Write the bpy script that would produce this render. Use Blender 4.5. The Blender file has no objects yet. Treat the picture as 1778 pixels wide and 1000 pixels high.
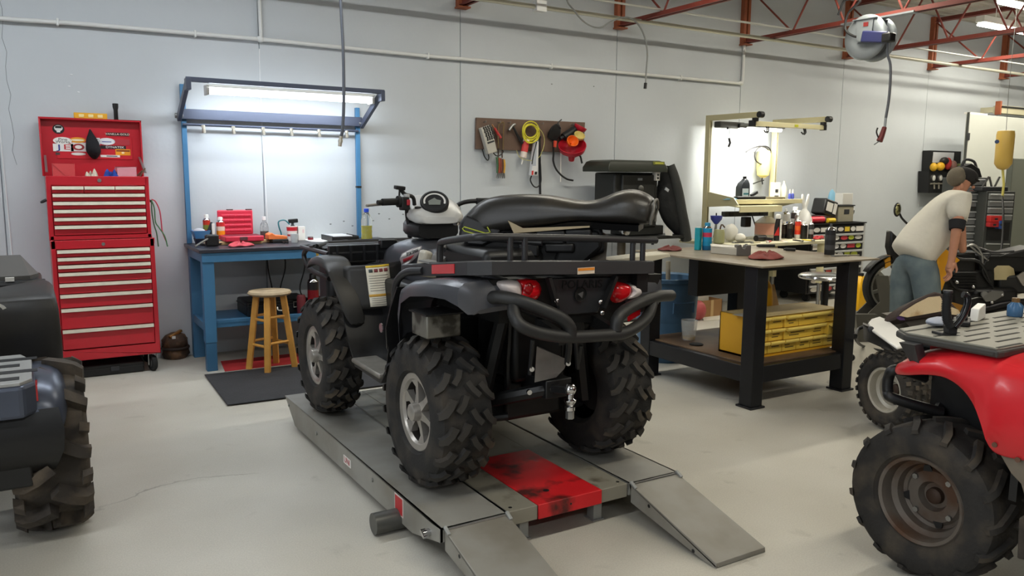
import bpy, bmesh, math, random
from mathutils import Vector, Matrix, Euler
random.seed(7)
PI = math.pi
SC = bpy.context.scene
COL = SC.collection
# ---------------------------------------------------------------- camera
FPX = 1380.0; CAMH = 1.48
_X = Vector((3200-889, 500-328, -FPX)).normalized()
_Y = Vector((50-889, 500-303, -FPX)); _Y = (_Y - _X*_X.dot(_Y)).normalized()
_Z = _X.cross(_Y)
RC = Matrix((_X, _Y, _Z))                       # camera axes -> world axes
cam_d = bpy.data.cameras.new('camera'); cam = bpy.data.objects.new('camera', cam_d); COL.objects.link(cam)
cam_d.sensor_fit = 'HORIZONTAL'; cam_d.sensor_width = 36.0; cam_d.lens = 36.0*FPX/1778.0
cam_d.clip_start = 0.05; cam_d.clip_end = 100
CAM = Vector((0, 0, CAMH))
cam.matrix_world = Matrix.Translation(CAM) @ RC.to_4x4()
SC.camera = cam
# ---------------------------------------------------------------- light and exposure
SC.view_settings.view_transform = 'Standard'; SC.view_settings.look = 'None'
SC.view_settings.exposure = 0.12; SC.view_settings.gamma = 1.0; SC.view_settings.use_curve_mapping = False
W = bpy.data.worlds.new('world'); SC.world = W; W.use_nodes = True
W.node_tree.nodes['Background'].inputs[0].default_value = (0.80, 0.90, 1.0, 1); W.node_tree.nodes['Background'].inputs[1].default_value = 0.5
def area(name, loc, size, power, col, rot=(0,0,0)):
    d = bpy.data.lights.new(name, 'AREA'); d.shape = 'RECTANGLE'; d.size, d.size_y = size; d.energy = power; d.color = col
    o = bpy.data.objects.new(name, d); COL.objects.link(o); o.location = loc; o.rotation_euler = rot
    return o
WARM = (1.0, 0.94, 0.79); COOL = (0.90, 0.955, 1.0)
# ceiling strips: (x, y, z, power, colour) of the rows of fluorescent fixtures under the roof deck
STRIPS = [(-2.3,5.05,3.45,44,COOL), (0.9,5.05,3.45,40,COOL), (4.1,5.05,3.45,36,WARM), (7.3,5.05,3.45,42,WARM), (10.5,5.05,3.45,58,WARM), (11.6,5.87,3.45,40,WARM), (13.7,5.05,3.45,50,WARM),  # last one of this row is unseen, added to brighten the far right wall
          (-1.2,1.2,3.45,44,COOL), (2.8,1.2,3.45,40,WARM), (6.8,1.2,3.45,44,WARM), (0.6,-2.4,3.45,44,COOL), (5.4,-2.4,3.45,44,WARM)]
# daylight through the open bay door in the wall to the left of the camera
area('daylight_bay_door', (-4.85, 0.4, 1.75), (3.4, 2.9), 90, (0.92, 0.96, 1.0), (PI/2, 0, -PI/2))
# ---------------------------------------------------------------- pixel helpers (1778 x 1000 frame) -> points of the place
def ray(px, py): return RC @ Vector((px-889, 500-py, -FPX)) / FPX
def PZ(px, py, z=0.0):
    d = ray(px, py); return CAM + d*((z-CAMH)/d.z)
def PY(px, py, y):
    d = ray(px, py); return CAM + d*(y/d.y)
def PX(px, py, x):
    d = ray(px, py); return CAM + d*(x/d.x)
def PD(px, py, d): return CAM + ray(px, py)*d
# ---------------------------------------------------------------- materials
def lin(c):
    r = []
    for v in c[:3]:
        v = v/255.0; r.append(v/12.92 if v <= 0.04045 else ((v+0.055)/1.055)**2.4)
    return tuple(r) + (1.0,)
MATS = {}
def mat(name, col, rough=0.5, metal=0.0, var=0.0, vs=8.0, bump=0.0, bs=60.0, spec=0.5, trans=0.0, emit=0.0, col2=None, thr=(0.45,0.62), coat=0.0, ior=1.45, alpha=1.0, rvar=0.0, detail=5.0):
    if name in MATS: return MATS[name]
    m = bpy.data.materials.new(name); m.use_nodes = True; nt = m.node_tree; b = nt.nodes['Principled BSDF']; L = nt.links.new
    b.inputs['Base Color'].default_value = lin(col); b.inputs['Roughness'].default_value = rough; b.inputs['Metallic'].default_value = metal
    b.inputs['Specular IOR Level'].default_value = spec; b.inputs['IOR'].default_value = ior
    if coat: b.inputs['Coat Weight'].default_value = coat; b.inputs['Coat Roughness'].default_value = 0.12
    if trans: b.inputs['Transmission Weight'].default_value = trans
    if alpha < 1: b.inputs['Alpha'].default_value = alpha
    if emit: b.inputs['Emission Color'].default_value = lin(col); b.inputs['Emission Strength'].default_value = emit
    if var or col2 or bump or rvar:
        tc = nt.nodes.new('ShaderNodeTexCoord')
    if var or col2 or rvar:
        n = nt.nodes.new('ShaderNodeTexNoise'); n.inputs['Scale'].default_value = vs; n.inputs['Detail'].default_value = detail; L(tc.outputs['Object'], n.inputs['Vector'])
        rp = nt.nodes.new('ShaderNodeValToRGB'); L(n.outputs['Fac'], rp.inputs[0])
        e = rp.color_ramp.elements
        if col2 is not None:
            e[0].position, e[1].position = thr; e[0].color = lin(col); e[1].color = lin(col2)
        else:
            c = lin(col); e[0].position, e[1].position = 0.3, 0.7
            e[0].color = tuple(max(0, v*(1-var)) for v in c[:3])+(1,); e[1].color = tuple(min(1, v*(1+var)) for v in c[:3])+(1,)
        if var or col2: L(rp.outputs[0], b.inputs['Base Color'])
        if rvar:
            mr = nt.nodes.new('ShaderNodeMapRange'); mr.inputs[3].default_value = max(0,rough-rvar); mr.inputs[4].default_value = min(1,rough+rvar); L(n.outputs['Fac'], mr.inputs[0]); L(mr.outputs[0], b.inputs['Roughness'])
    if bump:
        n2 = nt.nodes.new('ShaderNodeTexNoise'); n2.inputs['Scale'].default_value = bs; n2.inputs['Detail'].default_value = 3; L(tc.outputs['Object'], n2.inputs['Vector'])
        bp = nt.nodes.new('ShaderNodeBump'); bp.inputs['Strength'].default_value = bump; bp.inputs['Distance'].default_value = 0.01; L(n2.outputs['Fac'], bp.inputs['Height']); L(bp.outputs[0], b.inputs['Normal'])
    MATS[name] = m; return m
# ---------------------------------------------------------------- mesh builder
def catmull(pts, k=6, closed=False):
    pts = [Vector(p) for p in pts]; n = len(pts); out = []
    if n < 3: return pts
    for i in range(n if closed else n-1):
        p0 = pts[(i-1) % n] if closed or i > 0 else pts[0]*2-pts[1]
        p1 = pts[i]; p2 = pts[(i+1) % n]
        p3 = pts[(i+2) % n] if closed or i+2 < n else pts[-1]*2-pts[-2]
        for j in range(k):
            t = j/k
            out.append(0.5*((2*p1)+(p2-p0)*t+(2*p0-5*p1+4*p2-p3)*t*t+(3*p1-p0-3*p2+p3)*t*t*t))
    if not closed: out.append(pts[-1])
    return out
def frame(d):
    d = Vector(d).normalized(); a = Vector((0,0,1)) if abs(d.z) < 0.9 else Vector((1,0,0))
    u = d.cross(a).normalized(); return u, d.cross(u).normalized()
class MB:
    def __init__(s, M=None): s.v = []; s.f = []; s.mi = []; s.M = M or Matrix(); s.cur = 0
    def _add(s, vs, fs):
        o = len(s.v); s.v += [s.M @ Vector(p) for p in vs]; s.f += [tuple(i+o for i in f) for f in fs]; s.mi += [s.cur]*len(fs); return s
    def box(s, c, d, r=None):
        c = Vector(c); h = [x/2 for x in d]; R = Euler(r).to_matrix() if r is not None and not isinstance(r, Matrix) else (r or Matrix.Identity(3))
        vs = [c + R @ Vector((sx*h[0], sy*h[1], sz*h[2])) for sx in (-1,1) for sy in (-1,1) for sz in (-1,1)]
        return s._add(vs, [(0,1,3,2),(4,6,7,5),(0,4,5,1),(2,3,7,6),(0,2,6,4),(1,5,7,3)])
    def bb(s, x0, x1, y0, y1, z0, z1): return s.box(((x0+x1)/2,(y0+y1)/2,(z0+z1)/2), (abs(x1-x0),abs(y1-y0),abs(z1-z0)))
    def hexa(s, a, b):                               # two matching quads joined
        n = len(a); vs = list(a)+list(b)
        return s._add(vs, [tuple(range(n-1,-1,-1)), tuple(range(n,2*n))] + [(i,(i+1)%n,n+(i+1)%n,n+i) for i in range(n)])
    def bar(s, p, q, w, h=None, up=None):            # rectangular bar from p to q
        p, q = Vector(p), Vector(q); d = (q-p).normalized(); h = h or w
        if up is None: u, v = frame(d); u, v = (u, v)
        else:
            u = d.cross(Vector(up)).normalized(); v = u.cross(d).normalized()
        a = [p+u*(w/2*i)+v*(h/2*j) for i, j in ((-1,-1),(1,-1),(1,1),(-1,1))]
        return s.hexa(a, [x+(q-p) for x in a])
    def cyl(s, p, q, r, r2=None, n=16, cap=True):
        p, q = Vector(p), Vector(q); r2 = r if r2 is None else r2; u, v = frame(q-p); vs = []
        for i in range(n):
            a = 2*PI*i/n; e = u*math.cos(a)+v*math.sin(a); vs += [p+e*r, q+e*r2]
        fs = [(2*i, 2*((i+1)%n), 2*((i+1)%n)+1, 2*i+1) for i in range(n)]
        if cap: fs += [tuple(2*i for i in range(n-1,-1,-1)), tuple(2*i+1 for i in range(n))]
        return s._add(vs, fs)
    def tube(s, pts, r, n=10, k=0, closed=False, cap=True):
        if k: pts = catmull(pts, k, closed)
        pts = [Vector(p) for p in pts]; N = len(pts); rs = r if isinstance(r, (list,tuple)) else None
        vs = []; u = None
        for i, p in enumerate(pts):
            a = pts[(i-1) % N] if (closed or i) else p; b = pts[(i+1) % N] if (closed or i < N-1) else p
            d = (b-a)
            if d.length < 1e-9: d = Vector((0,0,1))
            d.normalize()
            if u is None: u, _ = frame(d)
            u = (u - d*u.dot(d))
            if u.length < 1e-6: u, _ = frame(d)
            u.normalize(); w = d.cross(u)
            rr = r if rs is None else rs[0]+(rs[-1]-rs[0])*i/max(1,N-1) if len(rs) == 2 else rs[min(len(rs)-1, int(i*len(rs)/N))]
            for j in range(n):
                an = 2*PI*j/n; vs.append(p+(u*math.cos(an)+w*math.sin(an))*rr)
        fs = []
        for i in range(N if closed else N-1):
            for j in range(n):
                a, b = i*n+j, i*n+(j+1)%n; c, d2 = ((i+1)%N)*n+(j+1)%n, ((i+1)%N)*n+j
                fs.append((a,b,c,d2))
        if cap and not closed: fs += [tuple(range(n-1,-1,-1)), tuple(range((N-1)*n, N*n))]
        return s._add(vs, fs)
    def lathe(s, prof, c=(0,0,0), axis=(0,0,1), n=24, cap=True):   # prof: (radius, height)
        ax = Vector(axis).normalized(); u, v = frame(ax)
        if abs(ax.z) > 0.99: u, v = Vector((1,0,0)), Vector((0,1,0))*(1 if ax.z > 0 else -1)
        c = Vector(c); vs = []; K = len(prof)
        for i in range(n):
            a = 2*PI*i/n; e = u*math.cos(a)+v*math.sin(a)
            vs += [c+e*r+ax*h for r, h in prof]
        fs = [(i*K+j, ((i+1)%n)*K+j, ((i+1)%n)*K+j+1, i*K+j+1) for i in range(n) for j in range(K-1)]
        if cap:
            if prof[0][0] > 1e-5: fs.append(tuple(i*K for i in range(n-1,-1,-1)))
            if prof[-1][0] > 1e-5: fs.append(tuple(i*K+K-1 for i in range(n)))
        return s._add(vs, fs)
    def prism(s, poly, d):                            # 3D polygon extruded by the vector d
        a = [Vector(p) for p in poly]; d = Vector(d); return s.hexa(a, [p+d for p in a])
    def loft(s, rings, cap=True, closed=True):
        n = len(rings[0]); vs = [Vector(p) for r in rings for p in r]; fs = []
        for i in range(len(rings)-1):
            for j in range(n if closed else n-1):
                fs.append((i*n+j, i*n+(j+1)%n, (i+1)*n+(j+1)%n, (i+1)*n+j))
        if cap and closed: fs += [tuple(range(n-1,-1,-1)), tuple(range((len(rings)-1)*n, len(rings)*n))]
        return s._add(vs, fs)
    def grid(s, fn, nu, nv):
        vs = [fn(i/nu, j/nv) for i in range(nu+1) for j in range(nv+1)]; w = nv+1
        return s._add(vs, [(i*w+j, (i+1)*w+j, (i+1)*w+j+1, i*w+j+1) for i in range(nu) for j in range(nv)])
    def ell(s, c, r, n=16, m=10, R=None):
        c = Vector(c); R = R or Matrix.Identity(3); vs = []; fs = []
        for i in range(m+1):
            t = PI*i/m
            for j in range(n):
                a = 2*PI*j/n; vs.append(c+R @ Vector((r[0]*math.sin(t)*math.cos(a), r[1]*math.sin(t)*math.sin(a), r[2]*math.cos(t))))
        fs = [(i*n+j, (i+1)*n+j, (i+1)*n+(j+1)%n, i*n+(j+1)%n) for i in range(m) for j in range(n)]
        return s._add(vs, fs)
    def poly(s, pts): return s._add(pts, [tuple(range(len(pts)))])
    def mesh(s, name):
        me = bpy.data.meshes.new(name); me.from_pydata([tuple(p) for p in s.v], [], s.f)
        return me
    def build(s, name, m, parent=None, smooth=40, bev=0.0, seg=2, local=False, sub=0, solid=0.0):
        me = s.mesh(name); ms = m if isinstance(m, (list,tuple)) else [m]
        for q in ms: me.materials.append(q)
        for p, k in zip(me.polygons, s.mi): p.material_index = k
        bm = bmesh.new(); bm.from_mesh(me); bmesh.ops.remove_doubles(bm, verts=bm.verts, dist=1e-5); bmesh.ops.recalc_face_normals(bm, faces=bm.faces); bm.to_mesh(me); bm.free()
        if smooth:
            me.shade_smooth(); me.set_sharp_from_angle(angle=math.radians(smooth))
        o = bpy.data.objects.new(name, me); COL.objects.link(o)
        if solid: mo = o.modifiers.new('solid', 'SOLIDIFY'); mo.thickness = solid; mo.offset = 0
        if sub: mo = o.modifiers.new('sub', 'SUBSURF'); mo.levels = sub; mo.render_levels = sub
        if bev:
            mo = o.modifiers.new('bev', 'BEVEL'); mo.width = bev; mo.segments = seg; mo.limit_method = 'ANGLE'; mo.angle_limit = math.radians(35); mo.harden_normals = False
        if parent is not None: attach(o, parent, local)
        return o
def wmat(o):
    if o is None: return Matrix()
    b = o.matrix_basis
    return b if o.parent is None else wmat(o.parent) @ o.matrix_parent_inverse @ b
def attach(o, parent, local=False):
    o.parent = parent
    if not local: o.matrix_parent_inverse = wmat(parent).inverted()
def tag(o, label=None, cat=None, group=None, kind=None):
    if label: o['label'] = label
    if cat: o['category'] = cat
    if group: o['group'] = group
    if kind: o['kind'] = kind
    return o
def thing(name, label, cat, loc=(0,0,0), rz=0.0, group=None, kind=None, rot=None):
    o = bpy.data.objects.new(name, None); o.empty_display_size = 0.05; COL.objects.link(o); o.location = loc; o.rotation_euler = rot or (0,0,rz)
    return tag(o, label, cat, group, kind)
def copy_tree(o, parent=None, **kw):
    c = o.copy(); COL.objects.link(c); c.parent = parent
    for ch in list(o.children):
        if ch is not c: copy_tree(ch, c)
    return c
def dup(o, label, loc=None, rz=None):
    c = copy_tree(o); c['label'] = label
    if loc is not None: c.location = loc
    if rz is not None: c.rotation_euler = (0,0,rz)
    return c
def text_obj(name, body, size, M, m, parent=None, ext=0.0006, local=False, sx=1.0):
    cu = bpy.data.curves.new(name, 'FONT'); cu.body = body; cu.size = size; cu.extrude = ext; cu.align_x = 'CENTER'; cu.align_y = 'CENTER'
    t = bpy.data.objects.new(name+'_tmp', cu); COL.objects.link(t)
    me = bpy.data.meshes.new_from_object(t.evaluated_get(bpy.context.evaluated_depsgraph_get()))
    bpy.data.objects.remove(t); bpy.data.curves.remove(cu)
    me.transform(M @ Matrix.Diagonal((sx,1,1,1))); me.materials.clear(); me.materials.append(m)
    o = bpy.data.objects.new(name, me); COL.objects.link(o)
    if parent is not None: attach(o, parent, local)
    return o
def facing(p, nrm, up=(0,0,1)):                       # matrix: x right, y up, z = normal, at p
    n = Vector(nrm).normalized(); u = Vector(up); x = u.cross(n).normalized(); y = n.cross(x)
    M = Matrix((x, y, n)).transposed().to_4x4(); M.translation = Vector(p); return M
def rz(a): return Matrix.Rotation(a, 4, 'Z')
def T(*p): return Matrix.Translation(Vector(p if len(p) == 3 else p[0]))
# ================================================================= ROOM
WY = 6.93; X0, X1, Y0 = -4.9, 15.4, -4.4; ZC = 3.80
M_wall = mat('painted_concrete', (181,186,190), 0.62, var=0.035, vs=1.3, bump=0.10, bs=25)
M_joint = mat('wall_joint', (150,155,162), 0.9)
M_whitepipe = mat('white_painted_pipe', (205,206,204), 0.45)
M_red_steel = mat('red_oxide_steel', (118,52,42), 0.55, var=0.12, vs=6)
M_orange_steel = mat('orange_oxide_steel', (150,82,52), 0.6, var=0.15, vs=9)
M_deck = mat('roof_deck_paint', (168,164,152), 0.5)
M_conduit = mat('pale_conduit', (190,188,172), 0.4, 0.3)
def floor_material():
    m = bpy.data.materials.new('shop_floor_concrete'); m.use_nodes = True; nt = m.node_tree; b = nt.nodes['Principled BSDF']; L = nt.links.new; N = nt.nodes.new
    tc = N('ShaderNodeTexCoord')
    def noise(sc, det=6, dist=0.0):
        n = N('ShaderNodeTexNoise'); n.inputs['Scale'].default_value = sc; n.inputs['Detail'].default_value = det; n.inputs['Distortion'].default_value = dist; L(tc.outputs['Object'], n.inputs['Vector']); return n
    def ramp(src, p0, c0, p1, c1):
        r = N('ShaderNodeValToRGB'); L(src, r.inputs[0]); e = r.color_ramp.elements; e[0].position, e[0].color, e[1].position, e[1].color = p0, c0, p1, c1; return r
    def mix(f, a, c, bt='MIX'):
        x = N('ShaderNodeMix'); x.data_type = 'RGBA'; x.blend_type = bt
        if isinstance(f, float): x.inputs[0].default_value = f
        else: L(f, x.inputs[0])
        for i, q in ((6, a), (7, c)):
            if isinstance(q, tuple): x.inputs[i].default_value = q
            else: L(q, x.inputs[i])
        return x.outputs[2]
    base = ramp(noise(0.9, 6).outputs['Fac'], 0.32, lin((172,167,154)), 0.68, lin((192,188,177))).outputs[0]
    spots = ramp(noise(5.0, 8, 0.4).outputs['Fac'], 0.64, (0,0,0,1), 0.74, (1,1,1,1)).outputs[0]
    sp = N('ShaderNodeMath'); sp.operation = 'MULTIPLY'; L(spots, sp.inputs[0]); sp.inputs[1].default_value = 0.30
    c = mix(sp.outputs[0], base, lin((128,121,108)))
    fine = ramp(noise(160, 2).outputs['Fac'], 0.3, (0.90,0.90,0.90,1), 0.7, (1.06,1.06,1.06,1)).outputs[0]
    c = mix(1.0, c, fine, 'MULTIPLY')
    nz = noise(1.4, 8); va = N('ShaderNodeVectorMath'); va.operation = 'SCALE'; L(nz.outputs['Color'], va.inputs[0]); va.inputs['Scale'].default_value = 0.9
    vb = N('ShaderNodeVectorMath'); L(tc.outputs['Object'], vb.inputs[0]); L(va.outputs[0], vb.inputs[1])
    vo = N('ShaderNodeTexVoronoi'); vo.feature = 'DISTANCE_TO_EDGE'; vo.inputs['Scale'].default_value = 0.42; L(vb.outputs[0], vo.inputs['Vector'])
    cr = ramp(vo.outputs['Distance'], 0.0, (1,1,1,1), 0.0035, (0,0,0,1)).outputs[0]
    msk = ramp(noise(0.7, 3).outputs['Fac'], 0.47, (0,0,0,1), 0.55, (1,1,1,1)).outputs[0]
    ck = mix(1.0, cr, msk, 'MULTIPLY'); ckm = N('ShaderNodeMath'); ckm.operation = 'MULTIPLY'; L(ck, ckm.inputs[0]); ckm.inputs[1].default_value = 0.55
    c = mix(ckm.outputs[0], c, lin((88,82,74)))
    L(c, b.inputs['Base Color'])
    rr = N('ShaderNodeMapRange'); L(noise(2.2, 5).outputs['Fac'], rr.inputs[0]); rr.inputs[3].default_value = 0.38; rr.inputs[4].default_value = 0.62; L(rr.outputs[0], b.inputs['Roughness'])
    bp = N('ShaderNodeBump'); bp.inputs['Strength'].default_value = 0.06; bp.inputs['Distance'].default_value = 0.01; L(noise(40,4).outputs['Fac'], bp.inputs['Height']); L(bp.outputs[0], b.inputs['Normal'])
    return m
tag(MB().bb(X0,X1,Y0,WY+0.3,-0.15,0).build('floor', floor_material(), smooth=0), kind='structure')
# back wall of precast panels with open joints
wb = tag(MB().bb(X0,X1,WY+0.012,WY+0.3,0,ZC+0.1).build('wall_back', M_joint, smooth=0), kind='structure')
JX = [3.586+1.8795*k for k in range(-5, 7)]
edges = [X0]+[x for x in JX if X0 < x < X1]+[X1]
for a, b in zip(edges, edges[1:]):
    MB().bb(a+0.0035, b-0.0035, WY, WY+0.03, 0, ZC+0.1).build('wall_panel', M_wall, wb, smooth=0, bev=0.003)
M_caulk = mat('white_caulk', (206,208,210), 0.7)
for xc, dx in ((1.716,0.012),(-0.155,0.01)): MB().tube([(xc+dx*math.sin(z*2.1), WY-0.001, z) for z in [0.1+0.27*i for i in range(10)]], 0.006, n=6).build('caulk_line', M_caulk, wb)
M_hole = mat('chipped_hole', (128,130,132), 0.9)
for px, py in ((574,389),(597,384),(612,392),(648,383),(658,371),(676,380),(700,372),(958,146),(1031,150),(120,150),(124,130),(136,160)): q = PY(px,py,WY); MB().ell((q.x,WY-0.001,q.z),(0.010,0.002,0.006),n=10,m=6).build('wall_chip', M_hole if px > 200 else M_caulk, wb)
MB().tube([(-0.10+0.012*math.sin(i*2.3)+0.02*i/14,WY-0.0005,2.95-0.1*i) for i in range(15)],0.0015,n=4).build('wall_crack', M_hole, wb)
M_wall2 = mat('painted_block', (96,97,96), 0.7, var=0.04, vs=1.5)
tag(MB().bb(X1,X1+0.2,Y0,WY+0.3,0,ZC+0.1).build('wall_right', M_wall2, smooth=0), kind='structure')
tag(MB().bb(X0,X1,Y0-0.2,Y0,0,ZC+0.1).build('wall_front', M_wall2, smooth=0), kind='structure')
wl = MB(); wl.bb(X0-0.2,X0,Y0,-1.3,0,ZC+0.1); wl.bb(X0-0.2,X0,2.1,WY+0.3,0,ZC+0.1); wl.bb(X0-0.2,X0,-1.3,2.1,3.2,ZC+0.1)
tag(wl.build('wall_left', M_wall2, smooth=0), kind='structure')
# corrugated roof deck
cm = MB(); pitch = 0.155; y = Y0; prof = []
while y < WY:
    prof += [(y,ZC+0.038),(y+0.045,ZC+0.038),(y+0.06,ZC),(y+0.14,ZC)]; y += pitch
prof += [(WY+0.3,ZC+0.038),(WY+0.3,ZC+0.10),(Y0,ZC+0.10)]
cm.prism([(X0,a,b) for a, b in prof], (X1-X0,0,0))
tag(cm.build('ceiling', M_deck, smooth=0), kind='structure')
# roof joists
wherej = {3.586:'cut by the top edge of the picture above the tool board', 5.4655:'meeting the wall over the black lidded machine', 7.345:'over the tan workbench carrying the hose reel',
          9.2245:'meeting the wall behind the hose reel', 11.104:'meeting the wall over the white cabinet door', 12.9835:'farthest to the right by the wall corner'}
for xj in JX:
    if xj < 3 or xj > 14: continue
    lab = wherej[round(xj,4)]
    t = thing('roof_joist', 'red steel roof joist '+lab, 'joist', (xj, WY, 3.07), group='steel roof joists')
    yw = WY-0.02; ye = Y0+0.02
    for nm, z, h in (('bottom_chord', 3.105, 0.05), ('top_chord', 3.735, 0.055)):
        m = MB()
        for sx in (-1, 1):
            m.bb(xj+sx*0.009, xj+sx*0.045, ye, yw, z-h/2, z-h/2+0.006); m.bb(xj+sx*0.009, xj+sx*0.014, ye, yw, z-h/2, z+h/2)
        m.build(nm, M_red_steel, t, smooth=0)
    e = MB(); e.bb(xj-0.05, xj-0.012, WY-0.06, WY, 3.06, 3.78); e.bb(xj+0.012, xj+0.05, WY-0.06, WY, 3.06, 3.78); e.bb(xj-0.06, xj+0.06, WY-0.10, WY, 3.055, 3.07)
    e.build('wall_bracket', M_orange_steel, t, smooth=0)
    y = yw-0.02; k = 0; zs = (3.72, 3.11)
    MB().cyl((xj, WY-0.04, 3.72), (xj, WY-0.72, 3.11), 0.011, n=8).build('web_rod', M_red_steel, t)
    y = WY-0.72; up = True
    while y > -1.2:
        y2 = y-(0.36 if up else 0.30)
        MB().cyl((xj, y, 3.11 if up else 3.72), (xj, y2, 3.72 if up else 3.11), 0.011, n=6).build('web_rod', M_red_steel, t)
        y = y2; up = not up
# white painted pipe on the wall with a riser and a drop
t = thing('wall_pipe', 'long white painted pipe running across the grey wall near the top', 'pipe', (3, WY, 2.6))
yp = WY-0.035; pts = [(-1.6,2.565),(0.0,2.578),(0.33,2.590),(1.70,2.603),(3.2,2.593),(5.2,2.612),(7.29,2.617)]
MB().tube([(a,yp,b) for a, b in pts], 0.017, n=10).build('pipe_run', M_whitepipe, t)
MB().tube([(1.715,yp,2.60),(1.705,yp,ZC)], 0.015, n=10).build('riser', M_whitepipe, t)
MB().tube([(7.29,yp,2.617),(7.325,yp,2.625),(7.335,yp,2.66),(7.335,yp,3.06)], 0.017, n=10).build('drop_pipe', M_whitepipe, t)
for a, b in ((1.71,2.603),(7.31,2.62)): MB().ell((a,yp,b), (0.032,0.026,0.026)).build('pipe_fitting', M_whitepipe, t)
for a, b in ((0.25,2.588),(1.2,2.597),(3.23,2.595),(4.6,2.606),(6.35,2.615)): MB().bb(a-0.008,a+0.008,WY-0.055,WY,b-0.026,b+0.026).build('pipe_clip', M_whitepipe, t, bev=0.003)
M_cond2 = mat('thin_conduit', (176,176,170), 0.35, 0.4)
tag(MB().cyl((X0+0.02,6.50,3.070),(X1-0.1,6.50,3.070),0.021,n=10).build('ceiling_conduit', M_conduit), 'thick cream conduit strung under the red joists along the wall', 'conduit', 'conduits under the joists')
tag(MB().cyl((X0+0.02,6.22,3.140),(X1-0.1,6.22,3.140),0.011,n=8).build('ceiling_conduit', M_cond2), 'thinner grey conduit resting on the joist chords beside the cream conduit', 'conduit', 'conduits under the joists')
t = thing('junction_box', 'small white junction box on the cream conduit near the top edge', 'junction box', PY(936,13,6.5))
c = PY(936,12,6.50); MB().bb(c.x-0.05,c.x+0.05,6.46,6.54,3.03,3.12).build('box', M_whitepipe, t, bev=0.006); MB().bb(c.x-0.055,c.x+0.055,6.45,6.461,3.025,3.125).build('cover', M_whitepipe, t, bev=0.003)
# fluorescent fixtures
M_fix = mat('fixture_enamel', (225,225,220), 0.4); M_tube = mat('lit_fluorescent_tube', (255,252,240), emit=9.0); M_tubec = mat('lit_cool_tube', (240,247,255), emit=9.0)
M_black = mat('black_plastic', (24,24,25), 0.45)
def strip_light(x, y, z, L_, power, colr, label=None):
    t = thing('ceiling_strip_light', label, 'light', (x,y,z), group='ceiling strip lights')
    MB().bb(x-L_/2,x+L_/2,y-0.055,y+0.055,z+0.03,z+0.11).build('housing', M_fix, t, bev=0.006)
    for s in (-1,1): MB().cyl((x-L_/2+0.03,y+s*0.035,z+0.005),(x+L_/2-0.03,y+s*0.035,z+0.005),0.017,n=8).build('tube', M_tube if colr[2] < 0.95 else M_tubec, t)
    for s in (-1,1): MB().cyl((x+s*L_*0.35,y,z+0.11),(x+s*L_*0.35,y,ZC+0.02),0.006,n=6).build('hanger_rod', M_fix, t)
    area('strip_lamp', (x,y,z-0.02), (L_,0.12), power, colr)
vis = {(11.6,5.87):'lit fluorescent strip light nearer the wall at the right edge', (10.5,5.05):'lit fluorescent strip light cut by the upper right corner of the picture'}
for x, y, z, p, c in STRIPS:
    strip_light(x, y, z, 2.4, p, c, vis.get((x,y), 'lit strip light outside the picture %s' % ('in the back row' if y > 4 else 'in the middle row' if y > 0 else 'behind the camera')+{-2.3:', far left',0.9:', above the blue workbench',4.1:', above the tool board',7.3:', above the tan workbench',13.7:', added at the far right to brighten the wall'}.get(x,', left one' if x < 1 else ', middle one' if x < 3 else ', right one')))
for q in (M_tube, M_tubec): q.cycles.emission_sampling = 'NONE'
# hanging air hoses and cable
M_hose = mat('grey_rubber_hose', (72,76,84), 0.5); M_brass = mat('brass_fitting', (176,170,156), 0.35, 0.7)
t = thing('air_hose', 'dark grey air hose hanging straight down in front of the lit hood', 'hose', PD(590,245,5.6))
pp = [PD(x,y,5.6) for x, y in ((586,-130),(588,-60),(592,10),(596,90),(597,170),(595,222),(592,238))]
pp = [Vector((pp[0].x,pp[0].y,ZC+0.01))]+pp; MB().tube(pp, 0.011, k=5).build('hose', M_hose, t)
e0, e1 = PD(592,237,5.6), PD(590,254,5.6); MB().cyl(e0, e1, 0.013, n=10).cyl(e0+(e1-e0)*0.35, e0+(e1-e0)*0.6, 0.017, n=6).build('coupler', M_brass, t)
t = thing('drop_cable', 'thin grey cable looping from the joist and hanging against the wall', 'cable', PY(1120,150,6.5))
pp = [PY(x,y,6.42) for x, y in ((980,-15),(1000,22),(1020,42),(1042,48),(1060,38),(1085,30),(1103,37),(1117,58),(1124,90),(1122,125),(1121,146))]
pp = [Vector((pp[0].x-0.05,pp[0].y,ZC+0.01))]+pp; MB().tube(pp, 0.008, k=5, n=8).build('cable', mat('grey_cable',(120,122,120),0.5), t)
MB().cyl(PY(1121,144,6.42), PY(1120,154,6.42), 0.016, n=8).build('end_fitting', M_black, t)
# hose reel hung from a joist
M_galv = mat('reel_steel', (138,144,148), 0.45, 0.5, var=0.06, vs=10); M_navy = mat('navy_plastic', (44,48,92), 0.4)
rc = Vector((7.34, 5.22, 2.90)); t = thing('hose_reel', 'round steel air hose reel bolted under the roof joist', 'hose reel', (7.34,5.22,3.08))
ax = Vector((1.0,0.12,0)).normalized()*-1; u_ = Vector((ax.y,-ax.x,0))
for nm, off in (('side_disc', 0.10), ('side_disc', -0.10)):
    MB().lathe([(0.03,-0.006),(0.10,-0.006),(0.105,0.006),(0.14,0.012),(0.20,0.012),(0.205,-0.002),(0.218,-0.002),(0.222,0.006),(0.216,0.014),(0.19,0.026),(0.13,0.026),(0.09,0.016),(0.0,0.016)], rc+ax*off, ax, n=36, cap=False).build(nm, M_galv, t)
MB().lathe([(0.15,-0.085),(0.17,-0.06),(0.165,-0.03),(0.175,0.0),(0.165,0.03),(0.17,0.06),(0.15,0.085)], rc, ax, n=28).build('coiled_hose', M_hose, t)
fr = MB()
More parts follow.
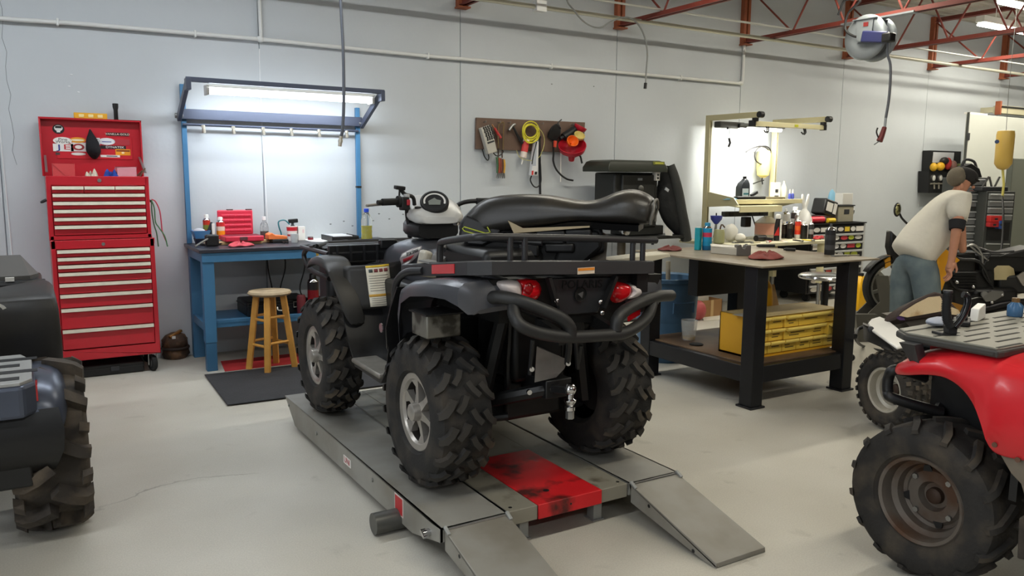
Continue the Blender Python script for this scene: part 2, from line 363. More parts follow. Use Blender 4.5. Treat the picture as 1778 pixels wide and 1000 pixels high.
for s in (-1,1):
    o = rc+ax*0.135*s; fr.hexa([o+u_*a+Vector((0,0,b)) for a, b in ((-0.09,0.17),(0.09,0.17),(0.07,-0.05),(-0.07,-0.05))], [o+ax*0.006*s+u_*a+Vector((0,0,b)) for a, b in ((-0.09,0.17),(0.09,0.17),(0.07,-0.05),(-0.07,-0.05))])
fr.hexa([rc+ax*a+u_*b+Vector((0,0,0.17)) for a, b in ((-0.16,-0.12),(0.16,-0.12),(0.16,0.12),(-0.16,0.12))], [rc+ax*a+u_*b+Vector((0,0,0.178)) for a, b in ((-0.16,-0.12),(0.16,-0.12),(0.16,0.12),(-0.16,0.12))])
fr.build('mounting_frame', M_galv, t, smooth=0)
MB().bb(7.29,7.39,4.75,5.55,3.075,3.092).build('mounting_strip', M_galv, t)
MB().hexa([rc+ax*0.143+u_*a+Vector((0,0,b)) for a, b in ((-0.04,0.10),(0.01,0.10),(0.01,0.14),(-0.04,0.14))], [rc+ax*0.146+u_*a+Vector((0,0,b)) for a, b in ((-0.04,0.10),(0.01,0.10),(0.01,0.14),(-0.04,0.14))]).build('label', mat('dark_red_label',(120,28,28)), t)
MB().cyl(rc+ax*0.10, rc+ax*0.19, 0.05, n=18).build('hub_cap', M_galv, t)
a0 = rc+ax*0.17; MB().bar(a0, a0+u_*-0.26+Vector((0,0,-0.04)), 0.05, 0.11, up=(0,0,1)).build('guide_arm', M_navy, t, bev=0.012)
a1 = a0+u_*-0.27+Vector((0,0,-0.045)); MB().box(a1, (0.10,0.10,0.09)).build('hose_guide', M_black, t, bev=0.015)
hz = rc+ax*0.16; MB().tube([hz, hz+u_*0.10+Vector((0,0,0.02)), hz+u_*0.19+Vector((0,0,0.10)), hz+u_*0.17+Vector((0,0,0.25)), hz+u_*0.05+Vector((0,0,0.36)), hz+u_*0.20+Vector((0,0,0.40)), hz+u_*0.28+Vector((0,0,0.25))], 0.012, k=6, n=8).build('supply_hose', M_black, t)
d0 = 7.72
pp = [a1, PD(1541,92,d0), PD(1546,112,d0), PD(1546,140,d0), PD(1543,175,d0), PD(1538,205,d0)]
MB().tube(pp, 0.013, k=5, n=8).build('drop_hose', M_hose, t)
t = thing('air_blow_gun', 'dark red air blow gun dangling from the reel hose', 'blow gun', PD(1530,240,d0))
g = [PD(x,y,d0) for x, y in ((1538,205),(1536,222),(1533,226),(1528,246),(1522,244))]
MB().cyl(g[0], g[1], 0.012, n=8).build('coupler', M_galv, t)
MB().tube([PD(1536,221,d0),PD(1531,236,d0),PD(1527,245,d0)], [0.022,0.03], n=8).build('grip', mat('dark_red_plastic',(96,26,28),0.4), t)
MB().tube([PD(1524,222,d0),PD(1522,230,d0),PD(1527,243,d0)], 0.008, n=6, k=3).build('trigger', M_black, t)
MB().tube([PD(1527,245,d0),PD(1518,251,d0)], 0.006, n=6).build('nozzle', M_galv, t)
# ================================================================= GENERIC SMALL THINGS (local coordinates, base at the origin)
M_white = mat('white_plastic', (222,220,214), 0.4); M_chrome = mat('chrome', (200,200,202), 0.16, 1.0); M_steel = mat('bare_steel', (150,150,148), 0.35, 0.85, var=0.1, vs=12)
M_dark = mat('dark_grey_plastic', (46,47,50), 0.5); M_red = mat('glossy_red_paint', (184,28,42), 0.32, coat=0.3, var=0.03, vs=4); M_rubber = mat('black_rubber', (22,22,22), 0.75)
M_clear = mat('clear_plastic', (235,238,238), 0.08, trans=0.92, ior=1.35); M_cream = mat('cream_trim', (214,208,190), 0.42, 0.2, var=0.06, vs=20)
def solid(name, c, r=0.45, **k): return mat('paint_%s' % name, c, r, **k)
def spray_can(label, loc, h, r, cols, cap=(220,220,216), group='spray cans', cat='spray can', name='spray_can', capstyle='dome'):
    t = thing(name, label, cat, loc, group=group); n = len(cols); hb = h*0.80
    for i, c in enumerate(cols):
        z0, z1 = hb*i/n, hb*(i+1)/n
        MB().lathe([(r*(0.95 if i == 0 else 1), z0),(r, z0+min(0.004,(z1-z0)*0.3)),(r, z1)], n=20).build('can_body' if i == 0 else 'label_band', solid('%d_%d_%d' % c, c, 0.35, metal=0.1), t, local=True)
    MB().lathe([(r,hb),(r*0.9,hb+h*0.04),(r*0.5,hb+h*0.09),(r*0.42,hb+h*0.10)], n=20).build('shoulder', M_chrome, t, local=True)
    if capstyle == 'dome': MB().lathe([(r*0.62,hb+h*0.06),(r*0.6,h*0.98),(r*0.5,h),(0,h)], n=16).build('cap', solid('cap_%d_%d_%d' % cap, cap, 0.4), t, local=True)
    else:
        MB().lathe([(r*0.28,hb+h*0.09),(r*0.26,h*0.96),(r*0.16,h),(0,h)], n=12).build('nozzle', solid('cap_%d_%d_%d' % cap, cap, 0.4), t, local=True)
    return t
def rag(name, label, pts, z, colr, h=0.05, seed=1, cat='rag', group=None):
    # crumpled cloth whose outline follows the polygon pts
    rnd = random.Random(seed); c = sum((Vector(p) for p in pts), Vector())/len(pts); m = MB(); rings = []; out = catmull(pts, 4, closed=True)
    for k, (s, hh) in enumerate(((1.0,0.004),(0.97,0.35),(0.72,0.75),(0.42,0.95),(0.15,0.8))):
        ring = []
        for i, p in enumerate(out):
            v = c+(Vector(p)-c)*s*(1+0.10*rnd.uniform(-1,1)); ring.append((v.x, v.y, z+0.002+h*hh*(0.65+0.6*rnd.random())*(0.55+0.45*math.sin(i*1.7+k)) if k else z+0.002))
        rings.append(ring)
    m.loft(rings); o = m.build(name, solid('cloth_'+name+'%d'%colr[0], colr, 0.9, var=0.12, vs=30), smooth=60, sub=1)
    return tag(o, label, cat, group)
# ================================================================= RED TOOL CHEST
FY = 6.46; BY = 6.915
def drawer_row(t, x0, x1, ztop, zbot, red=M_red, pull=M_cream, ph=0.024, fy=FY):
    d = MB().bb(x0, x1, fy-0.006, fy+0.02, zbot+0.004, ztop-0.002).build('drawer', red, t, bev=0.003)
    MB().prism([(x0+0.002, fy-0.006, ztop-0.002),(x0+0.002, fy-0.024, ztop-0.004),(x0+0.002, fy-0.027, ztop-ph),(x0+0.002, fy-0.021, ztop-ph-0.002),(x0+0.002, fy-0.017, ztop-0.012),(x0+0.002, fy-0.006, ztop-0.012)], (x1-x0-0.004,0,0)).build('drawer_pull', pull, d, smooth=0)
t = thing('roller_tool_cabinet', 'lower red roller tool cabinet with cream drawer pulls on casters', 'tool cabinet', (0.43,6.69,0))
bx = MB(); xl, xr = 0.100, 0.770
bx.bb(xl,xl+0.03,FY,BY,0.145,1.018); bx.bb(xr-0.03,xr,FY,BY,0.145,1.018); bx.bb(xl,xr,FY+0.01,BY,0.145,0.222); bx.bb(xl,xr,FY,FY+0.03,0.145,0.222); bx.bb(xl,xr,FY,BY,0.956,1.018); bx.bb(xl,xr,BY-0.02,BY,0.145,1.018)
bx.bb(xl+0.02,xr-0.02,FY+0.025,BY,0.2,0.96)
bx.build('body', M_red, t, bev=0.004)
zs = [0.952,0.897,0.843,0.789,0.711,0.632,0.530,0.376,0.226]
for a, b in zip(zs, zs[1:]): drawer_row(t, xl+0.033, xr-0.033, a, b)
MB().cyl((0.43,FY,0.985),(0.43,FY-0.008,0.985),0.012,n=16).build('lock', M_steel, t)
for cx in (xl+0.06, xr-0.05):
    for cy in (FY+0.05, BY-0.07):
        w = MB().lathe([(0.02,-0.018),(0.055,-0.018),(0.062,-0.010),(0.062,0.010),(0.055,0.018),(0.02,0.018)], (cx,cy,0.062), (1,0.25,0), n=20).build('caster_wheel', M_rubber, t)
        MB().lathe([(0.0,-0.02),(0.034,-0.02),(0.034,0.02),(0.0,0.02)], (cx,cy,0.062), (1,0.25,0), n=16).build('hub', M_steel, w)
        MB().bb(cx-0.032,cx-0.026,cy-0.022,cy+0.022,0.05,0.145).bb(cx+0.026,cx+0.032,cy-0.022,cy+0.022,0.05,0.145).bb(cx-0.032,cx+0.032,cy-0.03,cy+0.03,0.135,0.146).build('caster_fork', M_steel, t)
# upper chest with raised lid
t = thing('top_tool_chest', 'upper red tool chest with raised sticker covered lid', 'tool chest', (0.43,6.69,1.02))
xl, xr = 0.098, 0.755; b = MB()
b.bb(xl,xl+0.028,FY,BY,1.022,1.470); b.bb(xr-0.028,xr,FY,BY,1.022,1.470); b.bb(xl,xr,FY,FY+0.02,1.408,1.472); b.bb(xl,xr,FY,BY,1.022,1.052); b.bb(xl,xr,BY-0.015,BY,1.022,1.470); b.bb(xl+0.02,xr-0.02,FY+0.025,BY,1.05,1.40)
b.build('body', M_red, t, bev=0.004)
x0, x1 = xl+0.032, xr-0.032; w3 = (x1-x0)/3
for i in range(3): drawer_row(t, x0+i*w3+(0.002 if i else 0), x0+(i+1)*w3, 1.402, 1.349)
zs = [1.349,1.293,1.237,1.181,1.125,1.052]
for a, c in zip(zs, zs[1:]): drawer_row(t, x0, x1, a, c)
MB().cyl((0.43,FY,1.442),(0.43,FY-0.008,1.442),0.013,n=16).build('lock', M_steel, t)
for s, xx in ((-1,xl),(1,xr)):
    MB().tube([(xx,FY+0.17,1.30),(xx+s*0.03,FY+0.18,1.285),(xx+s*0.03,FY+0.28,1.285),(xx,FY+0.29,1.30)], 0.009, k=3, n=8).build('side_handle', M_black, t)
    MB().bar((xx-s*0.01,FY+0.08,1.50),(xx-s*0.012,BY-0.06,1.62),0.016,0.006).build('lid_stay', M_steel, t)
LY = 6.875
lid = MB(); lx0, lx1 = 0.085, 0.765
lid.bb(lx0,lx1,LY,LY+0.012,1.470,1.895); lid.bb(lx0,lx1,LY-0.06,LY+0.012,1.883,1.895); lid.bb(lx0,lx0+0.010,LY-0.06,LY+0.012,1.47,1.895); lid.bb(lx1-0.010,lx1,LY-0.06,LY+0.012,1.47,1.895)
lid = lid.build('lid', M_red, t, bev=0.003)
SY = LY-0.0012
def L5(cx, cy, y=SY): return PY(60+0.24*cx, 190+0.24*cy, y)
def sticker(name, cx, cy, w, h, colr, shape='rect', par=None, y=SY, dz=0.0012):
    p = L5(cx, cy, y); k = 0.00106; W_, H_ = w*k/2, h*k/2; m = MB()
    if shape == 'rect': m.bb(p.x-W_,p.x+W_,p.y-dz,p.y,p.z-H_,p.z+H_)
    else: m.prism([(p.x+W_*math.cos(a*PI/12), p.y, p.z+H_*math.sin(a*PI/12)) for a in range(24)], (0,-dz,0))
    return m.build(name, solid('sticker_%d_%d_%d' % colr, colr, 0.4), par or lid, smooth=0)
def stext(body, cx, cy, h, colr, y=SY-0.0016, sx=1.0):
    p = L5(cx, cy, y); return text_obj('lettering', body, h*0.00106*1.35, facing(p, (0,-1,0)), solid('ink_%d_%d_%d' % colr, colr, 0.5), lid, ext=0.0004, sx=sx)
MB().bb(L5(140,0).x, L5(690,0).x, SY-0.004, SY+0.001, L5(0,352).z, L5(0,192).z).build('lid_panel', mat('red_panel',(196,30,44),0.4), lid, bev=0.002)
P2 = SY-0.0045
sticker('sticker', 172,142,74,66,(28,28,28),'ell'); sticker('sticker',172,135,52,42,(214,214,210),'ell',dz=0.002); sticker('sticker',172,152,22,26,(214,214,210),dz=0.0024); sticker('sticker',172,128,40,14,(28,28,28),dz=0.0028)
sticker('sticker',600,180,148,24,(60,30,30)); stext('VANILLA GOLD',600,180,14,(230,215,200),sx=1.2)
sticker('sticker',202,226,116,50,(226,224,218),'ell',y=P2); stext('Pine',204,217,19,(40,30,30),y=P2-0.002,sx=1.3); stext('Works',204,235,19,(40,30,30),y=P2-0.002,sx=1.2)
sticker('sticker',312,222,100,40,(222,150,40),'ell',y=P2); sticker('sticker',312,222,80,14,(235,225,190),'ell',y=P2,dz=0.002)
sticker('sticker',448,230,44,48,(225,225,222),y=P2); stext('C',448,230,30,(20,20,20),y=P2-0.002)
sticker('sticker',522,232,110,50,(220,220,222),'ell',y=P2); sticker('sticker',522,234,60,5,(60,70,150),y=P2,dz=0.002)
sticker('sticker',632,238,104,40,(170,50,60),y=P2)
sticker('sticker',208,276,126,52,(226,224,220),y=P2); stext('J',178,274,38,(40,50,130),y=P2-0.002,sx=1.9); stext('E',234,274,38,(190,40,50),y=P2-0.002,sx=1.9)
sticker('sticker',318,272,96,62,(214,208,204),y=P2); sticker('sticker',318,272,74,46,(150,40,44),'ell',y=P2,dz=0.002); sticker('sticker',318,272,44,26,(226,222,216),'ell',y=P2,dz=0.0028)
sticker('sticker',570,274,165,24,(40,30,32),y=P2); stext('DYNATEK',582,274,15,(235,232,228),y=P2-0.002,sx=1.3)
sticker('sticker',640,310,98,44,(232,150,36),y=P2); sticker('sticker',640,300,88,10,(120,50,30),y=P2,dz=0.002); sticker('sticker',640,314,20,14,(245,225,180),'ell',y=P2,dz=0.002)
sticker('sticker',318,322,92,20,(224,222,216),'ell',y=P2); sticker('sticker',548,338,126,16,(230,228,222),y=P2); sticker('sticker',560,338,70,6,(60,60,70),y=P2,dz=0.002); sticker('sticker',168,320,26,16,(70,60,60),y=P2)
# black cap hanging on the lid
m = MB(); rings = []
for cy, w, d in ((140,4,0.010),(165,22,0.022),(200,60,0.045),(240,88,0.07),(280,100,0.08),(305,104,0.075),(335,70,0.05),(362,28,0.02)):
    p = L5(400+(cy-140)*0.16, cy, 6.85); W_ = w*0.00106/2
    rings.append([(p.x+W_*math.cos(a*PI/6)+0.004*math.sin(a*2+cy), LY-0.012-d*0.5+d*0.5*math.sin(a*PI/6), p.z+0.006*math.sin(a*3)) for a in range(12)])
m.loft(rings)
tag(m.build('cloth_cap', mat('black_cloth',(22,22,26),0.9,bump=0.3,bs=80), smooth=60, sub=1), 'black cloth cap hanging from the raised red chest lid', 'cap')
# things in the open tray
def tray_box(name, label, cx0, cx1, cy0, colr, y0=6.54, y1=6.74, cat='bin'):
    a, bq = L5(cx0,cy0,6.52), L5(cx1,cy0,6.52); m = MB(); zt = a.z+0.022; th = 0.006; zb = 1.406
    m.bb(a.x,bq.x,y0,y0+th,zb,zt); m.bb(a.x,bq.x,y1-th,y1,zb,zt); m.bb(a.x,a.x+th,y0,y1,zb,zt); m.bb(bq.x-th,bq.x,y0,y1,zb,zt); m.bb(a.x,bq.x,y0,y1,zb,zb+0.005)
    return tag(m.build(name, solid('bin_%d'%colr[0], colr, 0.45), bev=0.003), label, cat)
tray_box('tray_bin', 'pinkish red plastic bin in the open chest tray', 130,290,412,(200,70,72))
tray_box('tray_bin', 'long pink open box at the right of the chest tray', 600,740,436,(216,150,160))
rag('shop_towel', 'cream crumpled towel in the chest tray between the red bin and blue cloth', [(0.345,6.52,0),(0.43,6.52,0),(0.435,6.64,0),(0.345,6.66,0)], 1.408, (196,186,168), 0.15, 3, 'towel')
rag('shop_towel', 'bright blue crumpled cloth in the open chest tray', [(0.465,6.53,0),(0.585,6.53,0),(0.585,6.66,0),(0.47,6.64,0)], 1.408, (38,66,150), 0.15, 5, 'towel')
for i, (cx, cy) in enumerate(((785,430),(770,445))):
    q = L5(cx,cy,6.56)
    h = tag(MB().bar((q.x-0.05-i*0.02,6.56+0.03*i,1.43),(q.x+0.015,6.56+0.03*i,q.z+0.006),0.014,0.010).build('file_tool', mat('brown_handle',(92,66,48),0.6), bev=0.003), 'brown handled tool sticking out of the chest tray at right, %s one' % ('upper' if i == 0 else 'lower'), 'tool', 'tools in the chest tray')
q = L5(195,392,6.62); tag(MB().ell((q.x,6.78,1.48), (0.045,0.05,0.04), n=10, m=6).build('drill_chuck', mat('dark_brown_metal',(50,40,38),0.5,0.5), smooth=30), 'dark rounded drill head behind the pink bin in the chest tray', 'drill')
# on the lid: level and torch
q0, q1 = PY(128,200,6.85), PY(186,200,6.85)
t = thing('spirit_level', 'short yellow spirit level standing on the red chest lid', 'level', (0.42,6.85,1.895))
MB().bb(q0.x,q1.x,6.838,6.862,1.896,1.940).build('body', mat('level_yellow',(222,164,40),0.45), t, bev=0.003)
for f in (0.22,0.5,0.78): MB().bb(q0.x+(q1.x-q0.x)*f-0.018,q0.x+(q1.x-q0.x)*f+0.018,6.835,6.865,1.906,1.930).build('vial', mat('level_vial',(236,216,150),0.3), t, bev=0.004)
q = PY(202,212,6.85); t = thing('flashlight', 'black flashlight standing upright on the red chest lid', 'flashlight', (q.x,6.85,1.895))
MB().lathe([(0.013,0),(0.015,0.004),(0.015,0.075),(0.020,0.095),(0.021,0.122),(0.018,0.124),(0,0.120)], (q.x,6.85,1.896), n=16).build('barrel', M_black, t)
# bungee cords on the side handle
for i, (c, pts) in enumerate((((190,60,80),((263,346),(270,350),(277,365),(280,385),(282,402),(289,420))),((70,120,80),((263,347),(268,362),(270,385),(276,395),(286,410),(291,428))),((60,100,70),((263,348),(264,370),(268,392),(272,405),(275,428))))):
    tag(MB().tube([PY(x,y,6.62-0.02*i) for x, y in pts], 0.005, k=5, n=6).build('bungee_cord', solid('cord%d'%i, c, 0.7)), ('pinkish red','mid green','darker green leftmost')[i]+' bungee cord hanging beside the red chest', 'cord', 'bungee cords on the chest handle')
t = thing('tool_case', 'flat black plastic tool case lying under the roller cabinet', 'case', (0.45,6.68,0))
MB().bb(0.24,0.66,6.50,6.88,0.002,0.085).build('body', M_black, t, bev=0.012); MB().bb(0.43,0.49,6.49,6.505,0.03,0.07).build('latch', M_dark, t, bev=0.003); MB().bb(0.24,0.66,6.498,6.51,0.05,0.056).build('seam', M_dark, t)
# rusty part by the wall
t = thing('engine_casting', 'small rusty brown engine casting on the floor by the wall', 'engine part', PZ(320,622))
q = PZ(320,622); q.y += 0.06; q.x -= 0.055
m = MB(); rings = []
for z, r in ((0.0,0.085),(0.03,0.10),(0.07,0.095),(0.085,0.075),(0.095,0.09),(0.15,0.098),(0.19,0.07),(0.21,0.03)):
    rings.append([(q.x+r*(1+0.12*math.sin(5*a+z*40))*math.cos(a), q.y+r*(1+0.1*math.cos(4*a+z*30))*math.sin(a), z) for a in [2*PI*i/18 for i in range(18)]])
m.loft(rings).build('housing', mat('rusty_casting',(84,66,54),0.7,0.3,col2=(124,92,66),vs=14,bump=0.4,bs=40), t, smooth=50)
MB().tube([(q.x+0.10*math.cos(a),q.y+0.10*math.sin(a),0.088) for a in [2*PI*i/16 for i in range(16)]],0.012,closed=True,n=6).build('band', mat('dark_rust',(52,40,34),0.7), t)
MB().bar((q.x-0.05,q.y-0.06,0.185),(q.x+0.05,q.y-0.01,0.225),0.03,0.02).build('brass_bracket', mat('brass',(190,140,80),0.3,0.9), t, bev=0.004)
MB().box((q.x-0.02,q.y-0.085,0.185),(0.026,0.008,0.022)).build('tag', M_white, t)
# ================================================================= BLUE WORKBENCH
M_blue = mat('blue_paint', (62,112,150), 0.45, var=0.05, vs=5); M_top = mat('dark_bench_top', (46,46,54), 0.38, var=0.12, vs=6, rvar=0.12)
t = thing('workbench', 'blue steel workbench with dark top under the lit hood', 'workbench', (1.87,6.58,0))
bx0, bx1, by0, by1, BZ = 1.045, 2.72, 6.24, 6.91, 0.935
MB().bb(bx0,bx1,by0,by1,BZ-0.028,BZ).build('top', M_top, t, bev=0.004)
for x in (1.068, 2.60):
    for y in (by0+0.02, by1-0.10):
        MB().bb(x,x+0.085,y,y+0.08,0.22 if y < 6.4 else 0,BZ-0.028).build('leg', M_blue, t, bev=0.004)
        if y < 6.4: MB().bb(x+0.004,x+0.081,y+0.004,y+0.076,0,0.222).build('leg_sleeve', mat('blue_paint_dark',(54,98,132),0.45), t, bev=0.003)
MB().bb(bx0+0.02,bx1-0.02,by0+0.012,by0+0.03,BZ-0.10,BZ-0.028).build('apron', M_blue, t, bev=0.003)
MB().bb(bx0+0.022,bx0+0.04,by0+0.02,by1-0.02,BZ-0.10,BZ-0.028).build('apron', M_blue, t, bev=0.003)
MB().bb(1.10,2.68,6.30,by1-0.02,0.345,0.365).bb(1.10,2.68,6.30,6.318,0.325,0.385).build('shelf', M_blue, t, bev=0.003)
MB().bb(1.075,1.10,6.30,6.86,0.30,0.365).build('side_rail', M_blue, t, bev=0.003)
for xp, zt in ((1.085,2.20),(2.535,2.09)):
    MB().bb(xp-0.019,xp+0.019,by1-0.035,by1,BZ,zt).build('post', M_blue, t, bev=0.003)
MB().bb(2.514,2.556,by1-0.038,by1+0.002,1.385,1.402).build('post_band', M_black, t)
M_hood = mat('hood_steel', (74,80,96), 0.4, 0.5)
hd = MB().bb(1.03,2.575,6.34,6.375,2.165,2.20).build('hood_front_rail', M_hood, t, bev=0.003)
MB().bb(1.06,2.56,by1-0.075,by1-0.045,1.925,2.005).build('hood_rear_rail', M_hood, t, bev=0.003)
for x in (1.045, 2.56):
    MB().bar((x,by1-0.05,1.93),(x,6.36,2.18),0.03,0.055,up=(0,0,1)).build('hood_arm', M_hood, t, bev=0.003)
    MB().box((x,6.38,2.15),(0.034,0.09,0.085)).build('arm_bracket', M_hood, t, bev=0.003)
    MB().cyl((x-0.03,by1-0.06,1.95),(x+0.03,by1-0.06,1.95),0.02,n=12).build('pivot_bolt', M_steel, t)
MB().cyl((1.07,by1-0.06,1.885),(2.53,by1-0.06,1.885),0.011,n=8).build('air_manifold', M_hood, t)
for px in (352,404,456,505,553,601):
    q = PY(px,205,by1-0.06); q.z = 1.885
    n_ = MB().cyl(q+Vector((0,0,-0.01)), q+Vector((0.006,0,-0.05)), 0.010, n=10).cyl(q+Vector((0.003,0,-0.028)), q+Vector((0.006,0,-0.062)), 0.014, n=10).cyl(q, q+Vector((0,0,-0.02)), 0.017, n=6).build('air_coupler', M_brass, t)
# lamp fixture hung in the hood
t = thing('hood_lamp', 'bright long fluorescent lamp hung under the workbench hood', 'lamp', (1.8,6.5,2.1), group=None)
hx0, hx1 = PY(356,150,6.50).x, PY(646,172,6.50).x
MB().bb(hx0,hx1,6.44,6.56,2.145,2.165).bb(hx0,hx0+0.02,6.44,6.56,2.09,2.16).bb(hx1-0.02,hx1,6.44,6.56,2.09,2.16).build('housing', M_fix, t, bev=0.004)
M_tubeb = mat('bright_hood_tube', (238,246,255), emit=9.0)
for y in (6.47,6.53): MB().cyl((hx0+0.02,y,2.118),(hx1-0.02,y,2.118),0.019,n=10).build('tube', M_tubeb, t)
M_tubeb.cycles.emission_sampling = 'NONE'
area('hood_lamp_light', ((hx0+hx1)/2,6.50,2.095), (hx1-hx0-0.06,0.10), 17, (0.86,0.93,1.0), (math.radians(18),0,0))
# ---- things on the bench
def BP(px, py, dz=0.0):
    q = PZ(px, py, BZ); yy = min(q.y,6.80); return Vector((PY(px,py,yy).x, yy, BZ+0.0005+dz))
def BQ(px, py, ymax): q = PZ(px, py, BZ); yy = min(q.y,ymax); return Vector((PY(px,py,yy).x, yy, BZ))
def B1(cx, cy): return 310+0.1406*cx, 350+0.1406*cy
t = thing('parts_bin', 'blue plastic bin with dark base at the left end of the workbench', 'bin', BP(*B1(240,440)))
q = BP(*B1(262,440)); q.y = 6.76
MB().loft([[(q.x-a,q.y-a*1.2,z),(q.x+a,q.y-a*1.2,z),(q.x+a,q.y+a,z),(q.x-a,q.y+a,z)] for a, z in ((0.035,BZ),(0.05,BZ+0.05))]).build('base', mat('dark_blue_plastic',(28,34,52),0.5), t, bev=0.004)
m = MB(); rg = lambda a, z: [(q.x-a,q.y-a*1.2,z),(q.x+a,q.y-a*1.2,z),(q.x+a,q.y+a,z),(q.x-a,q.y+a,z)]
m.loft([rg(0.045,BZ+0.05),rg(0.066,BZ+0.112),rg(0.060,BZ+0.112),rg(0.042,BZ+0.056)]); m.build('tub', mat('bin_blue',(70,130,190),0.4), t, smooth=0)
MB().ell((q.x-0.01,q.y,BZ+0.10),(0.05,0.05,0.03)).build('contents', mat('grey_rags',(170,172,178),0.9), t)
q = BP(*B1(362,428)); spray_can('tall spray can with red and yellow label behind the black tube', (q.x,q.y+0.03,q.z), 0.235, 0.029, [(170,168,160),(190,150,40),(178,44,30),(120,130,50),(186,52,34)], group='spray cans on the blue bench')
q = BP(*B1(523,420)); spray_can('spray can with orange and white label left of the pink case', (q.x,q.y,q.z), 0.215, 0.034, [(196,190,180),(206,60,48),(236,140,28),(226,204,190),(200,50,50)], group='spray cans on the blue bench')
t = thing('grease_tube', 'black and white squeeze tube standing on its cap between two spray cans', 'tube', BP(*B1(385,430)))
q = BP(*B1(382,430)); q.y -= 0.03
MB().loft([[(q.x-0.030,q.y-0.02,q.z),(q.x+0.030,q.y-0.02,q.z),(q.x+0.030,q.y+0.02,q.z),(q.x-0.030,q.y+0.02,q.z)],[(q.x-0.027,q.y-0.016,q.z+0.09),(q.x+0.029,q.y-0.016,q.z+0.09),(q.x+0.029,q.y+0.016,q.z+0.09),(q.x-0.027,q.y+0.016,q.z+0.09)],[(q.x+0.006,q.y-0.003,q.z+0.175),(q.x+0.022,q.y-0.003,q.z+0.175),(q.x+0.022,q.y+0.003,q.z+0.175),(q.x+0.006,q.y+0.003,q.z+0.175)]]).build('tube_body', mat('tube_black',(30,32,38),0.35), t, bev=0.003)
MB().bb(q.x+0.012,q.x+0.034,q.y-0.024,q.y-0.012,q.z+0.002,q.z+0.165).build('white_edge', M_white, t, bev=0.002)
MB().cyl((q.x-0.006,q.y-0.0205,q.z+0.045),(q.x-0.006,q.y-0.023,q.z+0.045),0.016,n=16).build('emblem', M_white, t)
# open pink-red case
t = thing('tool_case', 'open reddish pink plastic tool case on the blue workbench', 'case', BP(*B1(815,430)))
M_case = mat('case_red', (206,48,72), 0.42)
a, c = BQ(*B1(578,442),6.56), BQ(*B1(1058,442),6.56); y0 = 6.56; x0, x1 = a.x, c.x; y1 = y0+0.24; BZo = BZ; BZ = BZ+0.0245
MB().bb(x0,x1,y0,y1,BZ+0.001,BZ+0.045).build('tray', M_case, t, bev=0.008); MB().bb(x0+0.012,x1-0.012,y0+0.012,y1-0.012,BZ+0.0452,BZ+0.0462).build('tray_insert', mat('case_dark',(120,34,48),0.6), t)
MB().bb((x0+x1)/2-0.04,(x0+x1)/2+0.02,y0-0.006,y0+0.004,BZ+0.012,BZ+0.04).build('latch', mat('case_latch',(90,60,62),0.4), t, bev=0.002)
ly = y1-0.01; zt = BZ+0.245
ld = MB().bb(x0-0.008,x1-0.03,ly,ly+0.03,BZ+0.045,zt).build('lid', M_case, t, bev=0.010)
for r in range(4):
    for cidx in range(4):
        xx = x0+0.02+cidx*(x1-x0-0.07)/4; zz = BZ+0.068+r*0.040
        MB().bb(xx,xx+0.062,ly-0.006,ly+0.004,zz,zz+0.022).build('lid_rib', M_case, ld, bev=0.005)
for f in (0.22,0.72): MB().bb(x0+(x1-x0)*f,x0+(x1-x0)*f+0.05,ly+0.002,ly+0.028,zt-0.004,zt+0.008).build('lid_catch', mat('case_latch',(90,60,62),0.4), ld, bev=0.003)
BZ = BZo
def bottle(name, label, loc, prof, liquid=None, lcol=(90,60,30), cap=None, capcol=(240,240,240), cat='bottle', group=None, bodymat=None, n=24):
    t = thing(name, label, cat, loc, group=group)
    MB().lathe(prof, n=n, cap=True).build('body', bodymat or M_clear, t, local=True, smooth=50)
    if liquid:
        pr = [(max(0.001,r-0.0025), max(z,0.003)) for r, z in prof if z <= liquid]+[(max(0.001,prof[-1][0]-0.0025) if prof[-1][1] <= liquid else None, liquid)]
        rr = 0
        for (r0,z0),(r1,z1) in zip(prof, prof[1:]):
            if z0 <= liquid <= z1: rr = r0+(r1-r0)*(liquid-z0)/max(1e-6,z1-z0)-0.0025
        pr = [(max(0.001,r-0.0025), max(z,0.003)) for r, z in prof if z < liquid]+[(rr, liquid)]
        MB().lathe(pr, n=n).build('liquid', mat('liquid_%d_%d_%d'%lcol, lcol, 0.15, trans=0.25), t, local=True)
    if cap:
        r, h = cap; z = prof[-1][1]; MB().lathe([(r,z-h*0.6),(r,z+h*0.35),(r*0.9,z+h*0.4),(0,z+h*0.4)], n=16).build('cap', solid('cap_%d_%d_%d'%capcol, capcol, 0.4), t, local=True)
    return t
q = BP(*B1(1062,428)); bottle('glass_bottle', 'clear bottle with dark liquid right of the pink case', (q.x,q.y,q.z), [(0.03,0),(0.035,0.006),(0.035,0.12),(0.028,0.15),(0.014,0.17),(0.014,0.20)], 0.09, (60,46,40), (0.016,0.03), (225,225,225))
# orange battery charger with black base
a, c = BQ(*B1(1112,440),6.62), BQ(*B1(1345,440),6.62); t = thing('battery_charger', 'orange charger with black base beside the soda cup', 'charger', ((a.x+c.x)/2,a.y,BZ))
MB().bb(a.x+0.03,c.x+0.006,a.y-0.01,a.y+0.14,BZ+0.001,BZ+0.03).build('base', M_black, t, bev=0.005)
MB().prism([(a.x,a.y,BZ+0.03),(c.x,a.y,BZ+0.03),(c.x,a.y,BZ+0.055),(a.x+0.06,a.y,BZ+0.065),(a.x+0.03,a.y,BZ+0.085),(a.x,a.y,BZ+0.07)],(0,0.12,0)).build('shell', mat('orange_plastic',(226,120,62),0.45), t, bev=0.005)
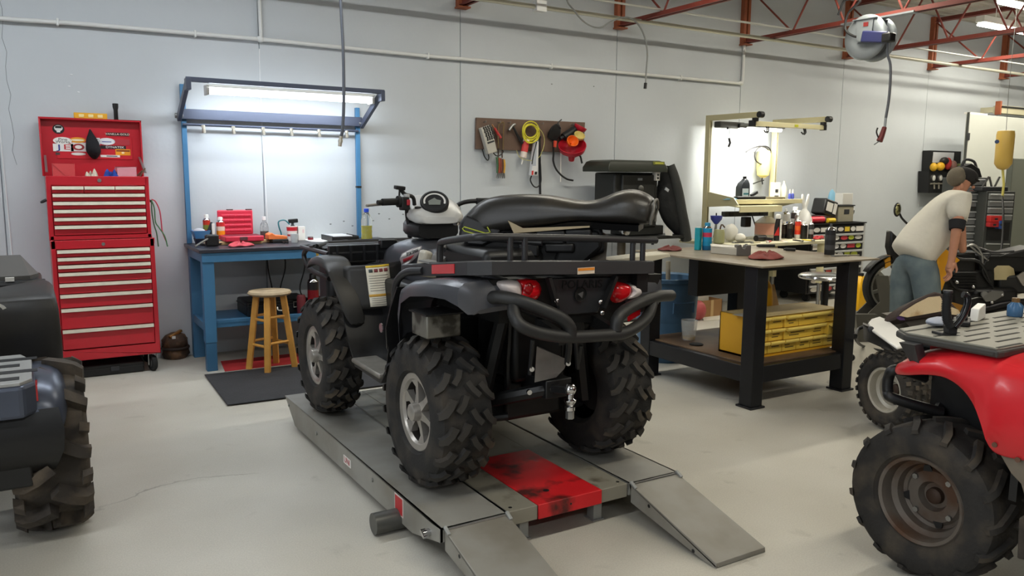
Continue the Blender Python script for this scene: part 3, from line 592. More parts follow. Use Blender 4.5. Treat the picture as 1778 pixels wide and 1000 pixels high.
# soda cup
def cup(name, label, loc, r0, r1, h, m, cat='cup', bands=(), group=None, rim=True):
    t = thing(name, label, cat, loc, group=group)
    MB().lathe([(0,0.004),(r0-0.003,0.004),(r1-0.003,h),(r1,h+0.002),(r1,h-0.004),(r0,0.0),(0,0)], n=24, cap=False).build('body', m, t, local=True, smooth=35)
    for z0, z1, c in bands:
        f = lambda z: r0+(r1-r0)*z/h+0.0006
        MB().lathe([(f(z0),z0),(f(z1),z1)], n=24, cap=False).build('printed_band', solid('band_%d_%d_%d'%c, c, 0.4), t, local=True)
    return t
q = BP(*B1(1412,470)); cup('soda_cup', 'red and white paper soda cup on the blue workbench', (q.x,q.y+0.02,q.z), 0.034, 0.046, 0.125, mat('paper_white',(228,222,216),0.6), bands=((0.04,0.055,(190,40,52)),(0.085,0.118,(196,36,50))))
q = BP(*B1(1432,505)); cup('plastic_cup', 'small frosted plastic cup in front of the soda cup', (q.x,q.y,q.z), 0.026, 0.034, 0.07, mat('frosted_plastic',(200,204,206),0.35,alpha=0.75))
q = BP(*B1(1525,468)); t = thing('carton', 'tall white carton right of the soda cup', 'carton', q); MB().bb(q.x-0.03,q.x+0.03,q.y,q.y+0.05,BZ+0.0005,BZ+0.12).build('box', M_white, t, bev=0.002); MB().bb(q.x+0.006,q.x+0.02,q.y-0.001,q.y,BZ+0.065,BZ+0.095).build('print', solid('pink_print',(220,190,190)), t)
t = thing('spray_trigger', 'dark trigger nozzle with teal hose standing behind the soda cup', 'nozzle', BP(*B1(1430,450)))
q = BP(*B1(1430,450)); q.y = 6.84
MB().lathe([(0.028,0),(0.028,0.11),(0.012,0.135),(0.012,0.15)],q,n=14).build('bottle', M_dark, t); MB().bar(q+Vector((-0.035,0,0.165)),q+Vector((0.045,0,0.17)),0.03,0.034,up=(0,0,1)).build('trigger_head', M_black, t, bev=0.006)
MB().tube([q+Vector((-0.03,-0.01,0.14)),q+Vector((-0.07,-0.01,0.175)),q+Vector((-0.12,-0.01,0.165)),q+Vector((-0.12,-0.01,0.12)),q+Vector((-0.10,0.0,0.06)),q+Vector((-0.10,0.0,0.006))],0.006,k=5,n=6).build('teal_hose', solid('teal',(30,110,120)), t)
q = BP(*B1(1630,440)); t = thing('tin_can', 'small dark red tin behind the white paper', 'tin', q); MB().lathe([(0.024,0),(0.024,0.028),(0.022,0.03),(0,0.03)],q,n=18).build('tin', solid('dark_red_tin',(112,22,34),0.35), t); MB().lathe([(0.0245,0.022),(0.0245,0.029)],q,n=18,cap=False).build('rim', M_steel, t)
m = MB(); ps = [PZ(*B1(1530,470),BZ),PZ(*B1(1640,498),BZ),PZ(605,421,BZ),PZ(568,410,BZ)]
m.grid(lambda u,v: Vector(ps[0]).lerp(ps[1],u).lerp(Vector(ps[3]).lerp(ps[2],u),v)+Vector((0,0,0.002+0.006*math.sin(u*3)*v)), 6, 6); tag(m.build('paper_sheet', mat('paper',(232,230,224),0.8), smooth=60, solid=0.001), 'white paper sheet lying on the right half of the bench', 'paper')
rag('shop_rag', 'pinkish red shop rag crumpled on the blue workbench', [BQ(*B1(605,525),6.36),BQ(*B1(760,532),6.34),BQ(*B1(945,515),6.40),BQ(*B1(900,480),6.48),BQ(*B1(760,470),6.50),BQ(*B1(640,495),6.46)], BZ, (196,78,88), 0.05, 11, group='shop rags')
q = BP(*B1(425,545)); t = thing('metal_dish', 'round dull metal dish at the front left of the bench', 'dish', q); MB().lathe([(0.05,0),(0.075,0.006),(0.082,0.018),(0.080,0.019),(0.07,0.010),(0,0.006)],(q.x,q.y+0.06,q.z),n=28,cap=False).build('dish', mat('dull_tin',(120,122,120),0.35,0.8), t); MB().lathe([(0,0.012),(0.055,0.012),(0.06,0.01)],(q.x,q.y+0.06,q.z),n=24,cap=False).build('contents', mat('dark_oil',(66,60,54),0.3), t)
for i, (a, c) in enumerate((((318,476),(632,470)),((1040,468),(1155,462)))):
    yy = 6.64+0.1*i; p, r = BQ(*B1(*a),yy), BQ(*B1(*c),yy)
    if i == 0: r.x += 0.25 
    else: p.x -= 0.25
    tag(MB().bar(Vector((p.x,yy,BZ+0.0122)), Vector((r.x,yy,BZ+0.0122)), 0.05, 0.0235, up=(0,0,1)).build('wood_strip', mat('pale_wood',(206,176,126),0.6,var=0.1,vs=20), bev=0.003), 'pale wooden strip %s the pink case' % ('under the spray cans left of' if i == 0 else 'poking out at the right of'), 'wood strip')
p, r = PZ(*B1(92,548),BZ), PZ(*B1(285,420),BZ); p.y = min(p.y,6.40); r = Vector((p.x+0.14,p.y+0.06,BZ+0.07)); t = thing('breaker_bar', 'grey steel bar tool leaning at the left end of the bench', 'bar tool', p); MB().cyl(p+Vector((0.03,0.02,0.012)), r, 0.008, n=8).build('shaft', M_steel, t); MB().box(r+Vector((0.025,0.02,-0.02)),(0.10,0.06,0.09)).build('head', M_black, t, bev=0.012)
p, r = BP(*B1(1255,462)), BP(*B1(1330,522)); t = thing('pliers', 'dark pliers lying on the bench top before the soda cup', 'pliers', p)
MB().tube([p+Vector((0,0,0.01)),p.lerp(r,0.5)+Vector((0.012,0,0.01)),r+Vector((0.014,0,0.01))],0.007,k=3,n=6).build('handle', M_black, t); MB().tube([p+Vector((0.01,0,0.01)),p.lerp(r,0.5)+Vector((-0.012,0,0.01)),r+Vector((-0.012,0,0.01))],0.007,k=3,n=6).build('handle', M_black, t)
MB().ell(p+Vector((0.0,0.01,0.012)),(0.018,0.03,0.01),n=10,m=6).build('jaw', M_dark, t)
# paper tray and bottle of yellow liquid
q0, q1 = BQ(577,420,6.50), BQ(648,424,6.50); t = thing('paper_tray', 'black plastic tray holding papers at the right of the bench', 'tray', q0)
x0, x1, y0 = q0.x, q1.x, 6.50; m = MB(); m.bb(x0,x1,y0,y0+0.30,BZ+0.001,BZ+0.008); m.bb(x0,x0+0.008,y0,y0+0.30,BZ,BZ+0.05); m.bb(x1-0.008,x1,y0,y0+0.30,BZ,BZ+0.05); m.bb(x0,x1,y0,y0+0.008,BZ,BZ+0.045); m.build('tray', M_black, t, bev=0.004)
tag(MB().bb(x0+0.015,x1-0.05,y0+0.02,y0+0.28,BZ+0.009,BZ+0.052).build('paper_stack', mat('paper_grey',(190,192,196),0.8), bev=0.004), 'stack of papers lying in the black tray', 'papers')
tag(MB().bb(2.36,2.70,6.26,6.49,BZ+0.0005,BZ+0.022).build('mouse_pad', M_dark, bev=0.004), 'flat dark board under the yellow bottle at the bench corner', 'board')
q = PY(637,421,6.36); bottle('water_bottle', 'clear bottle half full of yellow liquid with blue cap', (q.x,6.36,BZ+0.0225), [(0.038,0),(0.046,0.008),(0.047,0.03),(0.044,0.05),(0.047,0.07),(0.044,0.09),(0.047,0.11),(0.045,0.13),(0.047,0.155),(0.042,0.185),(0.022,0.225),(0.0165,0.235),(0.0165,0.25)], 0.12, (224,214,40), (0.021,0.03), (34,70,190))
# ---- under the bench
t = thing('tool_case', 'black case with brass latches on the blue bench shelf', 'case', (1.72,6.6,0.366))
MB().bb(1.42,1.93,6.44,6.80,0.3655,0.485).build('body', M_black, t, bev=0.014); MB().bb(1.415,1.935,6.435,6.805,0.446,0.452).build('seam', M_dark, t)
for x in (1.58,1.82): MB().tube([(x-0.028,6.434,0.42),(x+0.028,6.434,0.42),(x+0.028,6.434,0.463),(x-0.028,6.434,0.463)],0.005,closed=True,n=6).build('latch', M_brass, t)
MB().tube([(1.66,6.437,0.43),(1.665,6.42,0.405),(1.74,6.42,0.405),(1.745,6.437,0.43)],0.006,k=3,n=6).build('handle', M_brass, t)
q = PY(530,560,6.5); tag(MB().bb(2.02,2.26,6.46,6.76,0.3655,0.45).build('tool_tray', M_black, bev=0.01), 'black tool tray right of the latched case on the shelf', 'tray')
x = PY(538,520,6.40).x+0.02; spray_can('red aerosol canister with black top on the blue bench shelf', (x,6.37,0.3655), 0.33, 0.045, [(150,24,34),(160,26,38),(120,20,28),(30,28,30)], cap=(24,24,26), group='bottles under the bench', cat='canister', name='canister')
t = bottle('spray_bottle', 'yellow and red cleaner bottle with white shoulder on the bench shelf', (x+0.10,6.37,0.3655), [(0.035,0),(0.042,0.01),(0.042,0.16),(0.03,0.25),(0.016,0.30),(0.016,0.34)], None, cap=(0.02,0.04), capcol=(190,180,60), bodymat=mat('yellow_bottle',(214,176,40),0.4,col2=(190,60,40),vs=14))
q = PY(515,515,6.55); tag(MB().lathe([(0.03,0),(0.036,0.006),(0.036,0.14),(0.03,0.16),(0,0.16)],(x-0.10,6.37,0.3655),n=18).build('paint_tin', solid('dull_red_tin',(104,40,46),0.4)), 'dull dark red tin beside the red canister on the shelf', 'tin')
for i, px in enumerate((463,493,527)):
    a = PY(px,446,6.86); tag(MB().tube([(a.x,6.86,0.90),(a.x+0.01,6.865,0.7),(a.x+0.04*(1 if i == 0 else -1),6.86,0.5),(a.x+0.03,6.85,0.37)],0.006,k=5,n=6).build('power_cord', M_black), 'black power cord hanging behind the bench, %s of three' % ('leftmost','middle','rightmost')[i], 'cord', 'cords behind the bench')
# ---- stool
q = (PZ(457,655)+PZ(425,642)+PZ(512,630))*(1/3); sc = Vector((1.525,6.13,0)); M_wood = mat('honey_wood', (206,150,70), 0.45, var=0.12, vs=9); M_seat = mat('worn_seat', (168,148,118), 0.6, var=0.2, vs=14)
t = thing('wooden_stool', 'round wooden stool with honey coloured legs before the blue bench', 'stool', sc, math.radians(20))
MB().lathe([(0,0.578),(0.13,0.578),(0.155,0.586),(0.163,0.598),(0.155,0.612),(0.13,0.616),(0,0.612)],n=32).build('seat', M_seat, t, local=True)
ft = []
for k in range(4):
    a = PI/4+k*PI/2; top = Vector((0.10*math.cos(a),0.10*math.sin(a),0.58)); bot = Vector((0.175*math.cos(a),0.175*math.sin(a),0.0)); ft.append((top,bot))
    MB().bar(bot, top, 0.044, 0.044, up=(math.cos(a),math.sin(a),0)).build('leg', M_wood, t, local=True, bev=0.005)
for k in range(4):
    for f in ((0.38,0.72) if k % 2 == 0 else (0.34,0.68)):
        a = ft[k][1].lerp(ft[k][0],f); c = ft[(k+1)%4][1].lerp(ft[(k+1)%4][0],f); MB().cyl(a,c,0.011,n=8).build('rung', M_wood, t, local=True)
# ---- mats
M_mat = mat('black_mat', (46,46,48), 0.85, bump=0.3, bs=90, var=0.1)
a, b_, c = PZ(355,653), PZ(395,706), PZ(520,690)
c = b_+(c-b_)*3.2; d = a+(c-b_)*0.95; tag(MB().hexa([p+Vector((0,0,0.0065)) for p in (a,b_,c,d)],[p+Vector((0,0,0.014)) for p in (a,b_,c,d)]).build('floor_mat', M_mat, bev=0.003), 'black rubber floor mat in front of the stool', 'mat')
p0, p1 = PZ(380,625), PZ(393,648)
tag(MB().hexa([(p0.x,6.56,0.0005),(p1.x,6.20,0.0005),(2.3,6.20,0.0005),(2.3,6.56,0.0005)],[(p0.x,6.56,0.006),(p1.x,6.20,0.006),(2.3,6.20,0.006),(2.3,6.56,0.006)]).build('floor_mat', mat('red_mat',(172,44,46),0.7,var=0.1), bev=0.002), 'red floor mat under the blue workbench', 'mat')
# ================================================================= WHEELS
M_tire = mat('tire_rubber', (30,29,28), 0.78, col2=(58,52,45), vs=9, thr=(0.46,0.72), bump=0.15, bs=120)
M_tire2 = mat('dusty_tire_rubber', (40,38,36), 0.85, col2=(74,66,56), vs=8, thr=(0.45,0.7), bump=0.2, bs=90)
M_lugtop = mat('worn_lug_top', (52,49,45), 0.8, col2=(104,92,76), vs=5, thr=(0.5,0.75))
M_mud = mat('muddy_tire_rubber', (50,45,40), 0.88, col2=(84,74,62), vs=7, thr=(0.45,0.7), bump=0.3, bs=60)
M_alu = mat('machined_aluminium', (176,171,164), 0.38, 0.7, var=0.06, vs=15); M_aludark = mat('dark_rim_paint', (52,48,46), 0.45, 0.4)
M_rimrust = mat('rusty_grey_rim', (104,96,88), 0.6, 0.4, col2=(82,58,42), vs=6, thr=(0.42,0.66)); M_rimwhite = mat('pale_rim', (178,172,158), 0.45, 0.3, var=0.1, vs=8)
def tire_wheel(parent, c, R, w, rr, pattern, rim, out=-1, tm=None, spin=0.0, yaw=0.0):
    """wheel whose axle lies along X; out = side (-1/+1) of the outer face"""
    tm = tm or M_tire; Mx = T(Vector(c)) @ rz(yaw) @ Matrix.Rotation(spin, 4, 'X'); tb = MB(Mx); h = w/2; Rb = R*(0.945 if pattern != 'mud' else 0.86)
    prof = [(rr,-0.72*h),(rr+0.012,-0.80*h),(rr+0.02,-0.92*h),(rr+(Rb-rr)*0.45,-1.0*h),(rr+(Rb-rr)*0.78,-0.97*h),(rr+(Rb-rr)*0.93,-0.86*h),(Rb*0.99,-0.60*h),(Rb,0)]
    prof = prof+[(r,-a) for r, a in prof[-2::-1]]
    tb.lathe(prof, (0,0,0), (1,0,0), n=48, cap=False)
    def rad(a):
        t = min(1.25, abs(a)/h); return R*(1-0.035*t*t) if t < 0.8 else R*(1-0.0224)-(t-0.8)*R*0.30
    u0 = Vector((0,1,0)); v0 = Vector((0,0,1))
    def lug(path, hw, deep=0.055):
        rings = []
        for k, (a, th) in enumerate(path):
            p = path[max(0,k-1)]; q = path[min(len(path)-1,k+1)]; d = Vector((q[0]-p[0], (q[1]-p[1])*R, 0)); d.normalize(); nx, ny = -d.y, d.x
            ring = []
            for s, rsc, ww in ((-1,1-deep,1.25),(-1,1.0,0.9),(1,1.0,0.9),(1,1-deep,1.25)):
                aa = a+s*nx*hw*ww; tt = th+s*ny*hw*ww/R; r = rad(max(-h*1.06,min(h*1.06,aa)))*rsc
                ring.append((max(-h*1.04,min(h*1.04,aa)), math.cos(tt)*r, math.sin(tt)*r))
            rings.append(ring)
        k0 = len(tb.mi); tb.loft(rings)
        for j in range(len(rings)-1): tb.mi[k0+j*4+1] = 1
    if pattern == 'atv':
        N = 18
        for i in range(N):
            t0 = 2*PI*i/N
            for s in (-1,1):
                o = t0+(PI/N if s > 0 else 0)
                lug([(s*0.07*h,o-0.16),(s*0.20*h,o-0.06),(s*0.42*h,o+0.03)], 0.0135)
                lug([(s*0.52*h,o-0.13),(s*0.66*h,o-0.04),(s*0.86*h,o+0.04),(s*1.0*h,o+0.06),(s*1.04*h,o+0.06)], 0.0150)
    elif pattern == 'mud':
        N = 10
        for i in range(N):
            t0 = 2*PI*i/N
            for s in (-1,1):
                o = t0+(PI/N if s > 0 else 0)
                lug([(s*0.02*h,o-0.14),(s*0.45*h,o-0.02),(s*0.80*h,o+0.05),(s*1.03*h,o+0.07)], 0.024, 0.17)
                lug([(s*0.75*h,o+0.06+PI/N),(s*1.02*h,o+0.07+PI/N)], 0.02, 0.13)
    elif pattern == 'bar':
        N = 15
        for i in range(N):
            t0 = 2*PI*i/N
            for s in (-1,1):
                o = t0+(PI/N if s > 0 else 0)
                lug([(s*0.04*h,o-0.20),(s*0.40*h,o-0.10),(s*0.72*h,o-0.01),(s*0.94*h,o+0.03),(s*1.03*h,o+0.04)], 0.013)
    else:
        N = 26
        for i in range(N):
            t0 = 2*PI*i/N
            for k, a in enumerate((-0.95,-0.55,-0.15,0.25,0.65,0.98)):
                o = t0+(PI/N if k % 2 else 0); lug([(a*h-0.010,o),(a*h+0.012,o+0.01)], 0.014, 0.06)
    tire = tb.build('tire', [tm, M_lugtop if pattern != 'mud' else M_mud], parent, smooth=38)
    rb = MB(Mx)
    o = out; hh = h*0.72
    if rim == 'cast':
        rb.lathe([(rr+0.014,o*hh*1.02),(rr+0.006,o*hh*1.12),(rr-0.018,o*hh*1.08),(rr-0.026,o*hh*0.92)], (0,0,0), (1,0,0), n=48, cap=False); rb.build('rim', M_alu, tire, smooth=50)
        MB(Mx).lathe([(rr-0.026,o*hh*0.93),(rr-0.028,o*hh*0.3),(rr-0.03,-o*hh*0.2),(0,-o*hh*0.15)], (0,0,0), (1,0,0), n=36, cap=False).build('rim_barrel', M_aludark, tire)
        for k in range(6):
            a = 2*PI*k/6+0.2; e = Vector((0,math.cos(a),math.sin(a))); f = Vector((0,-math.sin(a),math.cos(a))); X_ = Vector((o,0,0))
            def R4(r, w2, x0, x1): return [e*r-f*w2+X_*x0, e*r+f*w2+X_*x0, e*r+f*w2+X_*x1, e*r-f*w2+X_*x1]
            MB(Mx).loft([R4(0.035,0.020,hh*0.4,hh*1.0),R4(0.075,0.013,hh*0.5,hh*0.92),R4(rr-0.055,0.013,hh*0.6,hh*0.90),R4(rr-0.020,0.036,hh*0.6,hh*1.0)]).build('spoke', M_alu, tire, smooth=0)
        MB(Mx).lathe([(0.042,o*hh*0.4),(0.040,o*(hh+0.012)),(0.036,o*(hh+0.030)),(0.026,o*(hh+0.036)),(0,o*(hh+0.036))], (0,0,0), (1,0,0), n=24).build('hub_cap', M_alu, tire)
    else:
        m = {'steel':M_rimrust,'white':M_rimwhite,'plain':M_aludark}[rim]
        rb.lathe([(rr+0.014,o*hh*1.06),(rr+0.006,o*hh*1.15),(rr-0.006,o*hh*1.10),(rr-0.010,o*hh*0.9),(rr-0.012,o*hh*0.55),(rr-0.030,o*hh*0.42),(rr-0.036,o*hh*0.10),(rr*0.70,o*hh*0.02),(rr*0.62,o*hh*0.16),(rr*0.36,o*hh*0.18),(rr*0.33,o*hh*0.02),(rr*0.30,-o*hh*0.1),(0,-o*hh*0.12)], (0,0,0), (1,0,0), n=48, cap=False).build('rim', m, tire, smooth=40)
        for k in range(4):
            a = 2*PI*k/4+0.5; e = Vector((0,math.cos(a),math.sin(a))); f = Vector((0,-math.sin(a),math.cos(a))); X_ = Vector((o,0,0)); q = e*rr*0.58+X_*(hh*0.17)
            MB(Mx).cyl(q, q+X_*0.010, 0.011, n=6).build('wheel_bolt', M_steel, tire)
            a += 0.6; e = Vector((0,math.cos(a),math.sin(a))); f = Vector((0,-math.sin(a),math.cos(a))); q = e*rr*0.66+X_*(hh*0.10)
            MB(Mx).prism([q+e*y+f*x for x, y in ((-0.020,-0.008),(0.018,-0.012),(0.010,0.014),(-0.012,0.014))], X_*0.006).build('rim_slot', M_black, tire, smooth=0)
        MB(Mx).lathe([(0.032,-o*hh*0.1),(0.030,o*hh*0.12),(0.02,o*hh*0.2),(0,o*hh*0.2)], (0,0,0), (1,0,0), n=18).build('hub_cap', mat('rusty_hub',(64,48,38),0.6,0.4), tire)
    return tire
# ================================================================= LIFT TABLE
DZ = 0.165
M_lift = mat('lift_grey', (142,140,133), 0.42, 0.1, col2=(120,115,104), vs=3.5, thr=(0.4,0.75), rvar=0.1); M_liftside = mat('lift_side_grey', (150,151,148), 0.4, 0.12, var=0.05, vs=5)
M_liftred = mat('lift_red', (196,28,34), 0.42, col2=(70,24,20), vs=6.5, thr=(0.52,0.66), detail=8); M_liftctr = mat('lift_centre_grey', (132,128,115), 0.45, 0.1, col2=(84,76,62), vs=7, thr=(0.58,0.72))
t = thing('atv_lift', 'low grey steel lift table with red centre plate under the quad', 'lift', (1.84,3.65,0)); lift = t
ye, yf = 2.575, 4.72
def plank(x0, x1, nm, m):
    b = MB()
    b.prism([(x0,ye,DZ),(x0,yf,DZ),(x0,yf-0.20,DZ-0.135),(x0,ye+0.26,DZ-0.12),(x0,ye,DZ-0.055)], (0.012,0,0)); b.prism([(x1-0.012,ye,DZ),(x1-0.012,yf,DZ),(x1-0.012,yf-0.20,DZ-0.135),(x1-0.012,ye+0.26,DZ-0.12),(x1-0.012,ye,DZ-0.055)], (0.012,0,0))
    b.bb(x0,x1,ye,yf,DZ-0.006,DZ); b.bb(x0,x1,ye,ye+0.01,DZ-0.055,DZ)
    return b.build(nm, m, t, bev=0.004)
pl = plank(1.245,1.545,'left_deck', M_lift); pr = plank(2.160,2.440,'right_deck', M_lift)
for x0, x1 in ((1.551,1.688),(2.014,2.154)):
    MB().bb(x0,x1,ye+0.012,yf-0.12,DZ-0.010,DZ-0.002).bb(x0,x1,ye+0.008,ye+0.014,DZ-0.062,DZ-0.002).build('centre_strip', M_liftctr, t, bev=0.002)
MB().bb(1.690,2.012,ye+0.006,3.17,DZ-0.008,DZ+0.001).bb(1.690,2.012,ye+0.002,ye+0.010,DZ-0.062,DZ+0.001).build('red_plate', M_liftred, t, bev=0.003)
MB().bb(1.690,2.012,3.174,yf-0.12,DZ-0.010,DZ-0.002).build('centre_plate', M_liftctr, t)
for a, b_ in ((1.80,2.69),(1.86,2.60)): MB().cyl((a if b_ > 2.65 else 1.85, b_ if b_ > 2.65 else ye+0.0015, DZ+0.0012 if b_ > 2.65 else DZ-0.028),(a if b_ > 2.65 else 1.85, b_ if b_ > 2.65 else ye+0.003, DZ+0.0018 if b_ > 2.65 else DZ-0.028), 0.014 if b_ > 2.65 else 0.005, n=14).build('hole', M_black, t)
for x in (1.58,2.13): MB().cyl((x,ye+0.045,DZ-0.002),(x,ye+0.045,DZ-0.0012),0.008,n=10).build('hole', M_black, t)
MB().bb(1.56,1.60,ye+0.2,yf-0.3,0.03,DZ-0.012).bb(2.10,2.14,ye+0.2,yf-0.3,0.03,DZ-0.012).bb(1.30,2.40,ye+0.35,ye+0.40,0.03,DZ-0.02).bb(1.30,2.40,yf-0.5,yf-0.45,0.03,DZ-0.02).build('base_frame', mat('lift_dark',(52,52,50),0.6), t)
for x in (1.66,2.04):
    MB().bb(x-0.022,x+0.022,2.64,2.69,0.004,DZ-0.012).bb(x-0.03,x+0.03,2.63,2.70,0,0.006).build('support_leg', M_liftside, t, bev=0.002)
q = PZ(652,909); MB().cyl((1.135,2.985,0.050),(1.40,2.985,0.050),0.045,n=24).build('roller', mat('lift_roller',(96,96,92),0.4,0.6), t)
for y, z, r in ((2.67,DZ-0.05,0.022),): MB().cyl((1.248,y,z),(1.215,y,z),r*0.7,n=10).box((1.222,y,z),(0.02,0.036,0.014),(0.5,0,0)).build('clamp_bolt', M_chrome, t)
for px, py in ((502,703),(550,752),(647,833)):
    q = PX(px,py,1.245); MB().cyl((1.247,q.y,q.z),(1.240,q.y,q.z),0.010,n=10).build('bolt', M_steel, t)
q = PX(693,877,1.245); MB().bb(1.2435,1.2455,q.y-0.045,q.y+0.045,q.z-0.042,q.z+0.042).build('warning_label', mat('label_pale',(200,186,180),0.5), pl); MB().bb(1.2425,1.2440,q.y-0.038,q.y+0.038,q.z-0.036,q.z+0.036).build('warning_label', mat('label_red',(178,40,44),0.5), pl)
q = PX(603,801,1.245); MB().bb(1.2435,1.2455,q.y-0.05,q.y+0.05,q.z-0.02,q.z+0.02).build('maker_label', M_white, pl); text_obj('lettering','UNI',0.042,facing((1.243,q.y,q.z),(-1,0,0)),solid('ink_red',(160,40,50)),pl,sx=1.1)
M_ramp = mat('ramp_steel', (138,135,127), 0.45, 0.1, col2=(116,110,98), vs=4, thr=(0.4,0.75))
for x0, x1, nm, lab in ((1.262,1.540,'loading_ramp','grey steel ramp leading up to the left deck of the lift'),(2.165,2.436,'loading_ramp','grey steel ramp leading up to the right deck of the lift')):
    rt = thing(nm, lab, 'ramp', ((x0+x1)/2,2.3,0), group='lift ramps'); yt, yb = ye-0.006, 2.055
    MB().hexa([(x0,yt,DZ-0.006),(x1,yt,DZ-0.006),(x1,yb,0.022),(x0,yb,0.022)],[(x0,yt,DZ-0.014),(x1,yt,DZ-0.014),(x1,yb,0.002),(x0,yb,0.002)]).build('ramp_plate', M_ramp, rt, bev=0.002)
    for x in (x0, x1-0.006):
        MB().prism([(x,yt,DZ-0.010),(x,yb,0.010),(x,yb,0.002),(x,yb+0.06,0.002),(x,yt,DZ-0.085)],(0.006,0,0)).build('ramp_side', M_ramp, rt)
        MB().bar((x+0.003,yt-0.03,DZ-0.012),(x+0.003,yt+0.008,DZ+0.006),0.014,0.010,up=(0,0,1)).build('hinge_hook', M_liftside, rt, bev=0.002)
    MB().cyl((x0,yt+0.002,DZ-0.004),(x1,yt+0.002,DZ-0.004),0.005,n=8).build('hinge_pin', M_steel, rt)
    for y in (2.18,2.45): MB().cyl((x0-0.001,y,DZ*(y-yb)/(yt-yb)-0.02),(x0+0.001,y,DZ*(y-yb)/(yt-yb)-0.02),0.008,n=10).build('hole', M_black, rt)
# ================================================================= BLACK QUAD ON THE LIFT
t = thing('quad_bike', 'dark grey and black quad bike seen from behind on the lift', 'quad bike', (1.87,3.65,DZ)); atv = t
M_gun = mat('gunmetal_plastic', (82,83,88), 0.3, 0.3, var=0.08, vs=6); M_blk = mat('satin_black_plastic', (20,20,21), 0.42, var=0.1, vs=5); M_blk2 = mat('dusty_black_plastic', (32,31,30), 0.45, col2=(46,43,38), vs=5, thr=(0.5,0.75)); M_frame = mat('black_frame_steel', (22,22,23), 0.45, 0.1)
M_tail = mat('red_lens', (196,18,26), 0.12, coat=0.6); M_clrl = mat('clear_lens', (206,196,192), 0.12, coat=0.6); M_silv = mat('silver_pod_plastic', (186,186,184), 0.32)
AZ = DZ+0.327
tire_wheel(t, (1.445,3.02,AZ), 0.327, 0.25, 0.160, 'atv', 'cast', -1, spin=0.1)
tire_wheel(t, (2.295,3.02,AZ), 0.327, 0.25, 0.155, 'atv', 'cast', 1, spin=0.5)
tire_wheel(t, (1.385,4.29,AZ), 0.325, 0.20, 0.155, 'atv', 'cast', -1, spin=0.9)
tire_wheel(t, (2.355,4.29,AZ), 0.325, 0.20, 0.155, 'atv', 'cast', 1, spin=0.3)
# running gear
M_eng = mat('dark_engine', (13,13,13), 0.55, 0.1, var=0.2, vs=10)
MB().bb(1.64,2.10,3.25,4.25,0.40,0.86).build('engine_block', M_eng, t, bev=0.03)
MB().bb(1.72,2.02,2.90,3.30,0.42,0.60).bb(1.74,2.00,2.86,3.2,0.60,0.95).build('gearcase', M_eng, t, bev=0.02)
fr = MB()
for s in (-1,1):
    x = 1.87+s*0.14
    fr.tube([(x,2.88,0.93),(x,2.90,0.70),(x,2.95,0.50),(x,3.4,0.42),(x,4.3,0.43),(x,4.72,0.55),(x,4.74,0.9)], 0.016, k=4, n=8); fr.tube([(x,2.66,0.93),(x,3.3,0.98),(x,4.3,0.98),(x,4.74,0.9)],0.016,k=4,n=8)
fr.build('frame', M_frame, t)
for s in (-1,1):
    for y in (2.86,3.16): MB().tube([(1.87+s*0.16,y,0.46),(1.87+s*0.27,y*0.6+3.02*0.4,0.445),(1.87+s*0.34,3.02,0.43)],0.017,n=8,k=3).build('lower_arm', M_frame, t)
    MB().cyl((1.87+s*0.12,3.02,0.50),(1.87+s*0.34,3.02,AZ),0.015,n=10).build('axle_shaft', M_frame, t); MB().lathe([(0.05,0),(0.07,0.03),(0.05,0.07),(0.02,0.09)],(1.87+s*0.34,3.02,AZ),(-s,0,0),n=16).build('axle_boot', M_rubber, t)
    MB().cyl((1.87+s*0.28,2.90,0.47),(1.87+s*0.19,2.86,0.90),0.026,n=12).build('shock_absorber', M_frame, t)
    MB().tube([(1.87+s*0.28,2.90,0.47),(1.87+s*0.19,2.86,0.90)],0.03,n=6).build('spring', M_eng, t)
    MB().tube([(1.87+s*0.15,4.05,0.46),(1.87+s*0.36,4.28,0.44),(1.87+s*0.15,4.5,0.46)],0.017,n=8).build('front_arm', M_frame, t)
    MB().cyl((1.87+s*0.34,4.25,0.48),(1.87+s*0.22,4.2,0.92),0.028,n=12).build('front_strut', M_frame, t)
# silver plate, hitch and ball
def RY(px,py,y): return PY(px,py,y)
MB().hexa([RY(px,py,2.70) for px, py in ((932,602),(985,626),(980,640),(966,655),(928,664))],[RY(px,py,2.70)+Vector((0.01,0.012,0)) for px, py in ((932,602),(985,626),(980,640),(966,655),(928,664))]).build('skid_plate', mat('scuffed_alu',(132,130,128),0.45,0.7,var=0.15,vs=9), t, smooth=0)
MB().bar(RY(935,672,2.80),RY(990,676,2.62),0.05,0.035,up=(0,0,1)).bb(1.80,1.93,2.70,2.95,0.56,0.64).build('hitch_bar', M_frame, t, bev=0.005)
MB().tube([(1.62,2.98,0.50),(1.72,2.82,0.56),(1.84,2.72,0.60)],0.03,n=8,k=3).build('rear_crossmember', M_frame, t)
bq = RY(990,690,2.62); MB().lathe([(0.010,-0.055),(0.022,-0.05),(0.022,-0.035),(0.012,-0.034),(0.026,-0.012),(0.026,-0.006),(0.015,0.0),(0.014,0.016),(0.020,0.022),(0.026,0.036),(0.024,0.050),(0.014,0.062),(0,0.064)],bq+Vector((0,0,-0.004)),n=20).build('tow_ball', M_chrome, t)
MB().cyl(bq+Vector((0,0,-0.09)),bq+Vector((0,0,-0.058)),0.018,n=6).build('ball_nut', M_steel, t)
for px, py, y in ((922,640,2.72),(918,680,2.72),(985,630,2.66)): q = RY(px,py,y); MB().cyl(q,q+Vector((-0.004,-0.014,0)),0.011,n=8).build('bolt', M_chrome, t)
MB().tube([RY(985,575,2.62),RY(988,600,2.64),RY(985,632,2.66)],0.014,n=8).build('shackle_link', M_frame, t)
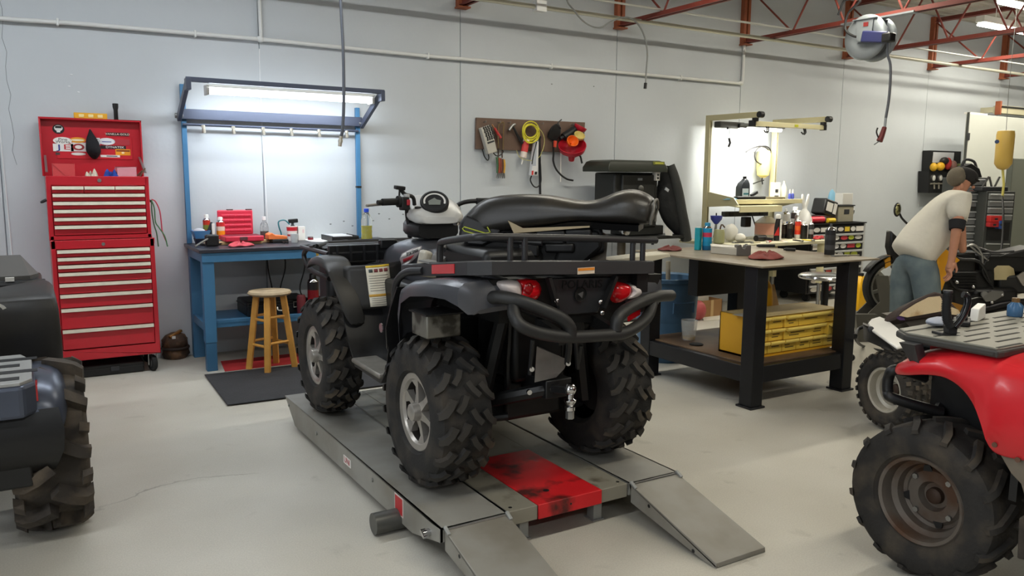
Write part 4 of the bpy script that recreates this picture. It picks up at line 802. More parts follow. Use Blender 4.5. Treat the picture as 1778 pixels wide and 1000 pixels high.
for pts in (((1000,590),(1003,640)),((925,590),(920,650)),((1008,600),(1003,632))): MB().cyl(RY(*pts[0],2.70),RY(*pts[1],2.72),0.010,n=8).build('brace_rod', M_frame, t)
# bumper
bt = MB(); Yb = lambda px, py, y: PY(px, py, y)
b1 = [Yb(846,517,2.66),Yb(870,516,2.60),Yb(906,524,2.54),Yb(948,540,2.50),Yb(975,553,2.48),Yb(988,567,2.475),Yb(991,583,2.475)]
b2 = [Yb(1165,513,2.66),Yb(1140,515,2.60),Yb(1104,529,2.54),Yb(1083,541,2.50),Yb(1072,555,2.48),Yb(1069,575,2.475)]
b3 = [Yb(892,532,2.56),Yb(893,548,2.53),Yb(903,564,2.50),Yb(925,575,2.485),Yb(955,582,2.475),Yb(991,585,2.475),Yb(1050,582,2.475),Yb(1080,579,2.475),Yb(1104,568,2.50),Yb(1124,550,2.54),Yb(1132,528,2.585)]
M_bump = mat('bumper_black', (32,32,32), 0.5, var=0.12, vs=8)
for q in (b1,b2): MB().tube(q,0.026,k=6,n=14).build('bumper_tube', M_bump, t)
MB().tube(b3,0.025,k=6,n=14).build('bumper_tube', M_bump, t)
for s in (-1,1): MB().bar((1.87+s*0.13,2.50,0.86),(1.87+s*0.13,2.68,0.90),0.03,0.05,up=(0,0,1)).build('bumper_mount', M_frame, t)
for px, py in ((966,522),(1042,524),(1045,543)): q = Yb(px,py,2.57); MB().ell(q,(0.011,0.011,0.011),n=10,m=6).build('bolt', M_chrome, t)
# tail plate, arms, lamps
yp = 2.605
MB().hexa([Yb(px,py,yp) for px, py in ((958,484),(1062,481),(1038,543),(974,547))],[Yb(px,py,yp)+Vector((0,0.02,0)) for px, py in ((958,484),(1062,481),(1038,543),(974,547))]).build('tail_plate', mat('tail_plate_black',(34,35,38),0.45), t, bev=0.004)
a, b_ = Yb(973,495,yp-0.001), Yb(1048,493,yp-0.001); ang = math.atan2(b_.z-a.z, b_.x-a.x)
text_obj('lettering','POLARIS',0.048,facing((a+b_)*0.5+Vector((0.0,-0.0015,0)),(0,-1,0)) @ Matrix.Rotation(ang,4,'Z'),mat('embossed_black',(8,8,8),0.7),t,ext=0.001,sx=1.12)
q = Yb(1007,511,yp-0.002); MB().lathe([(0,0),(0.028,0),(0.030,0.006)],q,(0,-1,0),n=24,cap=False).build('emblem', mat('embossed_black',(14,14,14),0.7), t); MB().prism([q+Vector((0.012*math.cos(k*2.09+0.5)+0.006*math.cos(k*2.09+1.6),-0.007,0.012*math.sin(k*2.09+0.5)+0.006*math.sin(k*2.09+1.6))) for k in range(3)],(0,-0.002,0)).build('emblem', mat('emblem_grey',(80,80,80),0.5), t)
MB().bar(Yb(952,482,2.585),Yb(966,530,2.575),0.014,0.030,up=(0,1,0)).build('tail_arm', M_frame, t); MB().bar(Yb(1068,480,2.585),Yb(1046,535,2.575),0.014,0.030,up=(0,1,0)).build('tail_arm', M_frame, t)
MB().hexa([Yb(px,py,2.64) for px, py in ((850,486),(1150,476),(1120,540),(1050,560),(960,560),(880,530))],[Yb(px,py,2.64)+Vector((0,0.08,0)) for px, py in ((850,486),(1150,476),(1120,540),(1050,560),(960,560),(880,530))]).build('tail_housing', M_eng, t)
def lamp(pts, y, m, nm, bulge=0.03):
    c = sum((Yb(px,py,y) for px, py in pts), Vector())/len(pts); o = [Yb(px,py,y) for px, py in catmull([(a,b,0) for a, b in pts],3,closed=True) for px, py in [(px,py)]] if False else [Yb(p.x,p.y,y) for p in catmull([(a,b,0) for a, b in pts],3,closed=True)]
    rings = [[p+Vector((0,0.03,0)) for p in o], o, [c+(p-c)*0.88+Vector((0,-bulge*0.55,0)) for p in o], [c+(p-c)*0.55+Vector((0,-bulge*0.9,0)) for p in o], [c+(p-c)*0.15+Vector((0,-bulge,0)) for p in o]]
    return MB().loft(rings).build(nm, m, t, smooth=50)
l1 = lamp(((868,489),(898,487),(904,504),(900,517),(880,512),(868,500)),2.625,M_clrl,'tail_lamp_clear'); l2 = lamp(((900,487),(930,486),(939,503),(930,520),(912,523),(899,516),(904,502)),2.625,M_tail,'tail_lamp_red')
lamp(((1066,490),(1090,493),(1094,507),(1084,520),(1068,526),(1060,510)),2.625,M_tail,'tail_lamp_red'); lamp(((1091,494),(1108,497),(1113,507),(1104,516),(1086,519),(1094,506)),2.625,M_clrl,'tail_lamp_clear')
MB().ell(Yb(918,502,2.60),(0.022,0.008,0.026)).build('lamp_bulb_ring', mat('deep_red_lens',(140,10,16),0.15,coat=0.6), t)
MB().hexa([Yb(px,py,2.60) for px, py in ((1092,541),(1112,532),(1112,546),(1092,558))],[Yb(px,py,2.60)+Vector((0,0.01,0)) for px, py in ((1092,541),(1112,532),(1112,546),(1092,558))]).build('side_reflector', M_tail, t)
# rear fenders
def fender(s):
    m = MB(); X = lambda x: 1.87+s*(1.87-x) if s > 0 else x
    # sections along y: (y, z_top, outer x, drop of outer flange, inner x)
    secs = [(3.24,0.80,1.37,0.10,1.50),(3.21,0.93,1.35,0.09,1.52),(3.15,1.012,1.335,0.07,1.55),(3.02,1.050,1.32,0.06,1.57),(2.85,1.075,1.32,0.062,1.58),(2.72,1.085,1.335,0.068,1.58),(2.655,1.080,1.36,0.085,1.58),(2.635,1.05,1.39,0.085,1.58),(2.63,0.975,1.41,0.01,1.58)]
    dz = -0.03 if s > 0 else 0.0; rings = []
    for y, zt, xo, dr, xi in secs:
        zt += dz
        rings.append([(X(xi),y,zt+0.012),(X((xi+xo)/2),y,zt+0.012),(X(xo+0.03),y,zt+0.004),(X(xo+0.008),y,zt-0.012),(X(xo),y,zt-dr*0.5),(X(xo+0.004),y,zt-dr),(X(xo+0.012),y+0.006,zt-dr),(X(xo+0.02),y+0.008,zt-dr*0.5),(X(xo+0.04),y+0.01,zt-0.012),(X(xi),y+0.01,zt-0.004)])
    m.loft(rings); return m.build('rear_fender', M_gun, t, smooth=32)
for s in (-1,1): fender(s)
# black wheel arch liner and front skirt of the rear fender
for s in (-1,1):
    X = lambda x: x if s < 0 else 3.74-x
    MB().loft([[(X(xa),y,z),(X(1.60),y,z),(X(1.60),y+0.012,z),(X(xa),y+0.012,z)] for xa, y, z in ((1.36,3.235,1.00),(1.355,3.30,0.90),(1.35,3.345,0.80),(1.36,3.36,0.70),(1.40,3.33,0.60))]).build('arch_liner', M_blk, t, smooth=50)
    MB().bb(min(X(1.58),X(1.62)),max(X(1.58),X(1.62)),2.72,3.3,0.90,1.06).build('arch_side', M_eng, t)
# grey tool box / silencer behind the left wheel
xq = PY(741,566,2.85); xr_ = PY(801,566,2.85)
MB().bb(xq.x,xr_.x,2.85,3.0,0.838,0.935).build('silencer_box', mat('scuffed_box_steel',(120,118,110),0.45,0.5,col2=(60,58,52),vs=11,thr=(0.45,0.6)), t, bev=0.007)
MB().bb(xq.x-0.012,xr_.x,2.83,3.0,0.934,0.940).build('box_flange', M_frame, t)
# rear rack
M_rack = mat('rack_plastic', (52,52,54), 0.45, var=0.08, vs=6); M_rail = mat('rack_rail', (40,40,42), 0.4)
zc = lambda x: 1.128-(x-1.87)*0.048
def P3(x, y, dz=0): return Vector((x, y, zc(x)+dz-0.115*(y-2.58)))
# bed rim as a hollow frame with slats
out = [P3(1.42,3.33),P3(1.415,2.68),P3(1.47,2.585),P3(1.70,2.56),P3(2.04,2.56),P3(2.27,2.585),P3(2.315,2.68),P3(2.31,3.33)]
inn = [P3(1.50,3.27),P3(1.50,2.72),P3(1.53,2.66),P3(1.72,2.64),P3(2.02,2.64),P3(2.20,2.66),P3(2.23,2.72),P3(2.23,3.27)]
m = MB(); n = len(out); up = Vector((0,0,0.028)); rings = []
for a, c in zip(out, inn): rings.append([a-up, a+up*0.8, a.lerp(c,0.15)+up, c+up, c-up])
rings.append(rings[0]); m.loft(rings, cap=False)
m.build('rear_rack_rim', M_rack, t, smooth=30)
for i in range(5): 
    x = 1.56+i*0.155; MB().bar(P3(x,2.64),P3(x,3.28),0.06,0.022,up=(0,0,1)).build('rack_slat', M_rack, t, bev=0.004)
for i in range(2): MB().bar(P3(1.49,2.88+0.22*i,-0.012),P3(2.24,2.88+0.22*i,-0.012),0.03,0.02,up=(0,0,1)).build('rack_crossbar', M_rail, t)
q0, q1 = PX(752,478,1.42), PX(790,478,1.417); MB().hexa([P3(1.4135,q1.y,-0.02),P3(1.4135,q0.y,-0.02),P3(1.4135,q0.y,0.018),P3(1.4135,q1.y,0.018)],[P3(1.419,q1.y,-0.02),P3(1.419,q0.y,-0.02),P3(1.419,q0.y,0.018),P3(1.419,q1.y,0.018)]).build('side_reflector', M_tail, t)
MB().bb(1.42,1.47,3.03,3.14,1.120,1.128).build('rack_hatch', mat('hatch_grey',(120,120,118),0.4), t)
MB().tube([PX(735,470,1.42),PX(708,472,1.40),PX(692,484,1.39),PX(686,502,1.39),PX(685,522,1.40)],0.017,k=5,n=10).build('rack_side_bar', M_rail, t)
zt = lambda x: 1.243-(x-1.87)*0.045
rail = [(1.445,2.98,zt(1.445)-0.085),(1.443,2.97,zt(1.44)-0.02),(1.44,2.93,zt(1.44)-0.004),(1.432,2.70,zt(1.43)),(1.45,2.635,zt(1.45)),(1.53,2.615,zt(1.53)),(1.87,2.605,zt(1.87)),(2.29,2.600,zt(2.29)-0.004)]
rail = [(a,b,c-0.115*(b-2.61)) for a, b, c in rail]; MB().tube(rail,0.0145,k=5,n=10).build('rear_rail', M_rail, t)
for x in (1.562,1.628,2.165,2.22): MB().cyl((x,2.605,zt(x)),(x,2.605,zc(x)+0.02),0.012,n=10).build('rail_post', M_rail, t)
for x, z in ((2.17,0),(2.27,0)): MB().cyl((x,2.60,zt(x)),(x,2.60,zt(x)-0.022),0.006,n=8).build('rail_peg', M_rail, t)
q = Yb(1018,470,2.555); MB().bb(q.x-0.042,q.x+0.042,2.5555,2.5575,q.z-0.013,q.z+0.013).build('warning_label', mat('amber_label',(206,190,170),0.5), t); MB().bb(q.x-0.040,q.x+0.040,2.5545,2.556,q.z+0.001,q.z+0.011).build('warning_label', mat('amber_strip',(214,130,40),0.5), t)
# rack bracket under the right side
MB().bb(2.19,2.25,2.60,2.66,1.00,1.10).build('rack_bracket', M_frame, t)
# centre body: tank cover and pod
def ring_box(cx, y, hw, z0, z1, rnd=0.3):
    pts = []; zc_ = (z0+z1)/2; hz = (z1-z0)/2
    for i in range(16):
        a = 2*PI*i/16+PI/16; c, s_ = math.cos(a), math.sin(a); e = 0.55
        pts.append((cx+hw*math.copysign(abs(c)**e,c), y, zc_+hz*math.copysign(abs(s_)**e,s_)))
    return pts
MB().loft([ring_box(1.87,y,hw,z0,z1) for y, hw, z0, z1 in ((3.50,0.10,0.90,1.06),(3.62,0.145,0.86,1.10),(3.80,0.165,0.84,1.15),(4.0,0.17,0.84,1.165),(4.2,0.165,0.84,1.13),(4.42,0.14,0.84,1.06),(4.60,0.10,0.86,1.0))]).build('tank_cover', M_gun, t, smooth=60, sub=1)
# decal on the left side of the tank cover
dpx = [(696,449),(700,440),(718,431),(734,427),(733,434),(724,447),(712,458),(701,466)]
dx = [PX(px,py,1.69) for px, py in dpx]
dc = MB().poly([p+Vector((-0.006,0,0)) for p in dx]).build('decal', mat('decal_grey',(150,140,140),0.4), t, solid=0.002); 
for pts, cc in ((((697,448),(703,440),(733,428),(732,433),(704,446)),(222,220,216)),(((702,450),(722,442),(716,450),(703,456)),(150,30,40)),(((702,459),(716,452),(709,460),(703,464)),(206,204,200))):
    MB().poly([PX(px,py,1.69)+Vector((-0.0085,0,0)) for px, py in pts]).build('decal_stripe', solid('decal_%d'%cc[0],cc), dc, solid=0.001)
a, b_ = PX(699,443,1.68), PX(733,430.5,1.68); dv = (b_-a).normalized(); nn = Vector((-1,0,0)); up_ = nn.cross(dv)
Mt = Matrix((dv, up_, nn)).transposed().to_4x4(); Mt.translation = (a+b_)*0.5+Vector((0,0,-0.004))
text_obj('lettering','SPORTSMAN',0.026,Mt,solid('decal_dark',(40,40,46)),dc,sx=1.05)
# handlebar pod with gauge
Mp = T(1.87,3.97,1.27) @ Matrix.Rotation(math.radians(-8),4,'Z')
def podring(y, hw, z0, z1, cx=0): return [Mp @ Vector(p) for p in ring_box(cx,y,hw,z0,z1)]
MB().loft([podring(-0.17,0.10,-0.03,0.005),podring(-0.14,0.14,-0.035,0.03),podring(-0.05,0.15,-0.03,0.085),podring(0.03,0.13,-0.02,0.115),podring(0.10,0.10,0.0,0.115),podring(0.17,0.06,0.02,0.08)]).build('pod_cover', M_silv, t, smooth=45)
MB().loft([podring(-0.14,0.11,-0.11,-0.025),podring(-0.05,0.145,-0.115,-0.02),podring(0.06,0.14,-0.11,-0.01),podring(0.15,0.09,-0.06,0.02)]).build('pod_base', M_blk, t, smooth=60)
gn = (Mp.to_3x3() @ Vector((-0.20,-0.68,0.70))).normalized(); gc = Mp @ Vector((-0.006,-0.092,0.078))
MB().lathe([(0.072,-0.04),(0.078,0.006),(0.074,0.014),(0.066,0.015),(0.062,0.008)],gc,gn,n=36,cap=False).build('gauge_bezel', M_black, t)
g = MB().lathe([(0,0.010),(0.065,0.010)],gc,gn,n=36,cap=False).build('gauge_face', mat('gauge_dark',(34,34,36),0.3), t)
gu, gv = frame(gn); gv2 = (Vector((0,0,1))-gn*gn.z).normalized(); gu2 = gv2.cross(gn)
MB().loft([[gc+gn*0.0112+(gu2*math.cos(a)+gv2*math.sin(a))*r for r in (0.050,0.060)] for a in [PI*(-0.1+1.2*i/20) for i in range(21)]],closed=False).build('gauge_scale', mat('gauge_white',(210,208,204),0.4), g)
MB().prism([gc+gn*0.0112+gu2*x+gv2*y for x, y in ((-0.030,-0.026),(0.030,-0.026),(0.034,0.006),(0.012,0.012),(0.0,0.024),(-0.018,0.012),(-0.034,0.0))],gn*0.001).build('gauge_screen', mat('gauge_lcd',(120,124,118),0.3), g)
MB().ell(Mp @ Vector((-0.10,-0.10,0.052)),(0.02,0.012,0.008),n=10,m=6).build('pod_switch', M_black, t)
MB().ell(Mp @ Vector((0.10,-0.13,-0.02)),(0.028,0.02,0.03),n=12,m=8).build('ignition_bezel', M_chrome, t)
# handlebar
hb = [(1.86,3.98,1.20),(1.76,3.97,1.24),(1.725,3.93,1.30),(1.70,3.91,1.335),(1.64,3.885,1.352),(1.52,3.86,1.352)]
MB().tube(hb,0.0125,k=5,n=10).build('handlebar', M_black, t); MB().tube([(3.74-x,y+0.05,z) for x, y, z in hb],0.0125,k=5,n=10).build('handlebar', M_black, t)
g0, g1 = PY(664,351,3.86), PY(690,350,3.88)
MB().tube([g0,g0.lerp(g1,0.12),g1],0.0185,n=14).build('grip', M_rubber, t); MB().tube([(2.13,3.92,1.352),(2.23,3.91,1.352)],0.0185,n=14).build('grip', M_rubber, t)
MB().cyl(g1,g1+Vector((0.016,0,0)),0.030,n=16).build('grip_flange', M_rubber, t); MB().box(g1+Vector((0.036,-0.005,-0.01)),(0.042,0.05,0.07)).build('switch_block', M_black, t, bev=0.006)
MB().box(g1+Vector((0.048,-0.032,-0.004)),(0.018,0.012,0.03)).build('red_switch', mat('switch_red',(170,40,50),0.4), t, bev=0.003); MB().box(g1+Vector((0.052,0.0,0.028)),(0.02,0.04,0.022)).build('switch_clamp', M_silv, t, bev=0.003)
MB().tube([g1+Vector((0.02,0.06,-0.01)),g0+Vector((0.03,0.07,-0.012)),g0+Vector((-0.075,0.03,-0.018))],[0.009,0.007],n=8,k=4).build('brake_lever', M_alu, t)
q = PY(694,326,3.92); MB().box(q,(0.055,0.035,0.020),(0.1,0.1,0)).build('mirror_mount', M_black, t, bev=0.004); MB().tube([q,q+Vector((0.03,0,-0.035)),q+Vector((0.075,0,-0.05)),q+Vector((0.085,0,-0.10))],0.011,k=4,n=8).build('mount_arm', M_black, t); MB().tube([q+Vector((0,0,-0.005)),q+Vector((-0.004,0,-0.05)),g1+Vector((0.02,0,0.02))],0.005,n=6).build('cable', M_black, t)
MB().tube([g1+Vector((0.06,0.01,0.0)),(1.73,3.96,1.28),(1.745,3.97,1.22),(1.76,4.0,1.16)],0.014,k=4,n=8).build('cable_bundle', M_black, t)
MB().tube([(2.0,3.98,1.25),(2.0,4.05,1.33),(2.0,4.08,1.39)],0.006,n=6).build('wire', M_black, t)
# leg shields with the warning sticker
for s in (-1,1):
    X = lambda x: x if s < 0 else 3.74-x
    def sh(u, v):
        x = 1.385+u*0.34; zt_ = 1.035-0.02*(1-u); zb = 0.79+0.01*u; y = 4.02-0.05*math.sin(u*PI)+0.05*(1-v)*(-1); return Vector((X(x), y-0.03*u, zb+(zt_-zb)*v))
    ls = MB().grid(sh,10,8).build('leg_shield', M_blk2, t, smooth=60, solid=0.006)
    if s < 0:
        st = MB().grid(lambda u, v: sh(0.30+u*0.37-0.15*v*0+0.02*(1-v), 0.05+0.93*v)+Vector((0,-0.006,0)),4,8).build('warning_sticker', mat('sticker_paper',(216,210,192),0.5), ls, solid=0.001)
        def band(v0, v1, mm, u0=0.0, u1=1.0, o=0.0078): MB().grid(lambda u, v: sh(0.30+(u0+u*(u1-u0))*0.37+0.02*(1-(v0+(v1-v0)*v)), 0.05+0.93*(v0+(v1-v0)*v))+Vector((0,-o,0)),4,1).build('print_band', mm, st, solid=0.0006)
        ye_ = mat('sticker_yellow',(222,186,50),0.5); ink = mat('sticker_ink',(150,146,138),0.6); ol = mat('sticker_orange',(196,150,60),0.5)
        band(0.95,1.0,ye_); band(0.24,0.30,ol)
        for k in range(4): band(0.83,0.91,mat('sticker_pict',(120,50,50) if k else (70,80,80),0.6) if k == 0 else mat('sticker_pict2',(130,60,64),0.6), 0.10+k*0.215, 0.26+k*0.215)
        for v in (0.74,0.68,0.62,0.56,0.50,0.44,0.38,0.19,0.14,0.09,0.04): band(v,v+0.016,ink,0.08,0.9 if int(v*100) % 3 else 0.74)
    # front fender flap
    rings = []
    for y, z, x0, x1 in ((4.56,0.98,1.345,1.46),(4.42,1.035,1.315,1.47),(4.26,1.055,1.305,1.47),(4.12,1.048,1.302,1.46),(4.03,1.0,1.305,1.445),(3.965,0.90,1.32,1.45),(3.925,0.80,1.345,1.46),(3.90,0.70,1.38,1.48)):
        d = Vector((0,0.02,0.0)) if z < 1.03 and y < 4.1 else Vector((0,0,-0.02))
        p = [Vector((X(x0),y,z-0.035 if y > 4.1 else z)),Vector((X(x0+0.012),y,z)),Vector((X((x0+x1)/2),y,z+0.006)),Vector((X(x1),y,z))]
        rings.append(p+[v+d for v in reversed(p)])
    MB().loft(rings).build('front_fender', M_gun if False else M_blk2, t, smooth=50, sub=1)
    # footwell and peg
    MB().loft([[(X(1.36),y,z),(X(1.66),y,z),(X(1.66),y,z-0.02),(X(1.36),y,z-0.02)] for y, z in ((3.98,0.80),(3.90,0.66),(3.80,0.545),(3.45,0.535),(3.38,0.60),(3.345,0.72))]).build('footwell', M_blk, t, smooth=50)
    MB().hexa([(X(1.34),3.80,0.548),(X(1.48),3.80,0.548),(X(1.48),3.42,0.542),(X(1.34),3.42,0.542)],[(X(1.34),3.80,0.572),(X(1.48),3.80,0.572),(X(1.48),3.42,0.566),(X(1.34),3.42,0.566)]).build('foot_peg', mat('worn_foot_peg',(124,120,112),0.5,0.5,var=0.2,vs=14), t, bev=0.01)
    MB().bb(min(X(1.58),X(1.68)),max(X(1.58),X(1.68)),3.30,4.0,0.50,0.95).build('side_panel', M_blk, t, bev=0.02)
    MB().cyl((X(1.335),3.36,0.80),(X(1.33),3.36,0.80),0.022,n=12).build('panel_bolt', M_chrome, t)
# front rack and brush guard
m = MB(); fx0, fx1, fy0, fy1, fz = 1.40, 2.34, 4.30, 4.86, 1.055
MB().tube([(fx0,fy0,fz),(fx0,fy1-0.05,fz),(fx0+0.06,fy1,fz),(fx1-0.06,fy1,fz),(fx1,fy1-0.05,fz),(fx1,fy0,fz),(fx0+0.02,fy0,fz)],0.014,n=8).build('front_rack_rim', M_rail, t)
MB().hexa([(fx0,fy0-0.01,fz-0.045),(fx1,fy0-0.01,fz-0.045),(fx1,fy0-0.01,fz+0.045),(fx0,fy0-0.01,fz+0.045)],[(fx0,fy0+0.02,fz-0.045),(fx1,fy0+0.02,fz-0.045),(fx1,fy0+0.02,fz+0.045),(fx0,fy0+0.02,fz+0.045)]).build('front_rack_apron', M_blk, t, bev=0.004)
for i in range(12):
    x = fx0+0.04+i*0.078; MB().bb(x,x+0.012,fy0-0.022,fy0-0.008,fz-0.045,fz+0.045).build('rack_rib', M_rail, t)
for i in range(6): MB().bb(fx0+0.05,fx1-0.05,fy0+0.06+i*0.085,fy0+0.105+i*0.085,fz-0.006,fz+0.012).build('rack_slat', M_blk, t, bev=0.003)
MB().bb(fx0+0.3,fx0+0.40,fy0-0.03,fy0+0.02,fz+0.02,fz+0.07).build('rack_latch', M_black, t, bev=0.006)
MB().tube([PX(572,484,1.42),PX(540,468,1.42),PX(528,445,1.42),PX(534,432,1.42),PX(550,428,1.42),(1.60,4.95,1.06)],0.015,k=5,n=10).build('brush_guard', M_black, t); MB().tube([(2.32,4.70,0.90),(2.32,4.92,0.95),(2.30,5.02,1.03),(2.2,5.0,1.06)],0.015,k=5,n=10).build('brush_guard', M_black, t)
MB().tube([(1.60,4.95,1.06),(1.87,5.0,1.06),(2.2,5.0,1.06)],0.015,n=8,k=4).build('brush_guard', M_black, t); MB().bb(1.50,2.24,4.62,4.84,0.62,1.0).build('front_cowl', M_blk, t, bev=0.05)
MB().hexa([PX(px,py,1.45) for px, py in ((548,437),(551,433),(553,452),(551,455))],[PX(px,py,1.45)+Vector((0.006,0,0)) for px, py in ((548,437),(551,433),(553,452),(551,455))]).build('yellow_tag', mat('tag_yellow',(200,160,50),0.5), t)
# things under and around the seat: airbox, electrics, tan padding
MB().bb(1.66,2.08,2.98,3.48,0.95,1.17).build('air_box', M_blk, t, bev=0.03); MB().loft([ring_box(1.72,y,hw,z0,z1) for y, hw, z0, z1 in ((3.55,0.05,0.98,1.10),(3.48,0.08,0.96,1.13),(3.36,0.08,0.96,1.12))]).build('intake_duct', mat('grey_duct',(96,92,86),0.5), t, smooth=60)
MB().box(PX(737,452,1.66),(0.05,0.07,0.10),(0.1,0.2,0.1)).build('reservoir', mat('milky_plastic',(170,164,150),0.4), t, bev=0.015)
MB().loft([ring_box(1.66,y,0.03,z0,z1) for y, z0, z1 in ((3.62,0.99,1.06),(3.40,1.0,1.07),(3.10,1.04,1.08))]).build('side_pad', mat('tan_pad',(150,140,120),0.6), t, smooth=60)
for i, pts in enumerate((((1.75,3.55,1.12),(1.70,3.45,1.16),(1.62,3.3,1.15)),((1.8,3.3,1.19),(1.75,3.1,1.21),(1.9,2.9,1.2)),((1.9,3.2,1.19),(2.05,3.0,1.22),(2.1,2.85,1.19)))): MB().tube(pts,0.012,k=5,n=8).build('wiring_loom', M_black, t)
# ---- seat lying across the rack
sA, sB = Vector((1.70,3.36,0)), Vector((2.36,2.70,0)); sd = (sB-sA).normalized(); sn = Vector((sd.y,-sd.x,0))      # sn points to the camera side
if sn.dot(Vector((0,0,0))-sA) < 0: sn = -sn
def SP(px, py, off=0.0):
    d = ray(px,py); p0 = sA+sn*off; k = (p0-CAM).dot(sn)/d.dot(sn); return CAM+d*k
seat = thing('saddle_cushion', 'black vinyl quad seat lifted off and laid across the rear rack', 'seat', (2.0,3.0,1.25))
top = [(792,392),(806,372),(822,356),(838,345),(862,339),(900,336.5),(935,337),(962,340),(985,345),(1010,349),(1032,348),(1052,341),(1070,332),(1090,327.5),(1108,329),(1126,338),(1138,347)]
bot = [(796,408),(808,410),(824,410),(840,408),(865,403),(900,399),(935,394),(962,390),(985,386),(1010,384),(1032,386),(1052,388),(1070,389),(1090,390),(1108,391),(1122,391),(1130,390)]
hwid = [0.05,0.075,0.09,0.10,0.105,0.11,0.115,0.12,0.125,0.13,0.135,0.145,0.15,0.155,0.155,0.15,0.14]
rings = []
for (tx,ty),(bx_,by_),w in zip(top,bot,hwid):
    a, b_ = SP(tx,ty,0.05), SP(bx_,by_,w)
    c = a-sn*0.05; bc = b_-sn*w; H = a.z-b_.z; o = c.copy(); o.z = 0; base = Vector((c.x,c.y,0)); bb_ = Vector((bc.x,bc.y,0))
    f = lambda u, k: (base if k > 0.5 else bb_)+sn*u+Vector((0,0,b_.z+H*k))
    rings.append([f(w,0.0),f(w*1.04,0.25),f(w*1.0,0.60),f(w*0.85,0.86),f(w*0.5,0.985),f(0,1.0),f(-w*0.5,0.985),f(-w*0.85,0.86),f(-w,0.6),f(-w*1.04,0.25),f(-w,0.0),f(0,-0.02)])
M_vinyl = mat('worn_black_vinyl', (38,36,33), 0.34, col2=(64,58,48), vs=5, thr=(0.5,0.8), bump=0.06, bs=150)
MB().loft(rings).build('seat_cover', M_vinyl, seat, smooth=70, sub=1)
MB().tube([r[5]+Vector((0,0,0.001)) if False else r for r in [Vector(q) for q in rings[-1][:11]]],0.006,n=6).build('seat_piping', mat('piping_grey',(96,94,88),0.5), seat)
rp = [[Vector(q) for q in r] for r in rings[1:15]]
MB().loft([[r[0]-sn*0.015+Vector((0,0,-0.002)),r[0]-sn*0.03-Vector((0,0,0.03)),r[10]+sn*0.03-Vector((0,0,0.03)),r[10]+sn*0.015+Vector((0,0,-0.002))] for r in rp]).build('seat_pan', M_blk, seat, smooth=40)
MB().hexa([SP(px,py,0.122) for px, py in ((882,383),(908,396),(1024,392),(1024,395),(892,405))],[SP(px,py,0.11) for px, py in ((882,383),(908,396),(1024,392),(1024,395),(892,405))]).build('foam_edge', mat('tan_foam',(176,160,130),0.8), seat, smooth=0)
MB().hexa([SP(px,py,0.10) for px, py in ((808,372),(800,388),(796,410),(812,426),(838,428),(860,418),(872,400),(846,388))],[SP(px,py,-0.08) for px, py in ((808,372),(800,388),(796,410),(812,426),(838,428),(860,418),(872,400),(846,388))]).build('nose_panel', M_blk, seat, bev=0.012)
MB().tube([SP(px,py,0.106) for px, py in ((846,394),(851,403),(843,405),(806,394),(803,397),(806,401),(842,411))],0.003,n=6).build('green_trim', mat('lime_trim',(176,186,60),0.5), seat)
for i, (x0, x1, y0, y1) in enumerate(((880,935,402,420),(935,985,398,424),(985,1030,396,418),(905,940,420,445),(950,1000,420,438))):
    a, b_ = SP(x0,y0,0.06), SP(x1,y1,0.06); MB().bar(a.lerp(b_,0.0)*0.5+SP(x0,y1,0.06)*0.5, b_*0.5+SP(x1,y0,0.06)*0.5, 0.12, abs(a.z-b_.z), up=(0,0,1)).build('pan_bracket', M_blk, seat, bev=0.01)
MB().hexa([SP(px,py,0.05) for px, py in ((1036,398),(1056,408),(1052,452),(1022,458))],[SP(px,py,-0.05) for px, py in ((1036,398),(1056,408),(1052,452),(1022,458))]).build('latch_plate', mat('dull_tan_metal',(116,108,96),0.4,0.6,var=0.2,vs=12), seat, smooth=0)
MB().hexa([SP(px,py,0.10) for px, py in ((980,405),(1040,400),(1046,430),(1010,462),(960,455))],[SP(px,py,-0.10) for px, py in ((980,405),(1040,400),(1046,430),(1010,462),(960,455))]).build('rear_bin', M_blk, seat, bev=0.015)
bp_ = ((800,396),(900,400),(1045,392),(1052,436),(1004,460),(930,463),(880,456),(830,442),(806,424)); MB().hexa([SP(px,py,0.085) for px, py in bp_],[SP(px,py,-0.10) for px, py in bp_]).build('pan_body', mat('pan_black',(14,14,15),0.6), seat, bev=0.015)
m = MB(); pw = [Yb(1058,452,2.84),Yb(1105,446,2.84),Yb(1162,440,2.84),Yb(1165,446,2.84),Yb(1128,455,2.84),Yb(1062,458,2.84)]
tag(m.hexa(pw,[p+Vector((0,0.09,0.004)) for p in pw]).build('trim_panel', mat('cream_plastic',(196,190,170),0.45), bev=0.004), 'flat cream plastic panel lying on the right of the rear rack', 'panel')
# ================================================================= TOOL BOARD ON THE WALL
def C3(cx, cy, y=6.86): return PY(820+0.14*cx, 190+0.14*cy, y)
M_board = mat('brown_board', (98,78,66), 0.7, var=0.12, vs=7); GB = 'tools on the wall board'
a, b_, c, d = C3(55,100,6.895), C3(1400,160,6.895), C3(1380,540,6.895), C3(45,490,6.895)
bo = thing('tool_board', 'brown wooden board with hanging tools on the grey wall', 'board', (4.37,WY,1.9))
MB().hexa([a,b_,c,d],[p+Vector((0,0.03,0)) for p in (a,b_,c,d)]).build('plank', M_board, bo, smooth=0, bev=0.003)
for cx in (150,330,455,725,860,1060,1240): q = C3(cx,150+cx*0.03,6.88); MB().tube([q+Vector((0,0.018,0)),q+Vector((0,-0.03,-0.006)),q+Vector((0,-0.034,0.012))],0.004,n=6).build('hook', M_steel, bo)
def slab(pts, y, th): return MB().hexa([C3(x,z,y) for x, z in pts],[C3(x,z,y)+Vector((0,th,0)) for x, z in pts])
